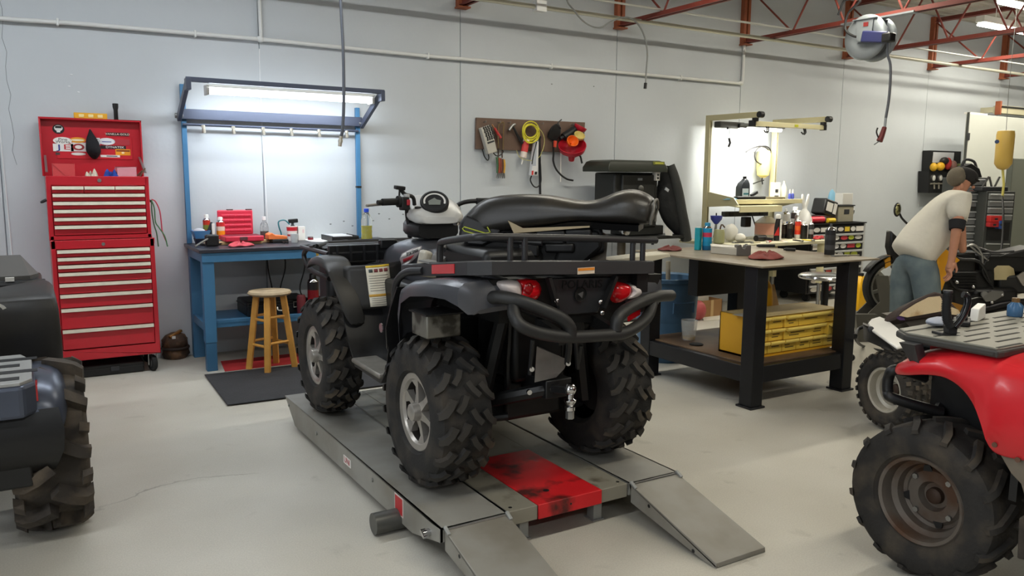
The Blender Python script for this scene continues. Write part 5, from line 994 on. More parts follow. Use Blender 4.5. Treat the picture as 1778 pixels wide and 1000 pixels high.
def cord(pts, r, m, y=6.855, nm='cord', k=5, par=None): return MB().tube([C3(x,z,y+0.004*math.sin(i)) for i, (x, z) in enumerate(pts)], r, k=k, n=7).build(nm, m, par)
t = thing('battery_tester', 'silver battery load tester with perforated front hung tilted on the board', 'tester', C3(200,380), group=GB)
slab(((112,232),(232,190),(312,522),(202,555)),6.82,0.06).build('case', mat('tester_silver',(186,182,172),0.4,0.3), t, bev=0.004)
for r in range(7):
    for k in range(4):
        x = 142+k*26+r*8.5+(6 if r % 2 else 0); z = 232+r*24-k*9; q = C3(x,z,6.8195); MB().ell(q,(0.011,0.002,0.013),n=8,m=4).build('vent_hole', M_black, t)
slab(((186,408),(270,380),(276,400),(192,430)),6.8185,0.001).build('print', M_dark, t)
cord(((125,490),(150,580),(190,630),(205,600),(200,555)),0.006,M_black,par=t); cord(((262,540),(300,575),(350,565),(382,525),(370,500)),0.006,M_black,par=t)
t = thing('screwdriver', 'red handled screwdriver beside the battery tester', 'screwdriver', C3(300,270), group=GB)
MB().tube([C3(275,230),C3(352,355)],[0.012,0.016],n=10).build('handle', mat('screw_red',(170,50,48),0.4), t); MB().cyl(C3(245,185),C3(277,234),0.006,n=8).build('shaft', mat('shaft_brown',(170,120,80),0.4), t)
t = thing('test_leads', 'bundle of test leads with red and yellow clips hanging below the board', 'test leads', C3(350,500), group=GB)
for i, (pts, col_) in enumerate(((((325,480),(322,300),(330,200),(360,165),(392,172),(385,300),(380,500)),(104,84,50)),(((330,300),(325,450),(322,600)),(60,50,44)),(((375,300),(372,450),(370,600)),(70,52,44)))): cord(pts,0.007,solid('lead%d'%i,col_,0.6),par=t)
for i, (x, c0) in enumerate(((305,(60,90,60)),(328,(150,70,50)),(350,(120,60,44)),(372,(90,60,44)),(392,(200,150,50)))):
    MB().tube([C3(x,590+8*i),C3(x+8,700),C3(x+2,790)],[0.013,0.009],n=8,k=3).build('clip_handle', solid('clip%d'%i,c0,0.5), t); MB().tube([C3(x+2,790),C3(x-2+4*i-8,855)],[0.010,0.006],n=8).build('clip_jaw', M_steel, t)
t = thing('hammer', 'black handled hammer hung by its steel head on the board', 'hammer', C3(520,280), group=GB)
MB().tube([C3(455,262),C3(480,225),C3(505,195),C3(535,185)],[0.016,0.012],n=10,k=3).build('head', M_steel, t); MB().tube([C3(500,200),C3(560,320),C3(618,420)],[0.011,0.016],n=10).build('handle', M_black, t)
t = thing('extension_cord', 'coil of yellow cord hung on the board', 'cord coil', C3(725,280), group=GB); rnd = random.Random(4)
for k in range(9):
    cx, cy, rx, ry, ph = 725+rnd.uniform(-12,12), 270+rnd.uniform(-15,40), rnd.uniform(70,104), rnd.uniform(80,118), rnd.random()*6
    MB().tube([C3(cx+rx*math.cos(u),cy+ry*math.sin(u),6.85-0.012*(k%4)+0.006*math.sin(3*u+ph)) for u in [2*PI*i/22 for i in range(22)]],0.0055,closed=True,n=6).build('loop', mat('cord_yellow',(206,196,50),0.55), t)
cord(((800,200),(870,290),(895,380),(880,480),(830,590),(740,632),(640,620),(580,580),(548,505)),0.003,mat('cord_yellow2',(190,184,110),0.6),6.83,'loose_end',par=t)
t = thing('caulk_tube', 'red and white caulk tube hanging under the yellow cord', 'caulk tube', C3(650,490), group=GB)
MB().cyl(C3(672,375),C3(630,600),0.034,n=18).build('tube', mat('caulk_white',(214,200,190),0.5), t); MB().cyl(C3(668,400),C3(644,528),0.0346,n=18,cap=False).build('label', mat('caulk_red',(196,60,58),0.5), t); MB().cyl(C3(630,600),C3(612,680),0.010,0.006,n=10).build('nozzle', M_white, t)
t = thing('trouble_lamp', 'white hand lamp with looping black cord on the board', 'hand lamp', C3(780,600), group=GB)
slab(((785,380),(828,400),(815,822),(728,820)),6.81,0.05).build('body', mat('lamp_white',(206,206,206),0.4), t, bev=0.006); slab(((785,400),(805,400),(790,700),(748,700)),6.8085,0.0015).build('lens', mat('lamp_lens',(170,176,186),0.2), t)
slab(((738,760),(762,760),(758,812),(735,812)),6.8085,0.0015).build('label', mat('caulk_red',(196,60,58),0.5), t); slab(((776,772),(806,772),(802,808),(772,808)),6.8085,0.0015).build('switch', M_black, t)
cord(((770,380),(780,345),(805,340),(820,400)),0.006,M_galv,par=t); cord(((735,820),(722,880),(760,950),(810,962),(850,900),(850,780),(840,640),(800,480)),0.007,M_black,6.84,par=t); cord(((800,400),(760,560),(740,680)),0.005,M_black,6.80,par=t)
t = thing('pry_bar', 'long thin black pry bar hanging from the board to behind the seat', 'pry bar', C3(838,600), group=GB); MB().cyl(C3(832,330,6.88),C3(842,1060,6.88),0.013,n=10).build('bar', M_black, t); MB().cyl(C3(832,330,6.88),C3(832,360,6.88),0.02,n=10).build('head', M_black, t)
t = thing('funnel', 'black square funnel with long curved hose on the board', 'funnel', C3(1010,280), group=GB)
MB().loft([[C3(x,z,y) for x, z, y in rr] for rr in (((1050,165,6.80),(1105,240,6.80),(1090,290,6.88),(1000,220,6.88)),((990,200,6.80),(1095,330,6.80),(1060,380,6.88),(930,290,6.88)),((950,290,6.83),(1060,380,6.83),(1020,420,6.88),(930,350,6.88)))]).build('bowl', M_black, t, bev=0.01)
MB().tube([C3(1108,125,6.80),C3(1060,165,6.80),C3(1085,215,6.79),C3(1100,235,6.80)],0.006,n=6).build('handle', M_dark, t); cord(((1000,400),(1008,540),(1005,640),(1040,740),(1110,820),(1180,865),(1250,880)),0.010,M_black,6.86,'spout_hose',par=t)
slab(((1022,385),(1052,392),(1040,470),(1018,465)),6.80,0.02).build('red_tag', mat('orange_red_tag',(200,70,50),0.5), t)
def funnel(label, c, n, R, L_, m, sp=None, inner=None):
    t = thing('funnel', label, 'funnel', c, group=GB); n = Vector(n).normalized()
    MB().lathe([(R,0.0),(R,0.008),(R*0.95,0.008),(R*0.82,-L_*0.35),(R*0.18,-L_*0.75),(R*0.12,-L_*1.2),(R*0.2,-L_*1.2),(R*0.28,-L_*0.75),(R*0.92,-L_*0.3),(R,0)],c,n,n=28,cap=False).build('cone', m, t, smooth=40)
    if sp: MB().tube([c-n*L_*1.05]+sp,0.010,n=8,k=4).build('spout', M_black, t)
    return t
M_fr = mat('funnel_red', (176,26,44), 0.4); M_fo = mat('funnel_orange', (232,110,30), 0.4); M_fc = mat('funnel_cream', (214,196,120), 0.45)
q = C3(1240,450,6.75); funnel('large red funnel with black spout at the right of the board', q, (-0.35,-0.55,0.85), 0.145, 0.15, M_fr, [C3(1330,570,6.84),C3(1362,668,6.84)])
funnel('small orange funnel nested in front of the large red funnel', C3(1245,392,6.72), (-0.2,-0.9,0.45), 0.062, 0.08, M_fo)
funnel('cream funnel right of the orange funnel', C3(1330,322,6.74), (-0.1,-0.7,0.7), 0.058, 0.08, M_fc)
funnel('small red funnel tilted at the top right corner of the board', C3(1345,215,6.82), (0.3,-0.3,0.8), 0.07, 0.08, M_fr)
t = thing('siphon_pump', 'black pump body behind the funnels on the board', 'pump', C3(1200,280), group=GB); MB().tube([C3(1130,345,6.85),C3(1280,245,6.85)],0.04,n=14).build('body', M_black, t); MB().tube([C3(1090,360,6.85),C3(1140,335,6.85)],0.018,n=10).build('neck', M_dark, t)
tag(MB().cyl(C3(1100,490,6.87),C3(1095,900,6.87),0.006,n=8).build('white_rod', M_white), 'thin white rod hanging below the funnels', 'rod', GB)
# ================================================================= BLACK LIDDED MACHINE ON A PEDESTAL, WITH JACKET
def C5(cx, cy, y=6.45): return PY(1040+0.18*cx, 260+0.18*cy, y)
M_mach = mat('machine_black', (34,35,33), 0.45, var=0.1, vs=5); M_lid = mat('lid_dark_green', (44,47,40), 0.4)
t = thing('bench_machine', 'black bench machine with wide lid standing on a pedestal by the wall', 'machine', (5.45,6.6,0))
m = MB(); lo = [C5(*p,6.30) for p in ((82,205),(650,205))]; 
m.loft([[(lo[0].x,6.28,1.555),(lo[1].x,6.28,1.555),(lo[1].x,6.72,1.555),(lo[0].x,6.72,1.555)],[(lo[0].x,6.28,1.60),(lo[1].x,6.28,1.60),(lo[1].x,6.72,1.60),(lo[0].x,6.72,1.60)],[(lo[0].x+0.03,6.30,1.655),(lo[1].x-0.03,6.30,1.655),(lo[1].x-0.03,6.70,1.655),(lo[0].x+0.03,6.70,1.655)],[(lo[0].x+0.07,6.33,1.672),(lo[1].x-0.07,6.33,1.672),(lo[1].x-0.07,6.68,1.672),(lo[0].x+0.07,6.68,1.672)]])
m.build('lid', M_lid, t, bev=0.006)
q = C5(575,130,6.295); MB().bb(q.x-0.075,q.x+0.075,6.285,6.299,q.z-0.017,q.z+0.017).build('name_plate', mat('plate_olive',(110,112,52),0.5), t, bev=0.002); MB().bb(q.x-0.055,q.x+0.055,6.283,6.286,q.z-0.006,q.z+0.006).build('name_print', mat('plate_yellow',(176,176,70),0.5), t)
a, b_ = C5(140,230,6.42), C5(560,230,6.42); MB().bb(a.x,b_.x,6.40,6.74,0.98,1.55).build('head', M_mach, t, bev=0.02)
a2 = C5(210,300,6.40); MB().bb(a2.x,b_.x-0.06,6.37,6.41,1.12,1.53).build('front_cover', M_mach, t, bev=0.015)
q = C5(395,285,6.37); MB().bb(q.x-0.03,q.x+0.03,6.366,6.372,q.z-0.012,q.z+0.012).build('rating_plate', M_galv, t); q = C5(398,375,6.36); MB().lathe([(0.035,0),(0.035,0.015),(0.015,0.03),(0,0.03)],q,(0,-1,0),n=20).build('knob', mat('knob_grey',(80,80,76),0.4,0.5), t)
q = C5(555,255,6.36); MB().bb(q.x-0.025,q.x+0.03,6.34,6.40,q.z-0.045,q.z+0.045).build('switch_box', M_white, t, bev=0.005); MB().cyl((q.x,6.34,q.z+0.012),(q.x,6.33,q.z+0.012),0.01,n=10).cyl((q.x,6.34,q.z-0.02),(q.x,6.33,q.z-0.02),0.01,n=10).build('switch', M_black, t)
MB().bb(5.27,5.75,6.42,6.72,0.90,1.0).build('neck', M_mach, t, bev=0.01); a, b_ = C5(188,845,6.40), C5(778,845,6.40); MB().bb(a.x,b_.x,6.32,6.84,0.862,0.895).build('table', M_mach, t, bev=0.006)
q = C5(255,785,6.36); MB().lathe([(0.048,0),(0.05,0.02),(0.04,0.035),(0.012,0.04),(0,0.04)],q,(-0.3,-1,0),n=24).build('chuck', M_chrome, t); MB().cyl(q,q+Vector((0.02,0.10,0)),0.025,n=12).build('spindle', M_steel, t)
q = C5(285,960,6.6); MB().cyl((5.33,6.6,0.02),(5.33,6.6,0.87),0.045,n=20).build('column', mat('column_brown',(80,72,58),0.5,0.3), t); MB().bb(5.10,5.60,6.38,6.82,0,0.03).build('foot', M_mach, t, bev=0.01)
# jacket
m = MB(); rings = []
for cy, x0, x1, d0 in ((150,655,705,0.05),(200,640,730,0.09),(300,610,755,0.12),(420,590,790,0.13),(540,600,815,0.14),(660,640,845,0.14),(740,690,860,0.13),(820,770,880,0.11),(868,800,872,0.07)):
    p0, p1 = C5(x0,cy,6.40), C5(x1,cy,6.40); r = []
    for i in range(16):
        a = 2*PI*i/16; c, s_ = math.cos(a), math.sin(a); r.append((p0.x+(p1.x-p0.x)*(0.5-0.5*c), 6.44-d0*0.8*s_+0.010*math.sin(5*c+cy*0.03), p0.z+0.012*math.sin(3*a+cy)))
    rings.append(r)
jk = thing('work_jacket', 'black work jacket hanging on the right of the lidded machine', 'jacket', C5(750,150,6.44)); M_jk = mat('jacket_cloth', (30,31,31), 0.9, bump=1.0, bs=14)
MB().loft(rings).build('jacket_body', M_jk, jk, smooth=60, sub=1)
MB().tube([C5(690,150,6.36),C5(730,260,6.33),C5(770,420,6.32),C5(800,600,6.32),C5(830,760,6.34),C5(840,868,6.36)],[0.045,0.06],n=12,k=4).build('sleeve', mat('jacket_cloth_lit',(50,51,49),0.9,bump=1.0,bs=16), jk)  # sleeve cloth lighter than the body, the jacket's shading put into the colour
q = C5(655,385,6.31); MB().box(q,(0.05,0.012,0.03),(0,0.5,0)).build('tag', mat('grey_tag',(160,164,168),0.6), jk); MB().hexa([C5(x,z,6.30) for x, z in ((630,760),(660,750),(708,800),(708,830),(640,825))],[C5(x,z,6.32) for x, z in ((630,760),(660,750),(708,800),(708,830),(640,825))]).build('lining', mat('pale_lining',(196,196,192),0.7), jk)
# ================================================================= BLACK STEEL WORK TABLE
M_tbl = mat('table_black', (26,27,31), 0.4, 0.2, var=0.08, vs=5); M_plate = mat('steel_plate_top', (142,131,112), 0.42, 0.2, col2=(106,86,62), vs=2.5, thr=(0.42,0.72), rvar=0.15); M_shelf = mat('stained_board', (114,90,66), 0.6, col2=(70,54,40), vs=3.0, thr=(0.4,0.7))
TZ = 0.945; t = thing('steel_work_table', 'heavy black steel work table with bare metal top', 'table', (4.5,4.05,0))
MB().bb(3.90,5.085,3.43,4.70,TZ-0.012,TZ).build('top', M_plate, t, bev=0.002)
for x in (3.925,4.84):
    for y in (3.49,4.50): MB().bb(x,x+0.105,y,y+0.105,0.012,TZ-0.012).build('leg', M_tbl, t, bev=0.004); MB().bb(x-0.014,x+0.119,y-0.014,y+0.119,0,0.013).build('foot_plate', M_tbl, t, bev=0.002)
MB().bb(3.93,3.985,3.59,4.55,0.165,0.275).build('shelf_rail', M_tbl, t, bev=0.003); MB().bb(4.89,4.94,3.59,4.55,0.165,0.275).build('shelf_rail', M_tbl, t, bev=0.003); MB().bb(4.02,4.86,3.50,3.55,0.165,0.275).build('shelf_rail', M_tbl, t, bev=0.003); MB().bb(4.02,4.86,4.55,4.60,0.165,0.275).build('shelf_rail', M_tbl, t, bev=0.003)
SZ = 0.283; MB().bb(3.985,4.89,3.555,4.615,0.271,SZ).build('shelf_board', M_shelf, t, bev=0.002)
for y in (3.52,4.54): MB().bb(4.03,4.84,y,y+0.04,0.90,TZ-0.012).build('top_rail', M_tbl, t)
MB().bb(4.30,4.86,4.40,4.50,0.60,TZ-0.012).build('back_panel', mat('panel_black',(20,20,22),0.5), t)
# yellow parts cabinet
M_yel = mat('cabinet_yellow', (222,186,72), 0.45, var=0.05, vs=5); M_yel2 = mat('cabinet_side_yellow', (222,166,40), 0.45); M_dust = mat('dusty_cabinet_top', (186,166,118), 0.7, var=0.06, vs=6); M_pull = mat('pull_yellow', (240,212,110), 0.35)
cx0, cx1, cy0, cy1, cz0, cz1 = 4.098, 4.985, 3.66, 3.96, SZ+0.001, 0.567
t = thing('parts_cabinet', 'yellow small parts cabinet with rows of drawers on the table shelf', 'parts cabinet', ((cx0+cx1)/2,(cy0+cy1)/2,cz0))
MB().bb(cx0,cx0+0.008,cy0,cy1,cz0,cz1).bb(cx1-0.008,cx1,cy0,cy1,cz0,cz1).bb(cx0,cx1,cy1-0.008,cy1,cz0,cz1).bb(cx0,cx1,cy0,cy1,cz0,cz0+0.014).bb(cx0+0.004,cx1-0.004,cy0+0.02,cy1-0.01,cz0+0.01,cz1-0.01).build('body', M_yel2, t)
MB().bb(cx0,cx1,cy0,cy1,cz1-0.006,cz1).build('cabinet_top', M_dust, t, bev=0.002)
rows = [[1,1,1,2,1],[1,1,2,1,1],[1,1,1,1,1,1]]; U = (cx1-cx0-0.016)/6; RH = (cz1-cz0-0.026)/3; words = {(2,0):'EXIST\nTRIM',(2,1):'METRIC\nWASHERS',(2,5):'OLD\nTHREAD'}
for r, row in enumerate(rows):
    x = cx0+0.008; zt = cz1-0.010-r*RH; zb = zt-RH+0.004
    for k, n in enumerate(row):
        pull = 0.035 if (r == 1 and k == 4) else (0.012 if (r, k) in ((0,2),(0,3),(1,2)) else 0.0); yf = cy0-pull
        d = MB().bb(x+0.003,x+n*U-0.003,yf,cy0+0.05,zb,zt-0.002).build('drawer', M_yel, t, bev=0.002)
        pm = MB(); x0_, x1_ = x+0.006, x+n*U-0.006; pm.prism([(x0_,yf,zt-0.004),(x0_,yf-0.026,zt+0.004),(x0_,yf-0.030,zt-0.008),(x0_,yf-0.026,zt-0.019),(x0_,yf,zt-0.014)],(x1_-x0_,0,0)); pm.build('drawer_lip', M_pull, d, smooth=0)
        rnd = random.Random(r*10+k)
        for j in range(2 if rnd.random() > 0.25 else 1): wv = n*U*rnd.uniform(0.3,0.6); xs = x+n*U*0.18+rnd.uniform(0,0.02); MB().bb(xs,xs+wv,yf-0.0012,yf,zt-0.040-j*0.018,zt-0.034-j*0.018).build('ink_line', mat('pen_ink',(84,70,36),0.7), d)
        x += n*U
q = PZ(1318,552,cz1); tag(MB().hexa([(q.x-0.06,cy0+0.02,cz1+0.001),(q.x+0.11,cy0+0.03,cz1+0.001),(q.x+0.10,cy0+0.16,cz1+0.001),(q.x-0.07,cy0+0.15,cz1+0.001)],[(q.x-0.06,cy0+0.02,cz1+0.003),(q.x+0.11,cy0+0.03,cz1+0.003),(q.x+0.10,cy0+0.16,cz1+0.003),(q.x-0.07,cy0+0.15,cz1+0.003)]).build('paper_sheet', mat('greyed_paper',(176,172,164),0.7)), 'grey paper lying on top of the yellow cabinet', 'paper')
t = thing('cardboard_flap', 'tan cardboard piece leaning behind the yellow cabinet', 'cardboard', (4.5,4.1,SZ)); MB().hexa([(4.725,4.06,SZ+0.001),(4.87,4.02,SZ+0.001),(4.85,4.14,0.69),(4.70,4.18,0.69)],[(4.725,4.07,SZ+0.001),(4.87,4.03,SZ+0.001),(4.85,4.15,0.69),(4.70,4.19,0.69)]).build('sheet', mat('cardboard',(176,150,108),0.8,var=0.05), t); MB().hexa([(4.70,4.18,0.69),(4.85,4.14,0.69),(4.85,4.20,0.62),(4.71,4.23,0.62)],[(4.70,4.185,0.69),(4.85,4.145,0.69),(4.85,4.205,0.62),(4.71,4.235,0.62)]).build('fold', mat('cardboard',(176,150,108),0.8), t)
t = thing('yellow_bucket', 'yellow plastic jug behind the near leg of the work table', 'jug', (4.57,4.08,SZ)); MB().lathe([(0.075,0),(0.09,0.01),(0.092,0.32),(0.08,0.42),(0.05,0.47),(0.045,0.485)],(4.62,4.07,SZ+0.001),n=24).build('body', mat('jug_yellow',(224,170,20),0.35), t); MB().lathe([(0.05,0.49),(0.05,0.52),(0,0.52)],(4.62,4.07,SZ),n=16).build('cap', M_black, t)
q = PZ(1204,592,SZ); t = cup('plastic_cup', 'clear plastic cup with amber liquid on the table shelf', (q.x,q.y+0.05,SZ+0.0005), 0.048, 0.062, 0.15, mat('clear_cup',(222,224,220),0.15,alpha=0.22)); MB().lathe([(0,0.006),(0.045,0.006),(0.047,0.028),(0,0.028)],n=20,cap=False).build('liquid', mat('amber_liquid',(196,150,40),0.15,trans=0.3), t, local=True)
q = PZ(1214,600,SZ); tag(MB().lathe([(0.05,0),(0.052,0.006),(0.045,0.010),(0.02,0.008),(0,0.008)],(q.x,q.y+0.03,SZ+0.0005),n=24).build('hockey_puck', M_rubber), 'flat black rubber disc lying in front of the plastic cup', 'disc')
# on the table
q = PZ(1227,434,TZ); spray_can('blue spray can at the far left of the steel table', (q.x,q.y,TZ+0.0005), 0.21, 0.036, [(24,96,140),(30,140,184),(36,150,196),(206,60,90),(40,150,200)], cap=(30,130,170), group='cans on the steel table')
q = PZ(1214,434,TZ); t = thing('carton', 'teal upright carton left of the blue spray can', 'carton', (q.x,q.y,TZ)); MB().box((q.x-0.005,q.y+0.01,TZ+0.0855),(0.05,0.04,0.17),(0,0,0.4)).build('box', mat('teal_box',(26,150,164),0.45), t, bev=0.003); MB().box((q.x-0.005,q.y+0.01,TZ+0.174),(0.044,0.034,0.004),(0,0,0.4)).build('flap', M_white, t)
q = PZ(1440,442,TZ); spray_can('dark grey spray can at the right of the steel table', (q.x,q.y,TZ+0.0005), 0.225, 0.037, [(36,36,38),(70,70,72),(44,44,46),(58,57,58),(40,40,42)], cap=(60,60,62), group='cans on the steel table', capstyle='noz')
q0, q1 = PZ(1234,440,TZ), PZ(1280,444,TZ); t = thing('paper_pad', 'flat white plastic box on the steel table', 'box', q0); MB().hexa([(q0.x,q0.y,TZ+0.0005),(q1.x,q1.y,TZ+0.0005),(q1.x+0.14,q1.y+0.14,TZ+0.0005),(q0.x+0.14,q0.y+0.14,TZ+0.0005)],[(q0.x,q0.y,TZ+0.05),(q1.x,q1.y,TZ+0.05),(q1.x+0.14,q1.y+0.14,TZ+0.05),(q0.x+0.14,q0.y+0.14,TZ+0.05)]).build('tray', mat('milky_box',(196,190,176),0.4,alpha=0.85), t, bev=0.004); MB().hexa([(q0.x-0.004,q0.y-0.004,TZ+0.05),(q1.x+0.004,q1.y-0.004,TZ+0.05),(q1.x+0.144,q1.y+0.144,TZ+0.05),(q0.x+0.136,q0.y+0.144,TZ+0.05)],[(q0.x-0.004,q0.y-0.004,TZ+0.056),(q1.x+0.004,q1.y-0.004,TZ+0.056),(q1.x+0.144,q1.y+0.144,TZ+0.056),(q0.x+0.136,q0.y+0.144,TZ+0.056)]).build('lid', mat('milky_lid',(206,200,186),0.4), t)
q = PZ(1293,444,TZ); t = thing('v_block', 'grey notched metal block on the steel table', 'metal block', (q.x,q.y,TZ)); MB(T(q.x,q.y+0.02,TZ+0.0005) @ rz(-0.5)).prism([(-0.05,-0.03,0),(0.05,-0.03,0),(0.05,-0.03,0.075),(0.018,-0.03,0.075),(0.005,-0.03,0.05),(-0.012,-0.03,0.052),(-0.022,-0.03,0.08),(-0.05,-0.03,0.075)],(0,0.07,0)).build('block', mat('cast_grey',(112,110,106),0.5,0.5), t, bev=0.003); MB(T(q.x,q.y+0.02,TZ) @ rz(-0.5)).cyl((0.03,0.02,0.075),(0.03,0.02,0.082),0.01,n=8).build('screw', M_steel, t)
rag('shop_rag', 'dark red shop rag on the near edge of the steel table', [PZ(1296,449,TZ),PZ(1322,453,TZ),PZ(1362,450,TZ),PZ(1350,444,TZ),PZ(1335,440,TZ),PZ(1315,443,TZ)], TZ, (122,56,50), 0.055, 21, group='shop rags')
rag('shop_rag', 'dark red shop rag at the far left of the steel table', [PZ(1141,435,TZ),PZ(1160,437,TZ),PZ(1185,436,TZ),PZ(1180,431,TZ),PZ(1165,429,TZ),PZ(1150,432,TZ)], TZ, (96,42,38), 0.04, 22, group='shop rags')
for i, (x0, y0, x1, y1, lab) in enumerate(((1317,424,1345,430,'long dark marker pen on the steel table near the block'),(1373,429,1383,433,'short dark canister lying on the middle of the steel table'))):
    a = PZ(x0,y0,TZ); a = Vector((PY(x0,y0,min(a.y,4.45)).x,min(a.y,4.45),TZ)) if i == 0 else Vector((4.93,4.12,TZ)); t = thing('marker_pen' if i == 0 else 'film_canister', lab, 'pen' if i == 0 else 'canister', a); MB().cyl(Vector((a.x,min(a.y,4.6),TZ+0.013)),Vector((a.x+ (0.12 if i == 0 else 0.04),min(a.y,4.6)-0.06,TZ+0.013)),0.012,n=10).build('barrel', M_black, t); MB().cyl(Vector((a.x,min(a.y,4.6),TZ+0.013)),Vector((a.x-0.012,min(a.y,4.6)+0.006,TZ+0.013)),0.009,n=10).build('tip', M_dark, t)
for i, (px, py, lab) in enumerate(((1455,445,'small steel wrench right of the dark spray can'),(1478,444,'thin brass strip at the right edge of the steel table'))):
    a = PZ(px,py,TZ); tag(MB().bar((a.x-0.04,a.y,TZ+0.005),(a.x+0.06,a.y-0.02,TZ+0.005),0.02 if i == 0 else 0.012,0.008,up=(0,0,1)).cyl((a.x-0.05,a.y,TZ+0.001),(a.x-0.05,a.y,TZ+0.010),0.018,n=10).build('wrench' if i == 0 else 'metal_strip', M_steel if i == 0 else M_brass), lab, 'wrench' if i == 0 else 'strip')
# ================================================================= BEHIND THE TABLE
M_bar = mat('barrel_blue', (66,98,126), 0.5, var=0.06, vs=4); bc = Vector((4.46,4.92,0)); t = thing('trash_barrel', 'grey blue plastic trash barrel behind the steel table', 'barrel', bc)
MB().lathe([(0.0,0.012),(0.195,0.012),(0.20,0.0),(0.215,0.03),(0.235,0.30),(0.238,0.33),(0.248,0.36),(0.25,0.40),(0.262,0.62),(0.262,0.655),(0.282,0.66),(0.284,0.69),(0.272,0.695),(0.256,0.68),(0.225,0.05),(0,0.05)],bc,n=48,cap=False).build('barrel', M_bar, t, smooth=35)
MB().tube([bc+Vector((-0.13,-0.235,0.42)),bc+Vector((-0.13,-0.235,0.50)),bc+Vector((0.06,-0.262,0.50)),bc+Vector((0.06,-0.262,0.42))],0.008,n=6).build('moulded_rib', M_bar, t)
for s in (-1,1): MB().tube([bc+Vector((s*0.25,-0.08,0.60)),bc+Vector((s*0.31,-0.05,0.56)),bc+Vector((s*0.31,0.05,0.56)),bc+Vector((s*0.25,0.08,0.60))],0.014,k=3,n=8).build('handle', M_bar, t)
tag(MB().cyl(bc+Vector((0.08,0.05,0.052)),bc+Vector((0.10,0.10,0.80)),0.020,n=12).build('pvc_pipe', mat('dirty_pipe',(150,140,120),0.6)), 'short pale pipe sticking out of the trash barrel', 'pipe')
M_cb = mat('cardboard',(176,150,108),0.8); q0 = Vector((6.20,6.24,0)); t = thing('cardboard_box', 'open cardboard box on the floor beyond the trash barrel', 'box', q0); m = MB()
x0, x1, y0, y1, zb, zt = 6.12,6.42,6.18,6.46,0.0,0.19
m.bb(x0,x1,y0,y0+0.006,zb,zt).bb(x0,x1,y1-0.006,y1,zb,zt).bb(x0,x0+0.006,y0,y1,zb,zt).bb(x1-0.006,x1,y0,y1,zb,zt).bb(x0,x1,y0,y1,zb,0.006).build('box', mat('box_cardboard',(150,112,72),0.8,var=0.06), t); MB().bb((x0+x1)/2-0.02,(x0+x1)/2+0.02,y0-0.001,y0,zb,zt).build('tape', mat('tape_tan',(186,156,110),0.5), t)
q = Vector((6.22,6.32,0.007)); t = thing('plastic_jug', 'clear plastic jug with handle standing in the cardboard box', 'jug', q); MB().loft([[(q.x+sx*w,q.y+sy*w*0.7,q.z+z) for sx, sy in ((-1,-1),(-0.3,-1.15),(0.3,-1.15),(1,-1),(1,1),(0.3,1.15),(-0.3,1.15),(-1,1))] for z, w in ((0,0.075),(0.15,0.08),(0.24,0.078),(0.31,0.045),(0.33,0.022),(0.36,0.022))]).build('body', mat('milky_jug',(206,198,182),0.4,alpha=0.8), t, smooth=50); MB().tube([q+Vector((0.03,0,0.335)),q+Vector((0.09,0,0.30)),q+Vector((0.11,0,0.20)),q+Vector((0.08,0,0.14))],0.016,k=4,n=8).build('handle', mat('milky_jug2',(196,188,170),0.4), t); MB().cyl(q+Vector((0,0,0.352)),q+Vector((0,0,0.385)),0.026,n=14).build('cap', M_black, t)
q = PY(1215,530,6.1); tag(MB().ell((q.x,6.12,0.105),(0.09,0.08,0.105),n=16,m=12).build('red_bag', mat('red_plastic_bag',(160,70,70),0.5,bump=0.4,bs=20)), 'red plastic bag bundle left of the cardboard box', 'bag')
tag(MB().hexa([PZ(1215,545),PZ(1222,558),PZ(1262,555),PZ(1256,543)],[p+Vector((0,0,0.01)) for p in (PZ(1215,545),PZ(1222,558),PZ(1262,555),PZ(1256,543))]).build('white_board', mat('white_board',(206,200,186),0.6)), 'white board lying on the floor before the cardboard box', 'board')
t = thing('shop_stool', 'round chrome seated shop stool behind the steel table', 'stool', (5.66,4.30,0)); sc_ = Vector((5.66,4.30,0))
MB().lathe([(0,0.67),(0.20,0.67),(0.215,0.68),(0.215,0.695),(0.20,0.705),(0,0.71)],sc_,n=36).build('seat', mat('seat_chrome',(150,150,148),0.22,0.9), t); MB().lathe([(0.216,0.672),(0.222,0.684),(0.216,0.698)],sc_,n=36,cap=False).build('seat_rim', M_chrome, t); MB().cyl(sc_+Vector((0,0,0.20)),sc_+Vector((0,0,0.67)),0.03,n=14).build('post', M_black, t)
for k in range(5):
    a = 2*PI*k/5; MB().tube([sc_+Vector((0,0,0.22)),sc_+Vector((0.14*math.cos(a),0.14*math.sin(a),0.16)),sc_+Vector((0.24*math.cos(a),0.24*math.sin(a),0.06))],0.016,n=8).build('leg', M_black, t); MB().lathe([(0.0,-0.015),(0.03,-0.015),(0.03,0.015),(0,0.015)],sc_+Vector((0.245*math.cos(a),0.245*math.sin(a),0.031)),(-math.sin(a),math.cos(a),0),n=14).build('caster', M_rubber, t)
BT = Vector((0.64,0.57,0.0)); before = set(COL.objects)
def PYb(px, py, y): return PY(px, py, y+BT.y)-BT
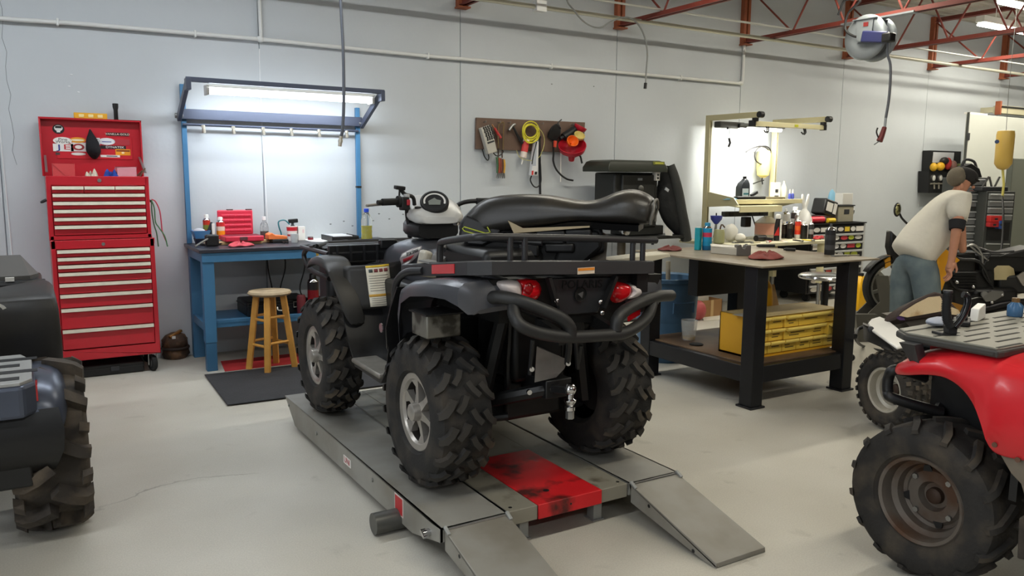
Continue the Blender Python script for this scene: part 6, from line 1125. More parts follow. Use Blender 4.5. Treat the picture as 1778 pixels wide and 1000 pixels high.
# ================================================================= TAN WORKBENCH WITH OVERHEAD FRAME
M_tan = mat('tan_enamel', (176,168,132), 0.45, var=0.03, vs=5); M_cream2 = mat('cream_enamel', (214,206,166), 0.4); M_wtop = mat('pale_worktop', (196,190,160), 0.5)
t = thing('workstation_bench', 'tan steel workbench with overhead light frame and back shelf', 'workbench', (6.7,5.85,0))
KZ = 0.802; px0, px1 = 6.07, 7.18
for x in (px0, px1):
    MB().bb(x-0.022,x+0.022,6.18,6.25,0,2.19).build('post', M_tan, t, bev=0.004); MB().bb(x-0.006,x+0.006,6.176,6.181,0.2,2.135).build('post_slot', mat('slot_dark',(110,104,80),0.6), t)
    MB().bar((x,6.25,2.18),(x,5.46,2.173),0.042,0.062,up=(0,0,1)).build('overhead_arm', M_tan, t, bev=0.004)
    MB().cyl((x-0.028,5.46,2.173),(x+0.028,5.46,2.173),0.034,n=16).build('arm_cap', M_black, t); MB().bb(x-0.02,x+0.02,5.50,5.56,2.105,2.155).build('trolley', M_black, t, bev=0.004)
    for y in (5.46,6.14): MB().bb(x-0.03,x+0.03,y-0.03,y+0.03,0.30,KZ-0.03).build('leg', M_cream2, t, bev=0.003); MB().cyl((x,y,0.02),(x,y,0.30),0.022,n=12).cyl((x,y,0),(x,y,0.02),0.035,n=14).build('leg_foot', M_steel, t)
MB().bb(px0-0.04,px1+0.03,5.52,5.57,2.06,2.11).build('overhead_beam', M_cream2, t, bev=0.004)
for x in (px0-0.03,px1+0.02): MB().bb(x-0.02,x+0.02,5.51,5.58,2.053,2.117).build('beam_cap', M_black, t, bev=0.004)
q = PYb(1383,216,5.52); MB().bb(q.x-0.03,q.x+0.03,5.517,5.521,2.073,2.097).build('beam_sticker', mat('sticker_lime',(190,190,40),0.5), t)
for px in (1330,1395): q = PYb(px,222,5.545); MB().tube([(q.x,5.545,2.065),(q.x+0.02,5.545,2.025),(q.x,5.545,2.),(q.x-0.03,5.545,2.02)],0.008,k=4,n=7).tube([(q.x+0.03,5.545,2.065),(q.x+0.045,5.545,2.02),(q.x+0.02,5.545,1.995)],0.008,k=4,n=7).build('balancer_hook', M_black, t)
MB().bb(5.70,7.20,5.38,6.24,KZ-0.035,KZ).build('worktop', M_wtop, t, bev=0.004)
sh_ = MB().bb(px0,7.20,5.78,6.17,1.235,1.255).bb(px0,7.20,5.775,5.79,1.215,1.265).build('upper_shelf', M_cream2, t, bev=0.003)
MB().prism([(px0-0.012,6.18,1.345),(px0-0.012,5.78,1.285),(px0-0.012,5.70,1.20),(px0-0.012,6.18,1.17)],(0.012,0,0)).build('shelf_bracket', M_tan, t); MB().prism([(7.17,6.18,1.25),(7.17,5.78,1.23),(7.17,6.18,1.14)],(0.012,0,0)).build('shelf_bracket', M_tan, t)
MB().hexa([(px0,5.70,1.175),(6.75,5.70,1.175),(6.75,6.12,1.215),(px0,6.12,1.215)],[(px0,5.70,1.19),(6.75,5.70,1.19),(6.75,6.12,1.23),(px0,6.12,1.23)]).bb(px0,6.75,5.685,5.70,1.125,1.195).build('lower_tray', M_cream2, t, bev=0.002)
MB().bb(px0+0.2,px0+0.93,6.10,6.16,1.055,1.115).build('power_strip', mat('strip_grey',(52,52,50),0.5), t, bev=0.005)
for f in (0.3,0.6,0.8): MB().bb(px0+f-0.03,px0+f+0.03,6.09,6.101,1.065,1.105).build('socket', M_black, t)
MB().bb(px0+0.5,px0+0.6,6.06,6.14,0.93,1.05).build('plug_block', M_black, t, bev=0.01)
for pts in (((6.92,6.12,1.09),(6.99,6.12,1.0),(6.96,6.12,0.88),(6.86,6.1,0.81)),((6.72,6.1,1.06),(6.78,6.1,0.95),(6.86,6.1,0.815)),((6.15,6.12,1.10),(6.13,6.1,1.0),(6.10,6.1,0.82))): MB().tube(pts,0.008,k=4,n=7).build('power_cord', M_dark, t)
# lamp under the overhead frame
t = thing('bench_lamp', 'bright lamp with black end cap under the tan overhead frame', 'lamp', (6.6,5.85,2.105))
MB().bb(px0+0.02,px0+0.42,6.06,6.16,2.07,2.14).build('end_cap', mat('lamp_cap',(54,54,52),0.5), t, bev=0.012); MB().bb(px0+0.30,px1-0.05,6.02,6.12,2.09,2.13).build('housing', mat('lamp_housing',(90,92,92),0.45), t, bev=0.01)
MB().cyl((px0+0.34,6.07,2.077),(px1-0.08,6.07,2.077),0.024,n=10).build('tube', M_tube, t); MB().bb(px0+0.30,px0+0.42,6.03,6.12,2.075,2.115).build('lamp_arm', M_black, t)
MB().cyl((px0+0.1,6.02,2.05),(px0+0.1,6.02,2.075),0.012,n=8).build('knob', M_black, t)
area('bench_lamp_light', ((px0+px1)/2+0.1+BT.x,5.90+BT.y,2.03), (0.70,0.08), 26, (1.0,0.98,0.90), (math.radians(25),0,0))
# hanging from the frame: hose loop and drip bottle
t = thing('oil_drip_bottle', 'yellow drip bottle with coiled black hose hung on the lit wall', 'bottle', PYb(1325,275,6.3)); q = PYb(1325,300,6.25)
MB().lathe([(0.03,-0.16),(0.07,-0.13),(0.082,-0.05),(0.082,0.12),(0.07,0.16),(0.03,0.18)],q+Vector((0,0,0.10)),n=24).build('bottle', mat('pale_yellow_bottle',(226,210,130),0.35,alpha=0.9), t)
MB().tube([PYb(px,py,6.22) for px, py in ((1295,264),(1305,258),(1320,254),(1332,258),(1338,270),(1334,282),(1322,285),(1312,278),(1311,266),(1318,256),(1330,254),(1338,262),(1335,280),(1330,292))],0.008,k=5,n=7).build('coiled_hose', M_black, t); MB().tube([PYb(1324,305,6.25),PYb(1323,312,6.25),PYb(1324,320,6.25)],0.008,n=7).tube([PYb(1308,319,6.25),PYb(1318,315,6.25),PYb(1326,313,6.25)],0.008,n=7).build('drip_valve', M_black, t)
MB().cyl(PYb(1323,230,6.25),PYb(1324,262,6.25),0.003,n=6).build('hanger', M_steel, t)
t = thing('hook_cable', 'short black hook dangling from the bench lamp cap', 'hook', PYb(1266,245,6.05)); MB().cyl(PYb(1267,222,6.05),PYb(1266,240,6.05),0.003,n=6).build('cord', M_dark, t); MB().tube([PYb(1266,240,6.05),PYb(1268,248,6.05),PYb(1265,255,6.05)],0.014,n=8).build('weight', M_black, t)
# ---- on the upper shelf
UZ = 1.2555; UY = 5.95
def UX(px, y=UY): return PYb(px,345,y).x
t = thing('oil_bottle', 'dark oil bottle with white label on the upper tan shelf', 'bottle', (UX(1289),UY,UZ)); x = UX(1289)
MB().loft([[(x+a,UY-d,UZ+z),(x+b_,UY-d,UZ+z),(x+b_,UY+d,UZ+z),(x+a,UY+d,UZ+z)] for z, a, b_, d in ((0,-0.075,0.075,0.04),(0.14,-0.075,0.075,0.04),(0.19,-0.05,0.07,0.038),(0.225,-0.005,0.055,0.03),(0.24,0.0,0.045,0.022))]).build('body', mat('bottle_dark',(44,50,56),0.4), t, bev=0.006); MB().cyl((x+0.022,UY,UZ+0.24),(x+0.022,UY,UZ+0.268),0.022,n=14).build('cap', M_black, t); MB().bb(x-0.05,x+0.05,UY-0.0415,UY-0.0405,UZ+0.03,UZ+0.13).build('label', mat('label_bluewhite',(196,210,214),0.5), t); MB().bb(x-0.03,x+0.05,UY-0.0425,UY-0.0412,UZ+0.06,UZ+0.08).build('label_stripe', mat('teal_stripe',(60,120,130),0.5), t)
t = thing('multi_tool', 'flat black tool lying on the upper tan shelf', 'tool', (UX(1300,5.85),5.85,UZ)); x0 = UX(1277,5.85); MB().bar((x0,5.85,UZ+0.022),(UX(1325,5.85),5.84,UZ+0.022),0.07,0.043,up=(0,0,1)).build('body', M_black, t, bev=0.01); MB().bar((UX(1305,5.85),5.86,UZ+0.05),(UX(1315,5.85),5.86,UZ+0.09),0.03,0.03).build('lever', M_dark, t)
x = UX(1344); tag(MB().lathe([(0.10,0),(0.11,0.01),(0.11,0.03),(0.09,0.034),(0.05,0.02),(0,0.02)],(x,5.93,UZ),n=28).build('drain_dish', mat('olive_dish',(92,84,62),0.5)), 'shallow olive dish on the right half of the upper shelf', 'dish')
t = thing('small_carton', 'white carton with dark print on the upper shelf', 'carton', (UX(1345,6.08),6.08,UZ)); x = UX(1345,6.08); MB().bb(x-0.06,x+0.06,6.05,6.10,UZ,UZ+0.20).build('box', M_white, t, bev=0.002); MB().bb(x-0.03,x+0.02,6.048,6.05,UZ+0.08,UZ+0.12).bb(x-0.04,x+0.03,6.048,6.05,UZ+0.03,UZ+0.045).build('print', M_dark, t)
bottle('squeeze_bottle', 'clear squeeze bottle right of the white carton', (UX(1360,6.08),6.08,UZ), [(0.035,0),(0.04,0.01),(0.04,0.12),(0.025,0.16),(0.012,0.19),(0.012,0.22)], bodymat=mat('milky_bottle',(216,216,200),0.35,alpha=0.8))
for i, px in enumerate((1371,1376)):
    t = thing('glue_bottle', ('left','right')[i]+' of the two tiny blue dropper bottles at the shelf end', 'bottle', (UX(px,5.9),5.9,UZ), group='dropper bottles'); MB().lathe([(0.018,0),(0.018,0.06),(0.008,0.075)],(UX(px,5.9),5.9,UZ),n=12).build('body', mat('dropper_blue',(60,70,150),0.4), t); MB().lathe([(0.008,0.07),(0.006,0.12),(0,0.122)],(UX(px,5.9),5.9,UZ),n=10).build('cap', M_white, t)
rag('blue_glove', 'pale blue glove lying on the left of the upper shelf', [(UX(1262,5.86),5.82,0),(UX(1280,5.86),5.82,0),(UX(1282,5.86),5.95,0),(UX(1264,5.86),5.95,0)], UZ, (120,160,176), 0.04, 31, 'glove')
# ---- on the worktop
def KX(px, y): return PYb(px,420,y).x
def K(px, y, dz=0.0006): return Vector((KX(px,y), y, KZ+dz))
q = K(1242,5.75); t = thing('funnel_pot', 'blue cone cup at the left end of the tan bench', 'cup', q); MB().lathe([(0.02,0.20),(0.06,0.25),(0.065,0.29),(0.06,0.29),(0.02,0.22)],q,n=20,cap=False).build('cup', mat('blue_cup',(50,60,140),0.4), t); MB().cyl(q,q+Vector((0,0,0.22)),0.012,n=8).cyl(q,q+Vector((0,0,0.01)),0.05,n=14).build('stem', M_steel, t)
q = K(1248,5.62); t = thing('glass_jar', 'jar with brown stalks on the left of the tan bench', 'jar', q); MB().lathe([(0.05,0),(0.06,0.01),(0.06,0.12),(0.05,0.15)],q,n=20).build('jar', mat('greenish_jar',(150,150,110),0.3), t); MB().tube([q+Vector((0,0,0.10)),q+Vector((0.03,0,0.20)),q+Vector((0.08,0,0.17))],0.008,n=6,k=3).build('stalk', M_rimrust, t)
def blob(name, label, c, r, colr, cat, seed=1, pts=None, **k):
    rnd = random.Random(seed); m = MB(); rings = []
    for i in range(9):
        th = PI*i/8; rings.append([(c[0]+r[0]*math.sin(th)*math.cos(a)*(1+0.18*rnd.uniform(-1,1)), c[1]+r[1]*math.sin(th)*math.sin(a)*(1+0.18*rnd.uniform(-1,1)), c[2]+r[2]*(1-math.cos(th))*(1+0.05*rnd.uniform(-1,1))) for a in [2*PI*j/14 for j in range(14)]])
    m.loft(rings); return tag(m.build(name, solid('blob_%d_%d_%d'%colr, colr, 0.6), smooth=60, sub=1), label, cat)
blob('plastic_bag', 'crumpled white bag at the left of the tan bench', K(1268,5.72), (0.09,0.08,0.10), (214,212,204), 'bag', 41); blob('paper_towel', 'wad of white paper towel right of the crumpled bag', K(1285,5.60), (0.07,0.06,0.05), (206,202,190), 'paper towel', 42)
t = thing('clear_jug', 'large clear jug with red label on the tan bench', 'jug', K(1330,5.9)); q = K(1330,5.9); MB().lathe([(0.12,0),(0.135,0.02),(0.135,0.19),(0.06,0.25),(0.03,0.262)],q,n=28).build('jug', mat('clear_jug',(200,190,170),0.25,alpha=0.6), t); MB().lathe([(0.1355,0.05),(0.1355,0.18)],q,n=28,cap=False).build('label', mat('pinkish_label',(206,150,130),0.5), t)
q = K(1349,5.60); t = thing('grease_tube', 'white cap grease tube with red triangle on the tan bench', 'tube', q); MB().loft([[(q.x+a,q.y-0.02,q.z+z),(q.x+b_,q.y-0.02,q.z+z),(q.x+b_,q.y+0.02,q.z+z),(q.x+a,q.y+0.02,q.z+z)] for z, a, b_ in ((0,-0.04,0.03),(0.16,-0.035,0.02),(0.26,-0.01,0.03))]).build('tube_body', mat('tube_black2',(30,28,30),0.4), t, bev=0.004); MB().bb(q.x+0.012,q.x+0.04,q.y-0.025,q.y-0.012,q.z,q.z+0.24).build('white_edge', M_white, t, bev=0.003); MB().prism([(q.x-0.075,q.y-0.022,q.z+0.06),(q.x+0.01,q.y-0.022,q.z+0.06),(q.x-0.01,q.y-0.022,q.z+0.16)],(0,0.004,0)).build('red_mark', mat('mark_red',(190,40,40),0.5), t); MB().lathe([(0.03,0.25),(0.03,0.285),(0.02,0.30),(0,0.30)],q,n=14).build('cap', M_white, t)
for px, y, h, r, cols, lab, cs in ((1360,5.85,0.20,0.035,[(24,22,22),(60,50,44),(40,34,30)],'black can right of the white grease tube','dome'),(1370,5.78,0.22,0.034,[(26,24,26),(30,28,30),(70,66,62)],'second black spray can on the tan bench','noz'),(1384,5.72,0.25,0.036,[(200,196,190),(214,60,40),(226,100,40),(206,60,44)],'orange and red spray can on the tan bench','noz'),(1395,5.66,0.20,0.038,[(22,22,22),(28,30,28),(24,24,24)],'black drinks can with pale mark on the tan bench','dome'),(1407,5.62,0.21,0.030,[(40,38,38),(150,150,150),(60,60,62)],'grey banded spray can at the right of the tan bench','noz'),(1362,6.05,0.34,0.05,[(30,60,120),(40,80,150),(220,220,214)],'tall blue and white canister at the back of the tan bench','noz'),(1378,6.02,0.36,0.05,[(40,30,30),(70,56,50),(190,186,180),(50,40,40)],'tall brown labelled bottle behind the spray cans','dome'),(1384,5.96,0.32,0.045,[(40,26,26),(56,34,34),(120,100,96)],'dark brown bottle beside the white bag','dome')):
    q = K(px,y); spray_can(lab, q, h, r, cols, group='cans on the tan bench', capstyle=cs)
q = K(1394,5.80); m = MB(); rings = []
for z, w, d in ((0,0.09,0.07),(0.10,0.115,0.09),(0.22,0.105,0.08),(0.30,0.07,0.05),(0.34,0.03,0.025),(0.37,0.03,0.02)): rings.append([(q.x+w*math.cos(a)*(1+0.06*math.sin(5*a+z*30)),q.y+d*math.sin(a),q.z+z) for a in [2*PI*i/16 for i in range(16)]])
t = thing('shopping_bag', 'white plastic bag with knotted ears behind the cans', 'bag', q); MB().loft(rings).build('bag', mat('white_bag',(226,226,222),0.5,bump=0.2,bs=20), t, smooth=60)
for s in (-1,1): MB().loft([[(q.x+s*o+w*math.cos(a),q.y+0.012*math.sin(a),q.z+z) for a in [2*PI*i/8 for i in range(8)]] for z, o, w in ((0.34,0.01,0.022),(0.42,0.035,0.03),(0.50,0.05,0.018),(0.52,0.055,0.005))]).build('ear', mat('white_bag',(226,226,222),0.5), t, smooth=60)
for i, (px, y, l, c, lab) in enumerate(((1290,5.55,0.26,(60,58,50),'flat grey rule lying on the tan bench front'),(1312,5.48,0.16,(196,186,150),'pale plastic strip on the tan bench front'),(1335,5.50,0.18,(150,60,50),'small red and white packet on the tan bench'),(1362,5.48,0.22,(216,196,186),'pink paper slip on the tan bench'),(1385,5.47,0.16,(40,38,36),'black pliers lying at the bench front'),(1402,5.45,0.14,(200,180,60),'yellow handled tool at the right of the tan bench'))):
    q = K(px,y); t = thing('loose_item', lab, 'tool', q, group='loose tools on the tan bench'); t.name = ('steel_rule','plastic_strip','small_packet','paper_slip','pliers','hand_tool')[i]
    MB(T(q) @ rz(0.3*i)).bb(-l/2,l/2,-0.02,0.02,0,0.012 if i != 3 else 0.003).build('body', solid('loose%d'%i,c,0.6), t, bev=0.003); MB(T(q) @ rz(0.3*i)).bb(-l/2-0.03,-l/2+0.02,-0.012,0.012,0.001,0.016 if i != 3 else 0.004).build('end', M_steel if i not in (2,3) else M_white, t, bev=0.002)
rag('shop_rag', 'small red rag at the right end of the tan bench', [K(1412,5.5),K(1428,5.5),K(1430,5.6),K(1414,5.6)], KZ, (170,50,54), 0.06, 51, group='shop rags')
q = K(1322,5.62); t = thing('heat_gun', 'black hand tool lying in the middle of the tan bench', 'hand tool', q); MB().cyl(q+Vector((-0.09,0,0.035)),q+Vector((0.07,0.02,0.035)),0.034,n=14).build('body', M_black, t); MB().bar(q+Vector((0.05,0,0.03)),q+Vector((0.12,-0.06,0.02)),0.03,0.035).build('handle', M_black, t, bev=0.006)
for o in list(COL.objects):
    if o not in before and o.parent is None and o.type != 'LIGHT': o.location = o.location+BT
before = set(COL.objects)
CT = Vector((0.53,0.38,0.0))
def PYc(px, py, y): return PY(px, py, y+CT.y)-CT
# ================================================================= STICKER COVERED CHEST
t = thing('sticker_tool_chest', 'black tool chest covered in stickers beside the tan bench', 'tool chest', (8.0,6.2,0)); M_ck = mat('chest_black', (26,26,28), 0.4); M_tr = mat('chest_trim', (182,184,184), 0.4, 0.3)
kx0, kx1, ky, kz0, kz1 = 7.52, 8.58, 6.0, 0.10, 0.965
MB().bb(kx0,kx1,ky+0.01,ky+0.5,kz0,kz1).build('body', M_ck, t, bev=0.006); MB().bb(kx1-0.035,kx1,ky-0.004,ky+0.02,kz0,kz1-0.02).build('side_trim', M_tr, t); MB().bb(kx0,kx1,ky-0.02,ky+0.5,kz1-0.014,kz1).build('top_edge', M_ck, t)
rnd = random.Random(12); cols = [(214,212,206),(220,216,208),(214,212,206),(206,200,190),(196,60,70),(220,190,60),(230,140,50),(210,210,214),(176,186,60),(226,222,214),(214,212,206),(190,60,50)]
zz = kz1-0.03
for r in range(8):
    hz_ = 0.10; d = MB().bb(kx0+0.03,kx1-0.04,ky-0.006,ky+0.012,zz-hz_+0.006,zz).build('drawer', M_ck, t, bev=0.003)
    if r: MB().bb(kx0+0.03,kx1-0.04,ky-0.026,ky-0.004,zz-0.026,zz-0.002).build('drawer_pull', M_tr, d, bev=0.003)
    x = kx0+0.06
    while x < kx1-0.14:
        w = rnd.uniform(0.09,0.15); h = rnd.uniform(0.045,0.062); c = cols[rnd.randrange(len(cols))]; zc_ = zz-0.055 if r else zz-0.05; m = MB()
        if rnd.random() < 0.55: m.prism([(x+w/2+w/2*math.cos(k*PI/9),ky-0.0065,zc_+h/2*math.sin(k*PI/9)) for k in range(18)],(0,-0.0015,0))
        else: m.bb(x,x+w,ky-0.008,ky-0.0065,zc_-h/2,zc_+h/2)
        sk = m.build('sticker', solid('stk_%d_%d_%d'%c,c,0.45), d, smooth=0)
        x += w+rnd.uniform(0.008,0.025)
    zz -= hz_+0.004
for x in (kx0+0.1,kx1-0.1):
    for y in (ky+0.08,ky+0.42): MB().lathe([(0,-0.02),(0.05,-0.02),(0.05,0.02),(0,0.02)],(x,y,0.05),(1,0,0),n=16).build('caster', M_rubber, t)
# on the sticker chest
q = Vector((PYc(1454,382,6.2).x,6.2,kz1+0.0005)); t = thing('grinder_block', 'beige metal gauge block machine on the sticker chest', 'machine', q)
MB().bb(q.x-0.15,q.x+0.15,q.y-0.12,q.y+0.12,q.z,q.z+0.20).build('body', mat('beige_metal',(166,160,140),0.45,0.2), t, bev=0.008); MB().bb(q.x-0.04,q.x+0.06,q.y-0.123,q.y-0.12,q.z+0.10,q.z+0.16).build('panel', M_dark, t); MB().cyl((q.x+0.15,q.y-0.02,q.z+0.13),(q.x+0.24,q.y-0.02,q.z+0.13),0.035,n=14).cyl((q.x+0.20,q.y-0.02,q.z+0.13),(q.x+0.24,q.y-0.02,q.z+0.13),0.05,n=14).build('arm', M_steel, t); MB().bb(q.x-0.16,q.x+0.16,q.y-0.13,q.y+0.13,q.z+0.20,q.z+0.215).build('cover', M_dark, t)
tag(MB().bb(q.x+0.0,q.x+0.14,q.y-0.06,q.y+0.06,q.z+0.2155,q.z+0.36).bb(q.x+0.14,q.x+0.20,q.y-0.06,q.y+0.06,q.z+0.2155,q.z+0.36).build('white_meter', mat('meter_white',(200,198,192),0.5), bev=0.006), 'white boxed meter standing on the beige machine', 'meter')
x = PYc(1428,382,6.15).x; t = thing('battery_charger', 'black charger case with white panel on the sticker chest', 'charger', (x,6.15,kz1)); MB(T(x,6.15,kz1+0.085) @ Matrix.Rotation(0.25,4,'Y')).bb(-0.12,0.12,-0.10,0.10,0.0,0.20).build('case', M_black, t, bev=0.02); MB(T(x,6.15,kz1+0.085) @ Matrix.Rotation(0.25,4,'Y')).bb(-0.09,0.02,-0.104,-0.10,0.05,0.16).bb(0.04,0.10,-0.104,-0.10,0.04,0.17).build('panel', M_white, t); MB().bb(x-0.10,x+0.14,6.06,6.24,kz1+0.0005,kz1+0.095).build('base', mat('dark_maroon',(60,36,34),0.6), t, bev=0.01)
blob('blue_shop_towels', 'blue paper towels behind the black charger', (PYc(1443,365,6.42).x,6.42,kz1+0.001), (0.08,0.05,0.20), (130,180,206), 'paper towel', 61)
x = PYc(1418,386,6.08).x; t = thing('inspection_light', 'red cylindrical light lying on the sticker chest', 'light', (x,6.06,kz1)); MB().cyl((x-0.16,6.05,kz1+0.042),(x+0.07,6.05,kz1+0.042),0.04,n=18).build('body', mat('light_red',(196,40,56),0.35), t); MB().cyl((x+0.07,6.05,kz1+0.042),(x+0.09,6.05,kz1+0.042),0.041,n=18).build('end_ring', M_dark, t)
x = PYc(1437,386,6.08).x; t = thing('tape_roll', 'small yellow roll right of the red light', 'roll', (x,6.05,kz1)); MB().cyl((x-0.06,6.04,kz1+0.03),(x+0.07,6.04,kz1+0.03),0.029,n=16).build('roll', mat('roll_yellow',(214,180,40),0.5), t); MB().cyl((x+0.07,6.04,kz1+0.03),(x+0.075,6.04,kz1+0.03),0.012,n=12).build('core', M_dark, t)
x = kx1-0.07; t = thing('yellow_bottle', 'tall narrow yellow canister at the right of the sticker chest', 'canister', (x,6.42,kz1)); MB().lathe([(0.045,0),(0.048,0.01),(0.048,0.19),(0.04,0.20),(0,0.20)],(x,6.42,kz1+0.0005),n=18).build('body', mat('canister_yellow',(222,180,30),0.4), t); MB().lathe([(0.03,0.2),(0.03,0.212),(0,0.212)],(x,6.42,kz1),n=14).build('cap', mat('canister_yellow',(222,180,30),0.4), t)
for o in list(COL.objects):
    if o not in before and o.parent is None: o.location = o.location+CT
q = PZ(1490,515); t = thing('yellow_floor_bucket', 'yellow plastic jug on the floor right of the steel table', 'jug', q); q = Vector((8.15,5.72,0)); MB().loft([[(q.x-w,q.y-w*0.7,z),(q.x+w,q.y-w*0.7,z),(q.x+w,q.y+w*0.7,z),(q.x-w,q.y+w*0.7,z)] for z, w in ((0,0.13),(0.25,0.14),(0.36,0.07),(0.40,0.03))]).build('body', mat('jug_yellow',(224,170,20),0.35), t, bev=0.01); MB().cyl((q.x,q.y,0.40),(q.x,q.y,0.43),0.032,n=12).build('cap', M_black, t)
# ================================================================= FAR RIGHT: PANELS, CABINETS, GAUGES
t = thing('white_door_panel', 'white door panel standing open by the far wall', 'door panel', PY(1680,330,6.4)); x0 = 11.236
MB().bb(x0,15.0,6.38,6.42,0.01,2.42).build('panel', mat('white_panel',(196,198,190),0.55,var=0.03,vs=2), t, bev=0.004); MB().bb(x0-0.012,x0+0.006,6.37,6.40,0.6,2.44).build('edge_trim', mat('dark_edge',(70,72,68),0.6), t)
q = PY(1681,237,6.37); MB().bb(q.x-0.02,q.x+0.04,6.365,6.38,q.z-0.05,q.z+0.05).build('latch', M_dark, t, bev=0.004); MB().bb(x0+0.02,x0+0.5,6.40,6.46,2.42,2.445).build('top_rail', M_white, t)
t = thing('cream_beam', 'cream steel beam with rusty bracket above the white panel', 'beam', PY(1745,190,6.6)); MB().bb(12.50,15.2,6.62,6.74,2.50,2.62).build('beam', mat('cream_beam',(196,190,160),0.5), t, bev=0.005); MB().bb(12.47,12.51,6.62,6.70,2.48,2.68).build('bracket', M_orange_steel, t, bev=0.004); MB().cyl((12.5,6.61,2.60),(15.2,6.61,2.60),0.012,n=8).build('rod', M_dark, t); MB().bb(12.5,12.6,6.74,6.93,2.52,2.60).build('wall_mount', mat('cream_beam',(196,190,160),0.5), t)
t = thing('grey_partition', 'dark grey green partition panel at the right edge', 'partition', (11.5,5.6,0)); q = PY(1757,275,5.6); MB().bb(q.x,q.x+2.2,5.58,5.64,0,q.z).build('panel', mat('partition_green',(112,116,106),0.6,var=0.04,vs=3), t, bev=0.005); MB().bb(q.x-0.02,q.x,5.575,5.645,0,q.z).build('edge_trim', mat('partition_edge',(90,94,86),0.6), t)
t = thing('gauge_case', 'open black gauge case with two dials fixed to the wall', 'gauge case', PY(1640,300,6.85)); G = lambda px, py, y=6.80: PY(px,py,y)
def gq(nm, pts, y, th, m): return MB().hexa([G(a,b,y) for a, b in pts],[G(a,b,y)+Vector((0,th,0)) for a, b in pts]).build(nm, m, t, smooth=0)
gq('lid', ((1616,261),(1669,263),(1667,300),(1614,297)),6.80,0.12,M_black); gq('lid_lining', ((1621,264),(1657,265),(1655,284),(1619,282)),6.796,0.004,mat('foil_lining',(206,208,212),0.3,0.2)); gq('base', ((1613,297),(1667,300),(1663,335),(1612,335)),6.76,0.16,M_black)
for a, b, w, h, c in ((1621,290,6,7,(206,160,40)),(1633,289,9,7,(222,170,40)),(1646,284,6,10,(176,50,46)),(1655,288,7,9,(160,120,110)),(1640,279,10,6,(40,38,36)),(1664,292,9,8,(130,140,90))): MB().ell(G(a,b,6.74),(w*0.0087,0.05,h*0.0087),n=12,m=8).build('stored_fitting', solid('fit_%d'%c[0],c,0.5), t)
for px in (1620,1632): q = G(px,309,6.755); MB().lathe([(0.045,-0.02),(0.045,0.012),(0.038,0.016),(0,0.014)],q,(0,-1,0),n=20).build('dial', mat('dial_white',(206,206,200),0.3), t); MB().lathe([(0.047,-0.02),(0.047,0.014),(0.039,0.018)],q,(0,-1,0),n=20,cap=False).build('dial_ring', M_steel, t)
for px in (1622,1630,1638): MB().cyl(G(px,317,6.755),G(px,328,6.755),0.012,n=8).build('valve', M_brass, t)
MB().cyl(G(1616,319,6.752),G(1640,319,6.752),0.012,n=8).build('manifold', M_brass, t)
# two tool towers
def tower(label, pxa, pxb, d, parts, top):
    a, b_ = PD(pxa,400,d), PD(pxb,400,d); c = (a+b_)*0.5; w = (b_-a).length; ang = math.atan2((b_-a).y,(b_-a).x)
    t = thing('tool_tower', label, 'tool chest', (c.x,c.y,0), ang, group='tool chests by the far wall'); dp = 0.42
    MB().bb(-w/2,w/2,0,dp,0.10,top).build('body', mat('tower_grey',(70,72,70),0.5,0.3), t, local=True, bev=0.005)
    for k, (z0, z1, mm, n) in enumerate(parts):
        for j in range(n):
            za, zb = z0+(z1-z0)*j/n, z0+(z1-z0)*(j+1)/n
            d_ = MB().bb(-w/2+0.02,w/2-0.02,-0.014,0.002,za+0.006,zb-0.006).build('drawer', mm, t, local=True, bev=0.003); MB().bb(-w/2+0.03,w/2-0.03,-0.034,-0.012,zb-0.024,zb-0.010).build('drawer_pull', M_tr, d_, local=True, bev=0.003)
    for x in (-w/2+0.05,w/2-0.05): MB().lathe([(0,-0.02),(0.05,-0.02),(0.05,0.02),(0,0.02)],(x,0.06,0.05),(1,0,0),n=14).build('caster', M_rubber, t, local=True)
    return t, c, w
M_bl = mat('drawer_blue_grey', (96,112,138), 0.35, 0.5); M_sv = mat('drawer_silver', (170,172,172), 0.3, 0.6); M_gd = mat('drawer_grey', (96,98,94), 0.4, 0.4)
ta, ca, wa = tower('silver and blue drawer tower behind the man', 1664,1706,9.0,((0.12,0.72,M_bl,5),(0.76,1.16,M_sv,5),(1.20,1.52,M_sv,4)),1.53)
tb_, cb, wb_ = tower('grey drawer tower with open bay right of the man', 1708,1757,8.8,((0.12,0.46,M_gd,2),(0.48,0.82,M_gd,3),(1.06,1.36,M_sv,4)),1.38)
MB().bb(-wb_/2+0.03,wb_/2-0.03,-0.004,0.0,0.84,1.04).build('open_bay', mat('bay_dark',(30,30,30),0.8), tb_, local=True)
for i, (px, py, w, h, c, lab) in enumerate(((1727,380,0.13,0.07,(206,50,48),'bright red plastic case in the bay of the grey tower'),(1724,390,0.10,0.05,(180,40,44),'darker red case under the bright red case'),(1736,390,0.05,0.09,(50,80,150),'blue box beside the red cases'))):
    q = PD(px,py,8.74); t2 = thing('small_case', lab, 'case', q); MB(T(q) @ rz(-0.54)).bb(-w/2,w/2,-0.03,0.05,-h/2,h/2).build('body', solid('sc%d'%i,c,0.4), t2, bev=0.006); MB(T(q) @ rz(-0.54)).bb(-0.015,0.015,-0.035,-0.03,-0.01,0.01).build('latch', M_dark, t2)
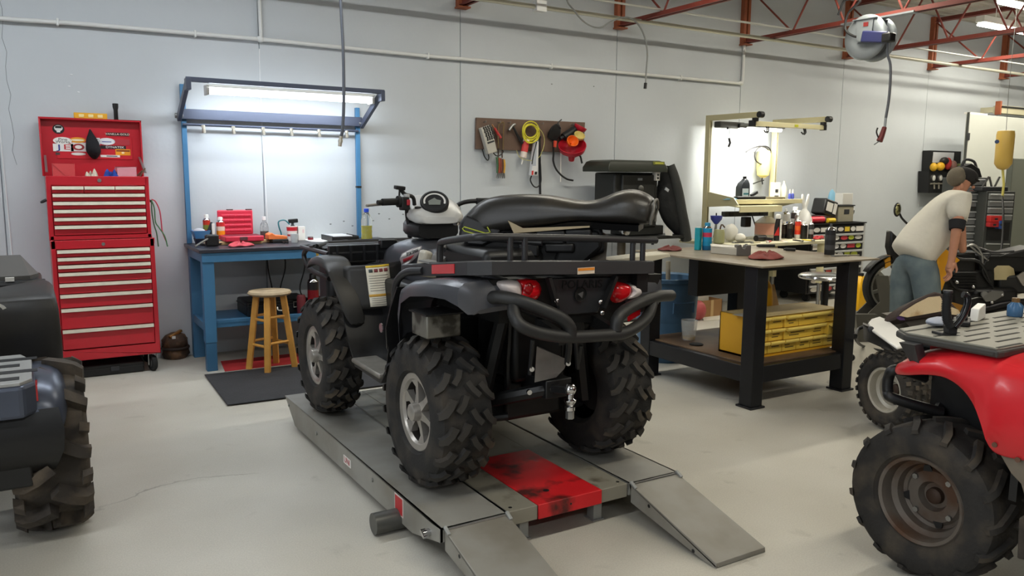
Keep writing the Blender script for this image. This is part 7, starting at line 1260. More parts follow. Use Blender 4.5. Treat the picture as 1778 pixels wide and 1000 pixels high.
t = thing('cordless_vac', 'black tools piled on top of the blue and silver tower', 'tool', (ca.x,ca.y,1.53)); MB(T(ca.x+0.06,ca.y+0.12,1.531) @ rz(-0.5)).prism([(-0.10,-0.06,0),(0.14,-0.06,0),(0.10,-0.06,0.10),(0.0,-0.06,0.16),(-0.10,-0.06,0.12)],(0,0.12,0)).build('body', M_black, t, bev=0.01); MB(T(ca.x+0.06,ca.y+0.12,1.531) @ rz(-0.5)).tube([(-0.08,0,0.12),(-0.04,0,0.20),(0.06,0,0.18),(0.10,0,0.10)],0.015,k=3,n=8).build('handle', M_dark, t)
t = thing('tool_heap', 'heap of grey hand tools on top of the grey tower', 'tools', (cb.x,cb.y,1.38)); MB(T(cb.x,cb.y+0.1,1.381) @ rz(-0.5)).bb(-0.15,0.15,-0.05,0.12,0,0.05).build('tray', M_dark, t, bev=0.01)
for k, (x, a) in enumerate(((-0.08,0.3),(-0.02,-0.4),(0.05,0.2))): MB(T(cb.x,cb.y+0.1,1.43) @ rz(-0.5)).bar((x-0.06*math.sin(a),0.02,0),(x+0.08*math.sin(a)+0.02,0.02,0.11),0.018,0.014).build('hand_tool', M_steel, t)
# hanging fuel bottle with hose
t = thing('fuel_bottle', 'hanging yellowish fuel bottle with a tube running down', 'bottle', PD(1744,260,8.0)); q = PD(1744,260,8.0)
MB().lathe([(0.02,-0.20),(0.05,-0.185),(0.08,-0.14),(0.082,0.15),(0.075,0.185),(0.04,0.19)],q,n=24).build('bottle', mat('fuel_bottle',(216,180,90),0.35,alpha=0.92), t); MB().tube([q+Vector((0,0,-0.19)),PD(1743,320,8.0),PD(1740,345,8.0)],0.012,n=8).build('outlet', mat('yellow_tube',(190,180,90),0.4), t)
MB().tube([PD(1740,340,8.0),PD(1742,370,7.9),PD(1740,420,7.8),PD(1734,450,7.7),PD(1722,470,7.6),PD(1712,462,7.6)],0.010,k=5,n=8).build('fuel_hose', M_black, t); q2 = PD(1745,228,8.0); MB().tube([q+Vector((0,0,0.19)),q2+Vector((0,0,0.4)),Vector((q.x,q.y,ZC))],0.003,n=6).build('hanger_wire', M_steel, t); q3 = PD(1731,246,7.9); MB().lathe([(0,0),(0.02,0),(0.02,0.004),(0,0.004)],q3,(-0.8,-0.6,0),n=14).build('round_sticker', mat('navy_sticker',(60,80,120),0.5), t)
# ================================================================= MOTORCYCLE ON A LOW LIFT
Rt = (RC @ Vector((1,0,0))); Rt.z = 0; Rt.normalize(); Dp = Vector((-Rt.y, Rt.x, 0)); LZ = 0.20; b0 = PD(1550,505,7.6); b0.z = 0
def BK(u, z, v=0.0): return b0+Rt*u+Dp*v+Vector((0,0,z))       # u to the right of the front axle, v away from the camera
def BPX(px, py, v=0.0):
    d = ray(px,py); p0 = b0+Dp*v; k = (p0-CAM).dot(Dp)/d.dot(Dp); return CAM+d*k
t = thing('motorcycle_lift', 'grey low motorcycle lift with wheel chock behind the white quad', 'lift', BK(0.5,0))
def slabuv(m, u0, u1, v0, v1, z0, z1): return m.hexa([BK(u0,z0,v0),BK(u1,z0,v0),BK(u1,z0,v1),BK(u0,z0,v1)],[BK(u0,z1,v0),BK(u1,z1,v0),BK(u1,z1,v1),BK(u0,z1,v1)])
M_lg = mat('chock_grey', (98,96,88), 0.45, 0.4, var=0.06, vs=6)
slabuv(MB(),-0.35,2.4,-0.30,0.30,LZ-0.03,LZ).build('deck', M_lg, t, bev=0.004); slabuv(MB(),-0.2,2.2,-0.22,0.22,0,LZ-0.03).build('base', mat('chock_dark',(60,60,56),0.6), t)
for v in (-0.10,0.10): MB().prism([BK(-0.30,LZ,v),BK(0.02,LZ,v),BK(-0.04,LZ+0.12,v),BK(-0.10,LZ+0.40,v),BK(-0.22,LZ+0.40,v),BK(-0.16,LZ+0.15,v)],Dp*0.012).build('chock_plate', M_lg, t, smooth=0)
MB().prism([BK(-0.42,0.0,-0.28),BK(-0.20,0.0,-0.28),BK(-0.26,LZ+0.06,-0.28),BK(-0.46,LZ+0.06,-0.28)],Dp*0.05).build('ramp_wing', M_lg, t, smooth=0)
t = thing('motorcycle', 'stripped black motorcycle with yellow fairing behind the man', 'motorcycle', BK(0.7,LZ)); WR = 0.285
def bikewheel(u):
    c = BK(u,LZ+WR); w = MB().lathe([(WR-0.06,-0.035),(WR-0.03,-0.052),(WR-0.008,-0.04),(WR,0),(WR-0.008,0.04),(WR-0.03,0.052),(WR-0.06,0.035)],c,Dp,n=40,cap=False).build('tire', M_rubber, t)
    MB().lathe([(WR-0.058,-0.038),(WR-0.078,-0.032),(WR-0.082,0),(WR-0.078,0.032),(WR-0.058,0.038)],c,Dp,n=40,cap=False).build('rim', mat('pale_alloy',(176,174,164),0.35,0.5), w)
    for k in range(6):
        a = 2*PI*k/6+0.3; e = Rt*math.cos(a)+Vector((0,0,1))*math.sin(a); MB().bar(c+e*0.03,c+e*(WR-0.076),0.022,0.03).build('spoke', mat('pale_alloy',(176,174,164),0.35,0.5), w)
    MB().cyl(c-Dp*0.05,c+Dp*0.05,0.04,n=16).build('hub', M_dark, w)
    MB().lathe([(0.07,-0.056),(0.13,-0.056),(0.13,-0.052),(0.07,-0.052)],c,Dp,n=28,cap=False).build('brake_disc', M_steel, w)
bikewheel(0.0); bikewheel(1.36)
for v in (-0.09,0.09): MB().cyl(BK(0.0,LZ+WR,v),BK(0.28,1.02,v),0.022,n=12).build('fork_leg', M_black, t)
MB().loft([[BK(0.0+r*math.cos(a),LZ+WR+r*math.sin(a),v) for v in (-0.06,0.06)] for r in (WR+0.02,) for a in [PI*(0.25+0.6*i/10) for i in range(11)]],closed=False).build('front_mudguard', M_black, t, solid=0.006)
M_bk = mat('bike_black', (18,18,19), 0.4, var=0.2, vs=9)
fr_ = [BPX(px,py) for px, py in ((1600,400),(1640,415),(1690,430),(1740,445),(1790,450))]; MB().tube(fr_,0.025,k=4,n=8).build('frame_tube', M_bk, t); MB().tube([BPX(px,py) for px, py in ((1605,420),(1630,500),(1660,545),(1730,560),(1790,560))],0.022,k=4,n=8).build('frame_tube', M_bk, t)
def eb(nm, px0, px1, py0, py1, v0, v1, m, bev=0.02): return MB().hexa([BPX(px0,py1,v0),BPX(px1,py1,v0),BPX(px1,py0,v0),BPX(px0,py0,v0)],[BPX(px0,py1,v0)+Dp*(v1-v0),BPX(px1,py1,v0)+Dp*(v1-v0),BPX(px1,py0,v0)+Dp*(v1-v0),BPX(px0,py0,v0)+Dp*(v1-v0)]).build(nm, m, t, bev=bev)
eb('engine_block',1655,1728,470,550,-0.14,0.14,M_bk); eb('cylinder_head',1658,1695,438,474,-0.12,0.12,M_bk); eb('crankcase',1690,1770,500,556,-0.18,0.18,M_bk,0.04); eb('air_box',1700,1790,440,476,-0.10,0.10,M_bk,0.03); eb('battery_tray',1735,1790,478,510,-0.12,0.12,mat('bike_dark',(30,30,30),0.5))
for k in range(6): eb('cooling_fin',1655,1697,476+k*5,478+k*5,-0.16,0.16,mat('fin_black',(26,26,27),0.35,0.4),0.0)
MB().lathe([(0,0),(0.10,0),(0.105,0.02),(0.09,0.04),(0,0.04)],BPX(1695,525,-0.14)+Dp*0.0,-Dp,n=24).build('clutch_cover', mat('cover_black',(30,30,32),0.3,0.4), t)
MB().loft([[BPX(px+dx,py,-0.10+dv) for dx, dv in ((-w,0.0),(0,-0.03),(w,0.0),(w,0.16),(0,0.19),(-w,0.16))] for px, py, w in ((1742,461,10),(1743,466,17),(1744,476,18),(1742,486,17))]).build('coolant_tank', mat('cream_tank',(178,164,124),0.5), t, smooth=50)
MB().tube([BPX(px,py,-0.16) for px, py in ((1690,540),(1715,535),(1745,528),(1790,526))],0.045,k=4,n=12).build('exhaust', mat('exhaust_black',(34,33,36),0.3,0.5), t)
for pts, r, m in ((((1668,432),(1690,425),(1704,440),(1706,462)),0.012,M_steel),(((1676,420),(1700,440),(1716,452)),0.010,M_steel),(((1702,432),(1725,438),(1760,436)),0.012,M_dark),(((1650,440),(1665,450),(1700,455),(1720,490)),0.016,M_black),(((1720,440),(1706,470),(1725,500)),0.010,M_black),(((1680,520),(1700,516),(1715,520)),0.012,M_steel),(((1640,470),(1660,500),(1690,505)),0.014,M_black)): MB().tube([BPX(px,py,-0.17) for px, py in pts],r,k=4,n=8).build('hose', m, t)
MB().prism([BPX(px,py,-0.22) for px, py in ((1706,516),(1722,505),(1742,506),(1744,512),(1728,522),(1712,524))],Dp*0.02).build('footpeg_bracket', mat('peg_alloy',(120,120,118),0.4,0.6), t); MB().lathe([(0,0),(0.03,0),(0.03,0.02),(0,0.02)],BPX(1708,511,-0.2),-Dp,n=16).build('footpeg', mat('peg_grey',(130,130,128),0.4,0.4), t)
MB().prism([BPX(px,py,-0.14) for px, py in ((1766,480),(1778,472),(1800,480),(1800,500),(1776,496))],Dp*0.02).build('rear_bracket', M_alu, t)
MB().prism([BPX(px,py,-0.12) for px, py in ((1735,446),(1800,448),(1800,428),(1765,436))],Dp*0.24).build('bike_seat', M_black, t, bev=0.015)
for px, py in ((1722,525),(1752,535),(1690,498),(1662,490),(1740,512)): MB().ell(BPX(px,py,-0.21),(0.018,0.018,0.018),n=10,m=6).build('bolt_cover', M_chrome, t)
# yellow fairing
M_fy = mat('fairing_yellow', (214,150,26), 0.35); f0 = [(1627,398),(1642,408),(1640,430),(1668,452),(1650,465),(1645,480),(1636,505),(1626,500),(1630,440)]
MB().prism([BPX(px,py,-0.24) for px, py in f0],Dp*0.03).build('fairing', M_fy, t, bev=0.008); MB().prism([BPX(px,py,-0.22) for px, py in ((1655,525),(1672,530),(1665,545),(1640,548))],Dp*0.02).build('lower_fairing', mat('fairing_dull',(150,104,30),0.5), t)
MB().prism([BPX(px,py,-0.05) for px, py in ((1536,452),(1546,444),(1547,460),(1538,466))],Dp*0.1).build('front_reflector', M_fy, t)
# mirror and handlebar
MB().tube([BPX(px,py,-0.25) for px, py in ((1562,371),(1567,380),(1580,392),(1600,402))],0.010,k=4,n=8).build('mirror_stem', M_black, t); MB().ell(BPX(1558,364,-0.26),(0.05,0.02,0.065),n=16,m=10).build('mirror_shell', M_black, t); MB().ell(BPX(1558,364,-0.26)-Dp*0.012,(0.038,0.012,0.052),n=16,m=8).build('mirror_glass', mat('mirror_olive',(150,150,110),0.1,0.9), t)
MB().tube([BPX(1600,402,v) for v in (-0.34,-0.25,0.0,0.3)],0.013,n=8).build('handlebar', M_black, t); MB().prism([BPX(px,py,-0.06) for px, py in ((1548,400),(1568,420),(1572,470),(1556,470),(1545,430))],Dp*0.12).build('headlamp_shell', M_bk, t, bev=0.02)
# ================================================================= MAN
def skin_obj(name, m, verts, edges, radii, parent, root=0, sub=2):
    me = bpy.data.meshes.new(name); me.from_pydata([tuple(v) for v in verts], edges, []); me.materials.append(m); o = bpy.data.objects.new(name, me); COL.objects.link(o)
    sk = o.modifiers.new('skin','SKIN'); sk.use_smooth_shade = True
    for i, r in enumerate(radii):
        d = me.skin_vertices[0].data[i]; d.radius = r if isinstance(r, tuple) else (r, r); d.use_root = (i == root)
    sb = o.modifiers.new('sub','SUBSURF'); sb.levels = sub; sb.render_levels = sub
    if parent is not None: attach(o, parent)
    return o
MD = 6.8; D_ = lambda px, py, dd=0.0: PD(px,py,MD+dd)
foot0 = D_(1590,430); man = thing('person', 'man in white T-shirt, jeans and black cap bending towards the motorcycle', 'person', (foot0.x,foot0.y,0))
M_skin = mat('skin', (176,124,98), 0.55, var=0.05, vs=20); M_shirt = mat('white_tshirt', (206,202,190), 0.85, bump=0.9, bs=9, var=0.03, vs=6); M_jean = mat('washed_jeans', (84,98,104), 0.9, col2=(110,122,124), vs=6, thr=(0.4,0.7), bump=0.2, bs=120)
PV = D_(1588,446); neck = D_(1664,334,0.02); headc = D_(1672,315,0.02); chest = D_(1640,368); belly = D_(1610,405)
shR = D_(1666,352,-0.19); elR = D_(1661,398,-0.24); wrR = D_(1652,452,-0.22); hdR = D_(1648,470,-0.22)
shL = D_(1656,345,0.20); elL = D_(1668,395,0.26); wrL = D_(1672,440,0.24)
hR = D_(1605,455,-0.09); hL = D_(1572,452,0.10); kR = D_(1612,535,-0.12); kL = D_(1566,535,0.10)
aR = Vector((kR.x-0.03,kR.y+0.0,0.10)); aL = Vector((kL.x-0.05,kL.y,0.10)); tR = aR+Rt*0.16+Vector((0,0,-0.055)); tL = aL+Rt*0.16+Vector((0,0,-0.055))
vb = [PV,belly,chest,neck,D_(1670,324,0.02),headc,D_(1675,303,0.02),shR,elR,wrR,hdR,shL,elL,wrL,hR,kR,aR,aR+Vector((0,0,-0.04)),hL,kL,aL,aL+Vector((0,0,-0.04))]
eb_ = [(0,1),(1,2),(2,3),(3,4),(4,5),(5,6),(2,7),(7,8),(8,9),(9,10),(2,11),(11,12),(12,13),(0,14),(14,15),(15,16),(16,17),(0,18),(18,19),(19,20),(20,21)]
rb_ = [0.09,0.08,0.08,0.055,0.055,0.082,0.075,0.06,0.043,0.03,0.034,0.06,0.045,0.032,0.085,0.06,0.04,0.03,0.085,0.06,0.04,0.03]
body = skin_obj('body', M_skin, vb, eb_, rb_, man)
vs_ = [D_(1586,438),belly,chest,D_(1658,340,0.02),shR,shR.lerp(elR,0.75),shL,shL.lerp(elL,0.75),D_(1578,450)]
skin_obj('tshirt', M_shirt, vs_, [(8,0),(0,1),(1,2),(2,3),(2,4),(4,5),(2,6),(6,7)], [(0.20,0.20),(0.20,0.20),(0.205,0.215),0.09,0.105,0.09,0.105,0.09,0.19], man, root=2)
skin_obj('jeans', M_jean, [PV,D_(1588,432),hR,kR,aR+Vector((0,0,0.04)),hL,kL,aL+Vector((0,0,0.04)),hR.lerp(kR,0.5),hL.lerp(kL,0.5)], [(0,1),(0,2),(2,8),(8,3),(3,4),(0,5),(5,9),(9,6),(6,7)], [0.175,0.165,0.135,0.10,0.08,0.135,0.10,0.08,0.12,0.12], man)
MB().cyl(shR.lerp(elR,0.70),shR.lerp(elR,1.02),0.066,0.056,n=18).build('arm_band', mat('black_sleeve',(22,23,28),0.85), man)
cp = D_(1676,306,0.02); Mh = Matrix((Rt,Dp,Vector((0,0,1)))).transposed(); tilt = Mh @ Euler((0,0.35,0)).to_matrix()
MB().ell(cp,(0.108,0.09,0.075),n=20,m=12,R=tilt).build('cap', mat('black_cap',(28,26,26),0.85), man); MB().ell(D_(1690,312,0.0),(0.05,0.06,0.012),n=16,m=8,R=tilt).build('cap_brim', mat('black_cap',(28,26,26),0.85), man)
MB().ell(D_(1661,307,0.01),(0.075,0.082,0.085),n=18,m=12,R=tilt).build('hair', mat('grey_hair',(104,96,82),0.9,bump=0.5,bs=120), man)
MB().ell(D_(1690,325,-0.005),(0.02,0.012,0.014),n=10,m=6).build('nose', M_skin, man); MB().ell(D_(1670,324,-0.075),(0.02,0.012,0.028),n=12,m=8).build('ear', M_skin, man)
for dd in (-0.035,0.035): MB().ell(D_(1687,321,dd),(0.009,0.011,0.006),n=8,m=6).build('eye', mat('eye_dark',(40,30,26),0.3), man)
MB().ell(D_(1687,331,-0.005),(0.010,0.022,0.004),n=8,m=6).build('mouth', mat('lips',(130,76,66),0.5), man)
# right hand with five fingers reaching down
pw_, ph_ = wrR, hdR; dn = (ph_-pw_).normalized(); sd_ = Dp; fw = Rt
vh = [pw_, pw_.lerp(ph_,0.5), ph_]; eh = [(0,1),(1,2)]; rh = [(0.028,0.03),(0.036,0.026),(0.042,0.022)]
for k, (o_, l) in enumerate(((-0.030,0.075),(-0.010,0.085),(0.010,0.080),(0.030,0.062))):
    b = len(vh); q = ph_+sd_*o_+dn*0.008; vh += [q, q+dn*l*0.45+fw*0.012, q+dn*l*0.8-fw*0.004, q+dn*l-fw*0.02]; eh += [(2,b),(b,b+1),(b+1,b+2),(b+2,b+3)]; rh += [0.0095,0.009,0.0085,0.0075]
b = len(vh); q = pw_.lerp(ph_,0.45)+fw*0.03-sd_*0.02; vh += [q, q+dn*0.035+fw*0.02, q+dn*0.065+fw*0.018]; eh += [(1,b),(b,b+1),(b+1,b+2)]; rh += [0.012,0.010,0.008]
skin_obj('hand', M_skin, vh, eh, rh, man, root=1)
for a, tt in ((aR,tR),(aL,tL)): MB().loft([[p+sd_*0.045*math.cos(x)*w+Vector((0,0,1))*(0.04*math.sin(x)*h+0.0) for x in [2*PI*i/12 for i in range(12)]] for p, w, h in ((a-Rt*0.09+Vector((0,0,-0.055)),0.6,0.9),(a-Rt*0.03+Vector((0,0,-0.05)),1.0,1.25),(a+Rt*0.08+Vector((0,0,-0.06)),1.05,1.0),(a+Rt*0.20+Vector((0,0,-0.065)),0.7,0.75))]).build('boot', mat('dark_boot',(40,34,30),0.7), man, smooth=60)
# ================================================================= RED QUAD (RIGHT EDGE)
M_redp = mat('quad_red_plastic', (200,34,42), 0.3, coat=0.25, var=0.05, vs=3)
t = thing('red_quad_bike', 'red quad bike cut by the right edge with muddy black tire', 'quad bike', (3.25,1.0,0))
tire_wheel(t, (2.868,1.635,0.30), 0.302, 0.26, 0.158, 'bar', 'steel', -1, M_tire2, spin=0.2)
tire_wheel(t, (3.72,1.635,0.30), 0.302, 0.26, 0.158, 'bar', 'steel', 1, M_tire2, spin=0.5)
tire_wheel(t, (2.868,0.45,0.30), 0.302, 0.22, 0.155, 'bar', 'steel', -1, M_tire2)
tire_wheel(t, (3.72,0.45,0.30), 0.302, 0.22, 0.155, 'bar', 'steel', 1, M_tire2)
# fender: shell sweeping over the tire
def rfender(s):
    X = lambda x: x if s < 0 else 6.59-x; rings = []
    rows_ = ((1.79,0.765,0.790,2.80),(1.765,0.765,0.818,2.765),(1.70,0.78,0.850,2.735),(1.62,0.800,0.872,2.725),(1.55,0.803,0.888,2.72),(1.49,0.775,0.895,2.72),(1.445,0.725,0.895,2.72),(1.415,0.665,0.895,2.72),(1.385,0.60,0.89,2.72),(1.33,0.585,0.885,2.715),(1.20,0.60,0.89,2.72),(1.05,0.62,0.90,2.74),(0.90,0.66,0.90,2.78))
    ya = catmull([(a,b,c) for a, b, c, d in rows_],3); xa = catmull([(d,0,0) for a, b, c, d in rows_],3)
    for (y, zo, zt), (xo, _, _) in zip(ya, xa):
        hh = zt-zo
        p = [(X(3.12),y,zt+0.006),(X(xo+0.20),y,zt+0.004),(X(xo+0.10),y,zt-0.002),(X(xo+0.045),y,zt-0.014),(X(xo+0.012),y,zt-min(0.05,hh*0.4)),(X(xo),y,zo+hh*0.25),(X(xo),y,zo)]
        rings.append([Vector(v) for v in p]+[Vector(v)+Vector((0.010*(1 if s < 0 else -1),0,-0.010 if k > 3 else 0.004)) for k, v in reversed(list(enumerate(p)))])
    MB().loft(rings).build('fender', M_redp, t, smooth=60)
for s in (-1,1): rfender(s)
MB().loft([[(2.90,y,zb),(3.69,y,zb),(3.69,y,zt),(3.60,y,zt+0.03),(3.0,y,zt+0.03),(2.90,y,zt)] for y, zb, zt in ((1.72,0.80,0.86),(1.4,0.66,0.89),(1.0,0.60,0.92),(0.4,0.6,0.95),(0.0,0.62,0.9))]).build('body_cover', M_redp, t, smooth=50)
MB().bb(3.05,3.55,0.2,1.75,0.30,0.78).build('chassis', M_eng, t, bev=0.03)
MB().bb(2.76,3.02,1.30,1.325,0.42,0.80).bb(2.98,3.02,1.32,1.75,0.45,0.86).build('arch_liner', M_blk, t)
m = MB(); fp = [PX(px,py,2.735) for px, py in ((1726,772),(1745,780),(1790,800),(1790,900),(1772,840),(1755,822))]; m.hexa(fp,[p+Vector((0.25,0,0)) for p in fp]).build('footwell_panel', mat('scuffed_footwell',(112,102,88),0.6,var=0.15,vs=8), t, smooth=0, bev=0.004)
MB().bb(2.72,2.95,0.75,1.22,0.30,0.33).build('foot_board', M_blk2, t, bev=0.01); fpeg = [PX(px,py,2.72) for px, py in ((1768,900),(1785,890),(1790,975),(1765,970))]; MB().hexa(fpeg,[p+Vector((0.08,0,0)) for p in fpeg]).build('mud_guard', M_mud, t, bev=0.006)
for px, py in ((1728,772),(1768,798)): q = PX(px,py,2.718); MB().cyl(q,q+Vector((-0.006,0,0)),0.009,n=10).build('rivet', mat('rivet_brown',(110,80,66),0.4,0.4), t)
# bumper loop, axle, shock
MB().tube([(2.95,1.76,0.72),PX(1556,642,2.83),PX(1543,655,2.83),PX(1542,680,2.83),PX(1553,692,2.83),(2.95,1.68,0.60)],0.021,k=5,n=10).build('bumper_loop', M_black, t)
MB().cyl((2.9,1.635,0.30),(3.7,1.635,0.30),0.03,n=12).build('axle', M_frame, t); MB().cyl((3.0,1.55,0.36),(3.12,1.45,0.80),0.03,n=12).tube([(3.0+0.12*i/40+0.04*math.cos(i*0.95),1.55-0.1*i/40+0.04*math.sin(i*0.95),0.40+0.36*i/40) for i in range(41)],0.007,n=6).build('shock_absorber', M_black, t)
MB().tube([(2.95,1.70,0.60),(3.1,1.74,0.64),(3.4,1.74,0.64)],0.02,n=8,k=3).build('frame_tube', M_frame, t)
# rack
M_rk = mat('grey_rack_plastic', (124,122,112), 0.5, var=0.06, vs=6); M_rkd = mat('dark_rack_side', (58,57,54), 0.5); RZ = 0.925
poly = [(p.x,p.y) for p in (PZ(1570,577,RZ),PZ(1725,604,RZ),PZ(1732,606,RZ),PZ(1745,605,RZ))]; poly += [(3.75,poly[-1][1]),(3.86,1.42),(3.88,1.70),(3.80,1.84),(2.80,1.80)]
MB().prism([(x,y,RZ-0.034) for x, y in poly],(0,0,0.027)).build('rack_tray', M_rkd, t, smooth=0, bev=0.008); MB().prism([(x*0.98+0.064,y*0.96+0.064,RZ-0.008) for x, y in poly],(0,0,0.008)).build('rack_deck', M_rk, t, smooth=0, bev=0.003)
for i in range(7):
    y = 1.405+i*0.055
    for j in range(5):
        x0 = 2.77+0.20*j+(0.10 if i % 2 else 0.0)
        if x0 < 3.7: MB().bb(x0,x0+0.155,y,y+0.011,RZ-0.001,RZ+0.0012).build('rack_slot', mat('slot_black',(30,29,27),0.7), t)
MB().prism([(2.70,1.72,RZ-0.03),(2.70,1.66,RZ-0.03),(2.74,1.66,RZ-0.11),(2.76,1.70,RZ-0.12)],(0.05,0,0)).build('rack_stay', M_dark, t, smooth=0); MB().bb(3.0,3.5,1.45,1.70,0.84,0.88).build('rack_mount', M_black, t)
q = PX(1775,590,2.90); MB().ell((2.86,1.34,0.945),(0.02,0.02,0.03),n=12,m=8).build('blue_knob', mat('knob_blue',(70,90,120),0.3), t)
# gun rack forks clamped on the rack
g = thing('fork_grip_rack', 'black rubber forked holder standing on the red quad rack', 'holder', PZ(1655,576,RZ)); gb = PZ(1650,583,RZ); gb = Vector((gb.x,gb.y,RZ+0.0015)); gd = (gb-CAM).length*0.98
dg = (RC.transposed() @ (gb-CAM)); dpt = -dg.z
def GP(px,py): return PD(px,py,dpt)
MB().hexa([GP(1634,578),GP(1671,583),GP(1671,590),GP(1634,585)],[p+Vector((0.02,0.05,0.0)) for p in (GP(1634,578),GP(1671,583),GP(1671,590),GP(1634,585))]).build('clamp', M_black, g, bev=0.004); MB().hexa([GP(1645,566),GP(1664,566),GP(1662,582),GP(1646,581)],[p+Vector((0.02,0.03,0.0)) for p in (GP(1645,566),GP(1664,566),GP(1662,582),GP(1646,581))]).build('stem', M_black, g, bev=0.004)
f1 = [GP(1651,568),GP(1645,556),GP(1643,540),GP(1644,522),GP(1646,508)]; MB().tube(f1,0.0145,k=5,n=12).build('fork', M_rubber, g); ff = catmull(f1,6)
for i in range(4,len(ff)-2,1): MB().cyl(ff[i],ff[i]+(ff[i+1]-ff[i])*0.45,0.0172,n=10).build('rib', M_rubber, g)
MB().lathe([(0,0),(0.016,0),(0.016,0.008),(0,0.010)],GP(1646,508),(0,0,1),n=12).build('fork_cap', M_dark, g)
MB().tube([GP(1657,568),GP(1667,556),GP(1675,542),GP(1680,526),GP(1679,514),GP(1672,511)],0.0125,k=5,n=12).build('fork', mat('glossy_black',(22,22,24),0.2), g)
# things lying on the far side of the rack
tag(MB(T(3.10,1.72,RZ+0.0015) @ rz(0.5)).bb(-0.06,0.06,-0.03,0.03,0,0.02).bb(-0.02,0.05,-0.02,0.02,0.0199,0.034).build('rubber_pad', M_black, bev=0.005), 'small black pad behind the forked holder on the rack', 'pad')
q = PZ(1718,568,RZ); tag(MB(T(3.28,1.74,RZ+0.0015) @ rz(0.3)).prism([(-0.07,0,0),(0.07,0,0),(0.05,0,0.06),(-0.06,0,0.05)],(0,0.03,0)).build('folded_paper', M_white, bev=0.003), 'white folded sheet on the rack of the red quad', 'paper')
bottle('fuel_additive', 'small blue bottle with brown cap on the red quad rack', (3.49,1.72,RZ+0.0015), [(0.028,0),(0.030,0.005),(0.030,0.045),(0.014,0.06),(0.014,0.07)], None, cap=(0.015,0.018), capcol=(110,84,50), bodymat=mat('blue_plastic_bottle',(60,100,140),0.25,alpha=0.9))
blob('shop_cloth', 'pale blue grey cloth beside the forked holder', (2.98,1.74,RZ+0.002), (0.07,0.04,0.018), (150,156,170), 'cloth', 71)
# ================================================================= WHITE SPORT QUAD BEHIND IT
t = thing('white_quad_bike', 'white sport quad with knobby small tire behind the red quad', 'quad bike', (4.7,2.5,0)); wy_ = -0.25
tire_wheel(t, (4.40,2.80,0.238), 0.238, 0.22, 0.128, 'knob', 'white', -1, M_tire2, spin=0.3, yaw=wy_)
tire_wheel(t, (5.25,2.95,0.238), 0.238, 0.22, 0.128, 'knob', 'white', 1, M_tire2, spin=0.6, yaw=wy_)
MB().cyl((4.42,2.80,0.24),(5.22,2.95,0.24),0.028,n=12).build('axle', M_frame, t); MB().bb(4.62,5.0,1.9,2.95,0.28,0.50).build('chassis', M_eng, t, bev=0.03)
def W(px,py,d=4.85): return PD(px,py,d)
wf = [(1507,561),(1513,553),(1528,549),(1543,556),(1560,570),(1580,590),(1572,600),(1558,603),(1536,588),(1515,573)]
wz = (0.60,0.625,0.64,0.64,0.63,0.62,0.60,0.60,0.61,0.60); MB().hexa([PZ(px,py,z) for (px,py),z in zip(wf,wz)],[PZ(px,py,z)+Vector((0,0,-0.015)) for (px,py),z in zip(wf,wz)]).build('fender', mat('white_fender',(222,220,214),0.35), t, bev=0.006)
MB().hexa([W(1498,563,4.95),W(1520,572,4.85),W(1570,606,4.8),W(1560,616,4.8),W(1500,590,4.9)],[p+Vector((0.06,0.04,0)) for p in (W(1498,563,4.95),W(1520,572,4.85),W(1570,606,4.8),W(1560,616,4.8),W(1500,590,4.9))]).build('under_tray', mat('dark_tray',(52,50,46),0.5), t, smooth=0)
MB().bar(W(1535,600,4.95),W(1600,590,4.95),0.08,0.05,up=(0,0,1)).build('rear_frame', M_dark, t); MB().bb(4.60,5.05,2.55,2.95,0.48,0.57).build('sub_frame', M_dark, t, bev=0.01)
MB().ell(W(1512,572,4.78),(0.02,0.02,0.02),n=10,m=6).build('frame_knob', M_dark, t)
tag(MB().tube([W(1503,566,5.0),W(1490,572,5.0),W(1486,588,4.9),Vector((PZ(1498,603).x,PZ(1498,603).y,0.012)),Vector((PZ(1530,611).x,PZ(1530,611).y,0.012)),Vector((PZ(1556,610).x,PZ(1556,610).y,0.012))],0.011,k=6,n=8).build('brake_cable', M_black), 'black cable looping down to the floor from the white quad', 'cable')
# torn seat lying on it
t = thing('torn_seat', 'upturned torn seat showing cream foam on the white quad', 'seat', W(1600,550,4.75))
so = [(1555,553),(1560,540),(1585,523),(1610,511),(1624,506),(1636,509),(1650,522),(1672,545),(1668,552),(1640,546),(1600,552),(1570,556)]
d0 = 4.72; MB().hexa([W(px,py,d0) for px, py in so],[W(px,py,d0)+Dp*0.16+Vector((0,0,-0.06)) for px, py in so]).build('cover', mat('seat_brown',(58,46,42),0.7), t, bev=0.012)
fo = [(1561,548),(1568,541),(1590,527),(1612,516),(1632,514),(1637,522),(1637,540),(1605,546),(1575,551)]; MB().hexa([W(px,py,d0-0.012) for px, py in fo],[W(px,py,d0+0.02) for px, py in fo]).build('foam', mat('seat_foam',(206,186,150),0.9,col2=(172,140,100),vs=14,thr=(0.55,0.75),bump=0.4,bs=40), t, smooth=0); fo2 = [(1650,532),(1664,538),(1670,548),(1652,546)]; MB().hexa([W(px,py,d0-0.012) for px, py in fo2],[W(px,py,d0+0.02) for px, py in fo2]).build('foam', mat('seat_foam',(206,186,150),0.9), t, smooth=0)
MB().hexa([W(1556,552,d0-0.004),W(1562,556,d0-0.004),W(1572,556,d0-0.004),W(1566,545,d0-0.004)],[W(1556,552,d0+0.1),W(1562,556,d0+0.1),W(1572,556,d0+0.1),W(1566,545,d0+0.1)]).build('purple_trim', mat('purple_trim',(70,44,90),0.6), t, smooth=0)
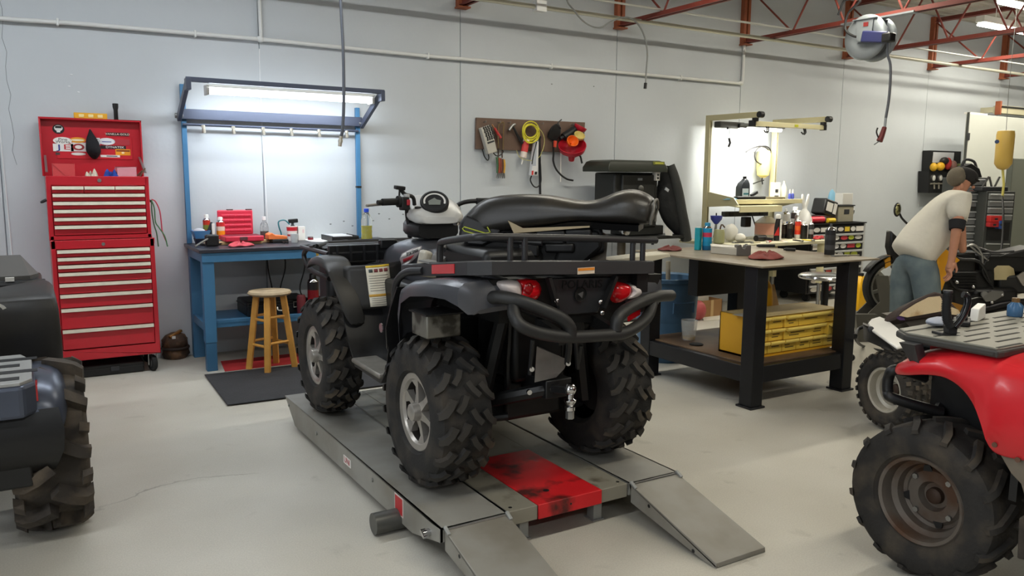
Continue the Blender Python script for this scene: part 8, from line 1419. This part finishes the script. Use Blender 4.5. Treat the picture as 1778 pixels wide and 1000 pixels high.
MB().hexa([W(1570,558,4.8),W(1640,550,4.8),W(1680,560,4.8),W(1600,585,4.8)],[p+Dp*0.3 for p in (W(1570,558,4.8),W(1640,550,4.8),W(1680,560,4.8),W(1600,585,4.8))]).build('seat_base', mat('base_grey',(90,84,74),0.6), t, smooth=0)
# ================================================================= DARK QUAD AT THE LEFT EDGE
t = thing('mud_quad_bike', 'dark grey quad bike with huge mud tire cut by the left edge', 'quad bike', (-0.5,4.3,0))
tire_wheel(t, (0.005,3.78,0.36), 0.362, 0.27, 0.165, 'mud', 'plain', 1, M_mud, spin=0.15); tire_wheel(t, (-1.0,3.78,0.36), 0.362, 0.27, 0.165, 'mud', 'plain', -1, M_mud)
tire_wheel(t, (-0.02,5.15,0.35), 0.352, 0.22, 0.165, 'mud', 'plain', 1, M_mud, spin=0.4); tire_wheel(t, (-0.98,5.15,0.35), 0.352, 0.22, 0.165, 'mud', 'plain', -1, M_mud)
MB().bb(-0.75,-0.25,3.6,5.2,0.38,0.78).build('chassis', M_eng, t, bev=0.04)
M_gl = mat('gunmetal_gloss', (74,80,94), 0.3, 0.4, var=0.08, vs=5); XC = -0.5
for s in (-1,1):
    X = lambda x: x if s > 0 else 2*XC-x; rings = []
    for y, zt, xo, dr in ((4.15,0.60,0.04,0.08),(4.08,0.66,0.055,0.07),(3.95,0.70,0.065,0.07),(3.75,0.715,0.075,0.09),(3.60,0.71,0.080,0.12),(3.50,0.685,0.075,0.15),(3.44,0.65,0.055,0.15),(3.41,0.60,0.03,0.10)):
        p = [(X(xo-0.19),y,zt-0.01),(X(xo-0.13),y,zt+0.0),(X(xo-0.04),y,zt-0.012),(X(xo-0.008),y,zt-dr*0.4),(X(xo),y,zt-dr)]; rings.append([Vector(v) for v in p]+[Vector(v)+Vector((-0.012*s,0.0,-0.012)) for v in reversed(p)])
    MB().loft(rings).build('rear_fender', M_gl, t, smooth=55, sub=1)
    MB().loft([[(X(-0.28),y,z),(X(xo),y,z),(X(xo),y+0.02,z-0.005),(X(-0.28),y+0.02,z-0.005)] for y, z, xo in ((3.42,0.60,0.04),(3.39,0.52,0.055),(3.39,0.44,0.05),(3.43,0.36,0.02),(3.50,0.31,-0.04))]).build('rear_valance', M_blk, t, smooth=50)
    # front mudguard / side pod
    rings = []
    for z, x1, y0 in ((0.55,0.085,4.30),(0.70,0.085,4.28),(0.85,0.080,4.27),(0.905,0.070,4.29),(0.925,0.05,4.33)): rings.append([(X(x1),y0,z),(X(x1-0.02),y0-0.02,z),(X(x1-0.12),y0-0.03,z),(X(-0.30),y0,z-0.012),(X(-0.30),y0+0.25,z-0.012),(X(x1-0.02),y0+0.6,z),(X(x1),y0+0.5,z)])
    MB().loft(rings).build('front_fender', M_blk2, t, smooth=50, bev=0.008)
# rear rack plate with slots and red reflector
m = MB(); rk = [(-0.97,3.36),(-0.07,3.36),(-0.03,3.42),(-0.03,3.78),(-0.07,3.92),(-0.97,3.92)]
MB().prism([(x,y,0.585) for x, y in rk],(0,0,0.125)).build('rear_rack', M_gl, t, smooth=0, bev=0.015); MB().prism([(x*0.98-0.01,y*0.97+0.11,0.708) for x, y in rk],(0,0,0.014)).build('rack_deck', mat('rack_pale',(150,150,148),0.4,0.2), t, smooth=0, bev=0.003)
for i in range(4):
    for j in range(4): x0 = -0.23-0.24*j+(0.06 if i % 2 else 0); MB().bb(x0,x0+0.15,3.42+i*0.12,3.47+i*0.12,0.7215,0.7235).build('rack_slot', M_black, t)
MB().bb(-0.0305,-0.024,3.43,3.53,0.63,0.69).build('reflector', M_tail, t); MB().bb(-0.9,-0.10,3.42,3.60,0.46,0.585).build('tail_box', M_blk, t, bev=0.02)
MB().bb(-0.22,-0.06,3.42,3.6,0.30,0.44).build('tail_bracket', M_blk, t, bev=0.01)
# body decal
text_obj('lettering','O',0.12,facing((-0.185,4.262,0.855),(0,-1,0)),mat('decal_white',(196,194,186),0.4),t,ext=0.002,sx=1.4); text_obj('lettering','9',0.07,facing((-0.15,4.262,0.78),(0,-1,0)),mat('decal_lime',(160,176,60),0.4),t,ext=0.002); text_obj('lettering','o',0.07,facing((-0.152,4.262,0.825),(0,-1,0)),mat('decal_lime',(160,176,60),0.4),t,ext=0.002)
# front rack pod
pr_ = [(-0.95,4.85),(-0.06,4.85),(0.025,4.93),(0.025,5.25),(-0.04,5.5),(-0.95,5.5)]; MB().loft([[(x*sx-(0.0 if sx == 1 else 0.012),y,z) for x, y in pr_] for z, sx in ((0.82,1.0),(0.93,1.0))]).build('front_rack_base', M_blk, t, smooth=0, bev=0.02)
MB().prism([(-0.95,4.90,0.93),(-0.03,4.90,0.93),(0.01,5.0,0.93),(-0.07,5.15,1.02),(-0.95,5.15,1.02)],(0,0,0.02)).build('front_rack_deck', mat('rack_grey_light',(82,80,77),0.45), t, smooth=0)
for i in range(4): MB().hexa([(-0.9,4.95+0.055*i,0.9525+0.02*i),(-0.09,4.95+0.055*i,0.9525+0.02*i),(-0.09,4.972+0.055*i,0.9605+0.02*i),(-0.9,4.972+0.055*i,0.9605+0.02*i)],[(-0.9,4.95+0.055*i,0.9585+0.02*i),(-0.09,4.95+0.055*i,0.9585+0.02*i),(-0.09,4.972+0.055*i,0.9665+0.02*i),(-0.9,4.972+0.055*i,0.9665+0.02*i)]).build('rack_slot', M_black, t)
MB().bb(-0.14,-0.10,4.84,4.86,0.93,0.95).build('rack_label', M_white, t); MB().box((0.03,4.92,0.90),(0.02,0.05,0.05)).build('rack_latch', M_dark, t, bev=0.005)
MB().loft([ring_box(-0.5,y,hw,z0,z1) for y, hw, z0, z1 in ((4.0,0.16,0.7,0.98),(4.4,0.2,0.7,1.0),(4.8,0.2,0.7,0.95))]).build('tank_cover', M_blk, t, smooth=60)
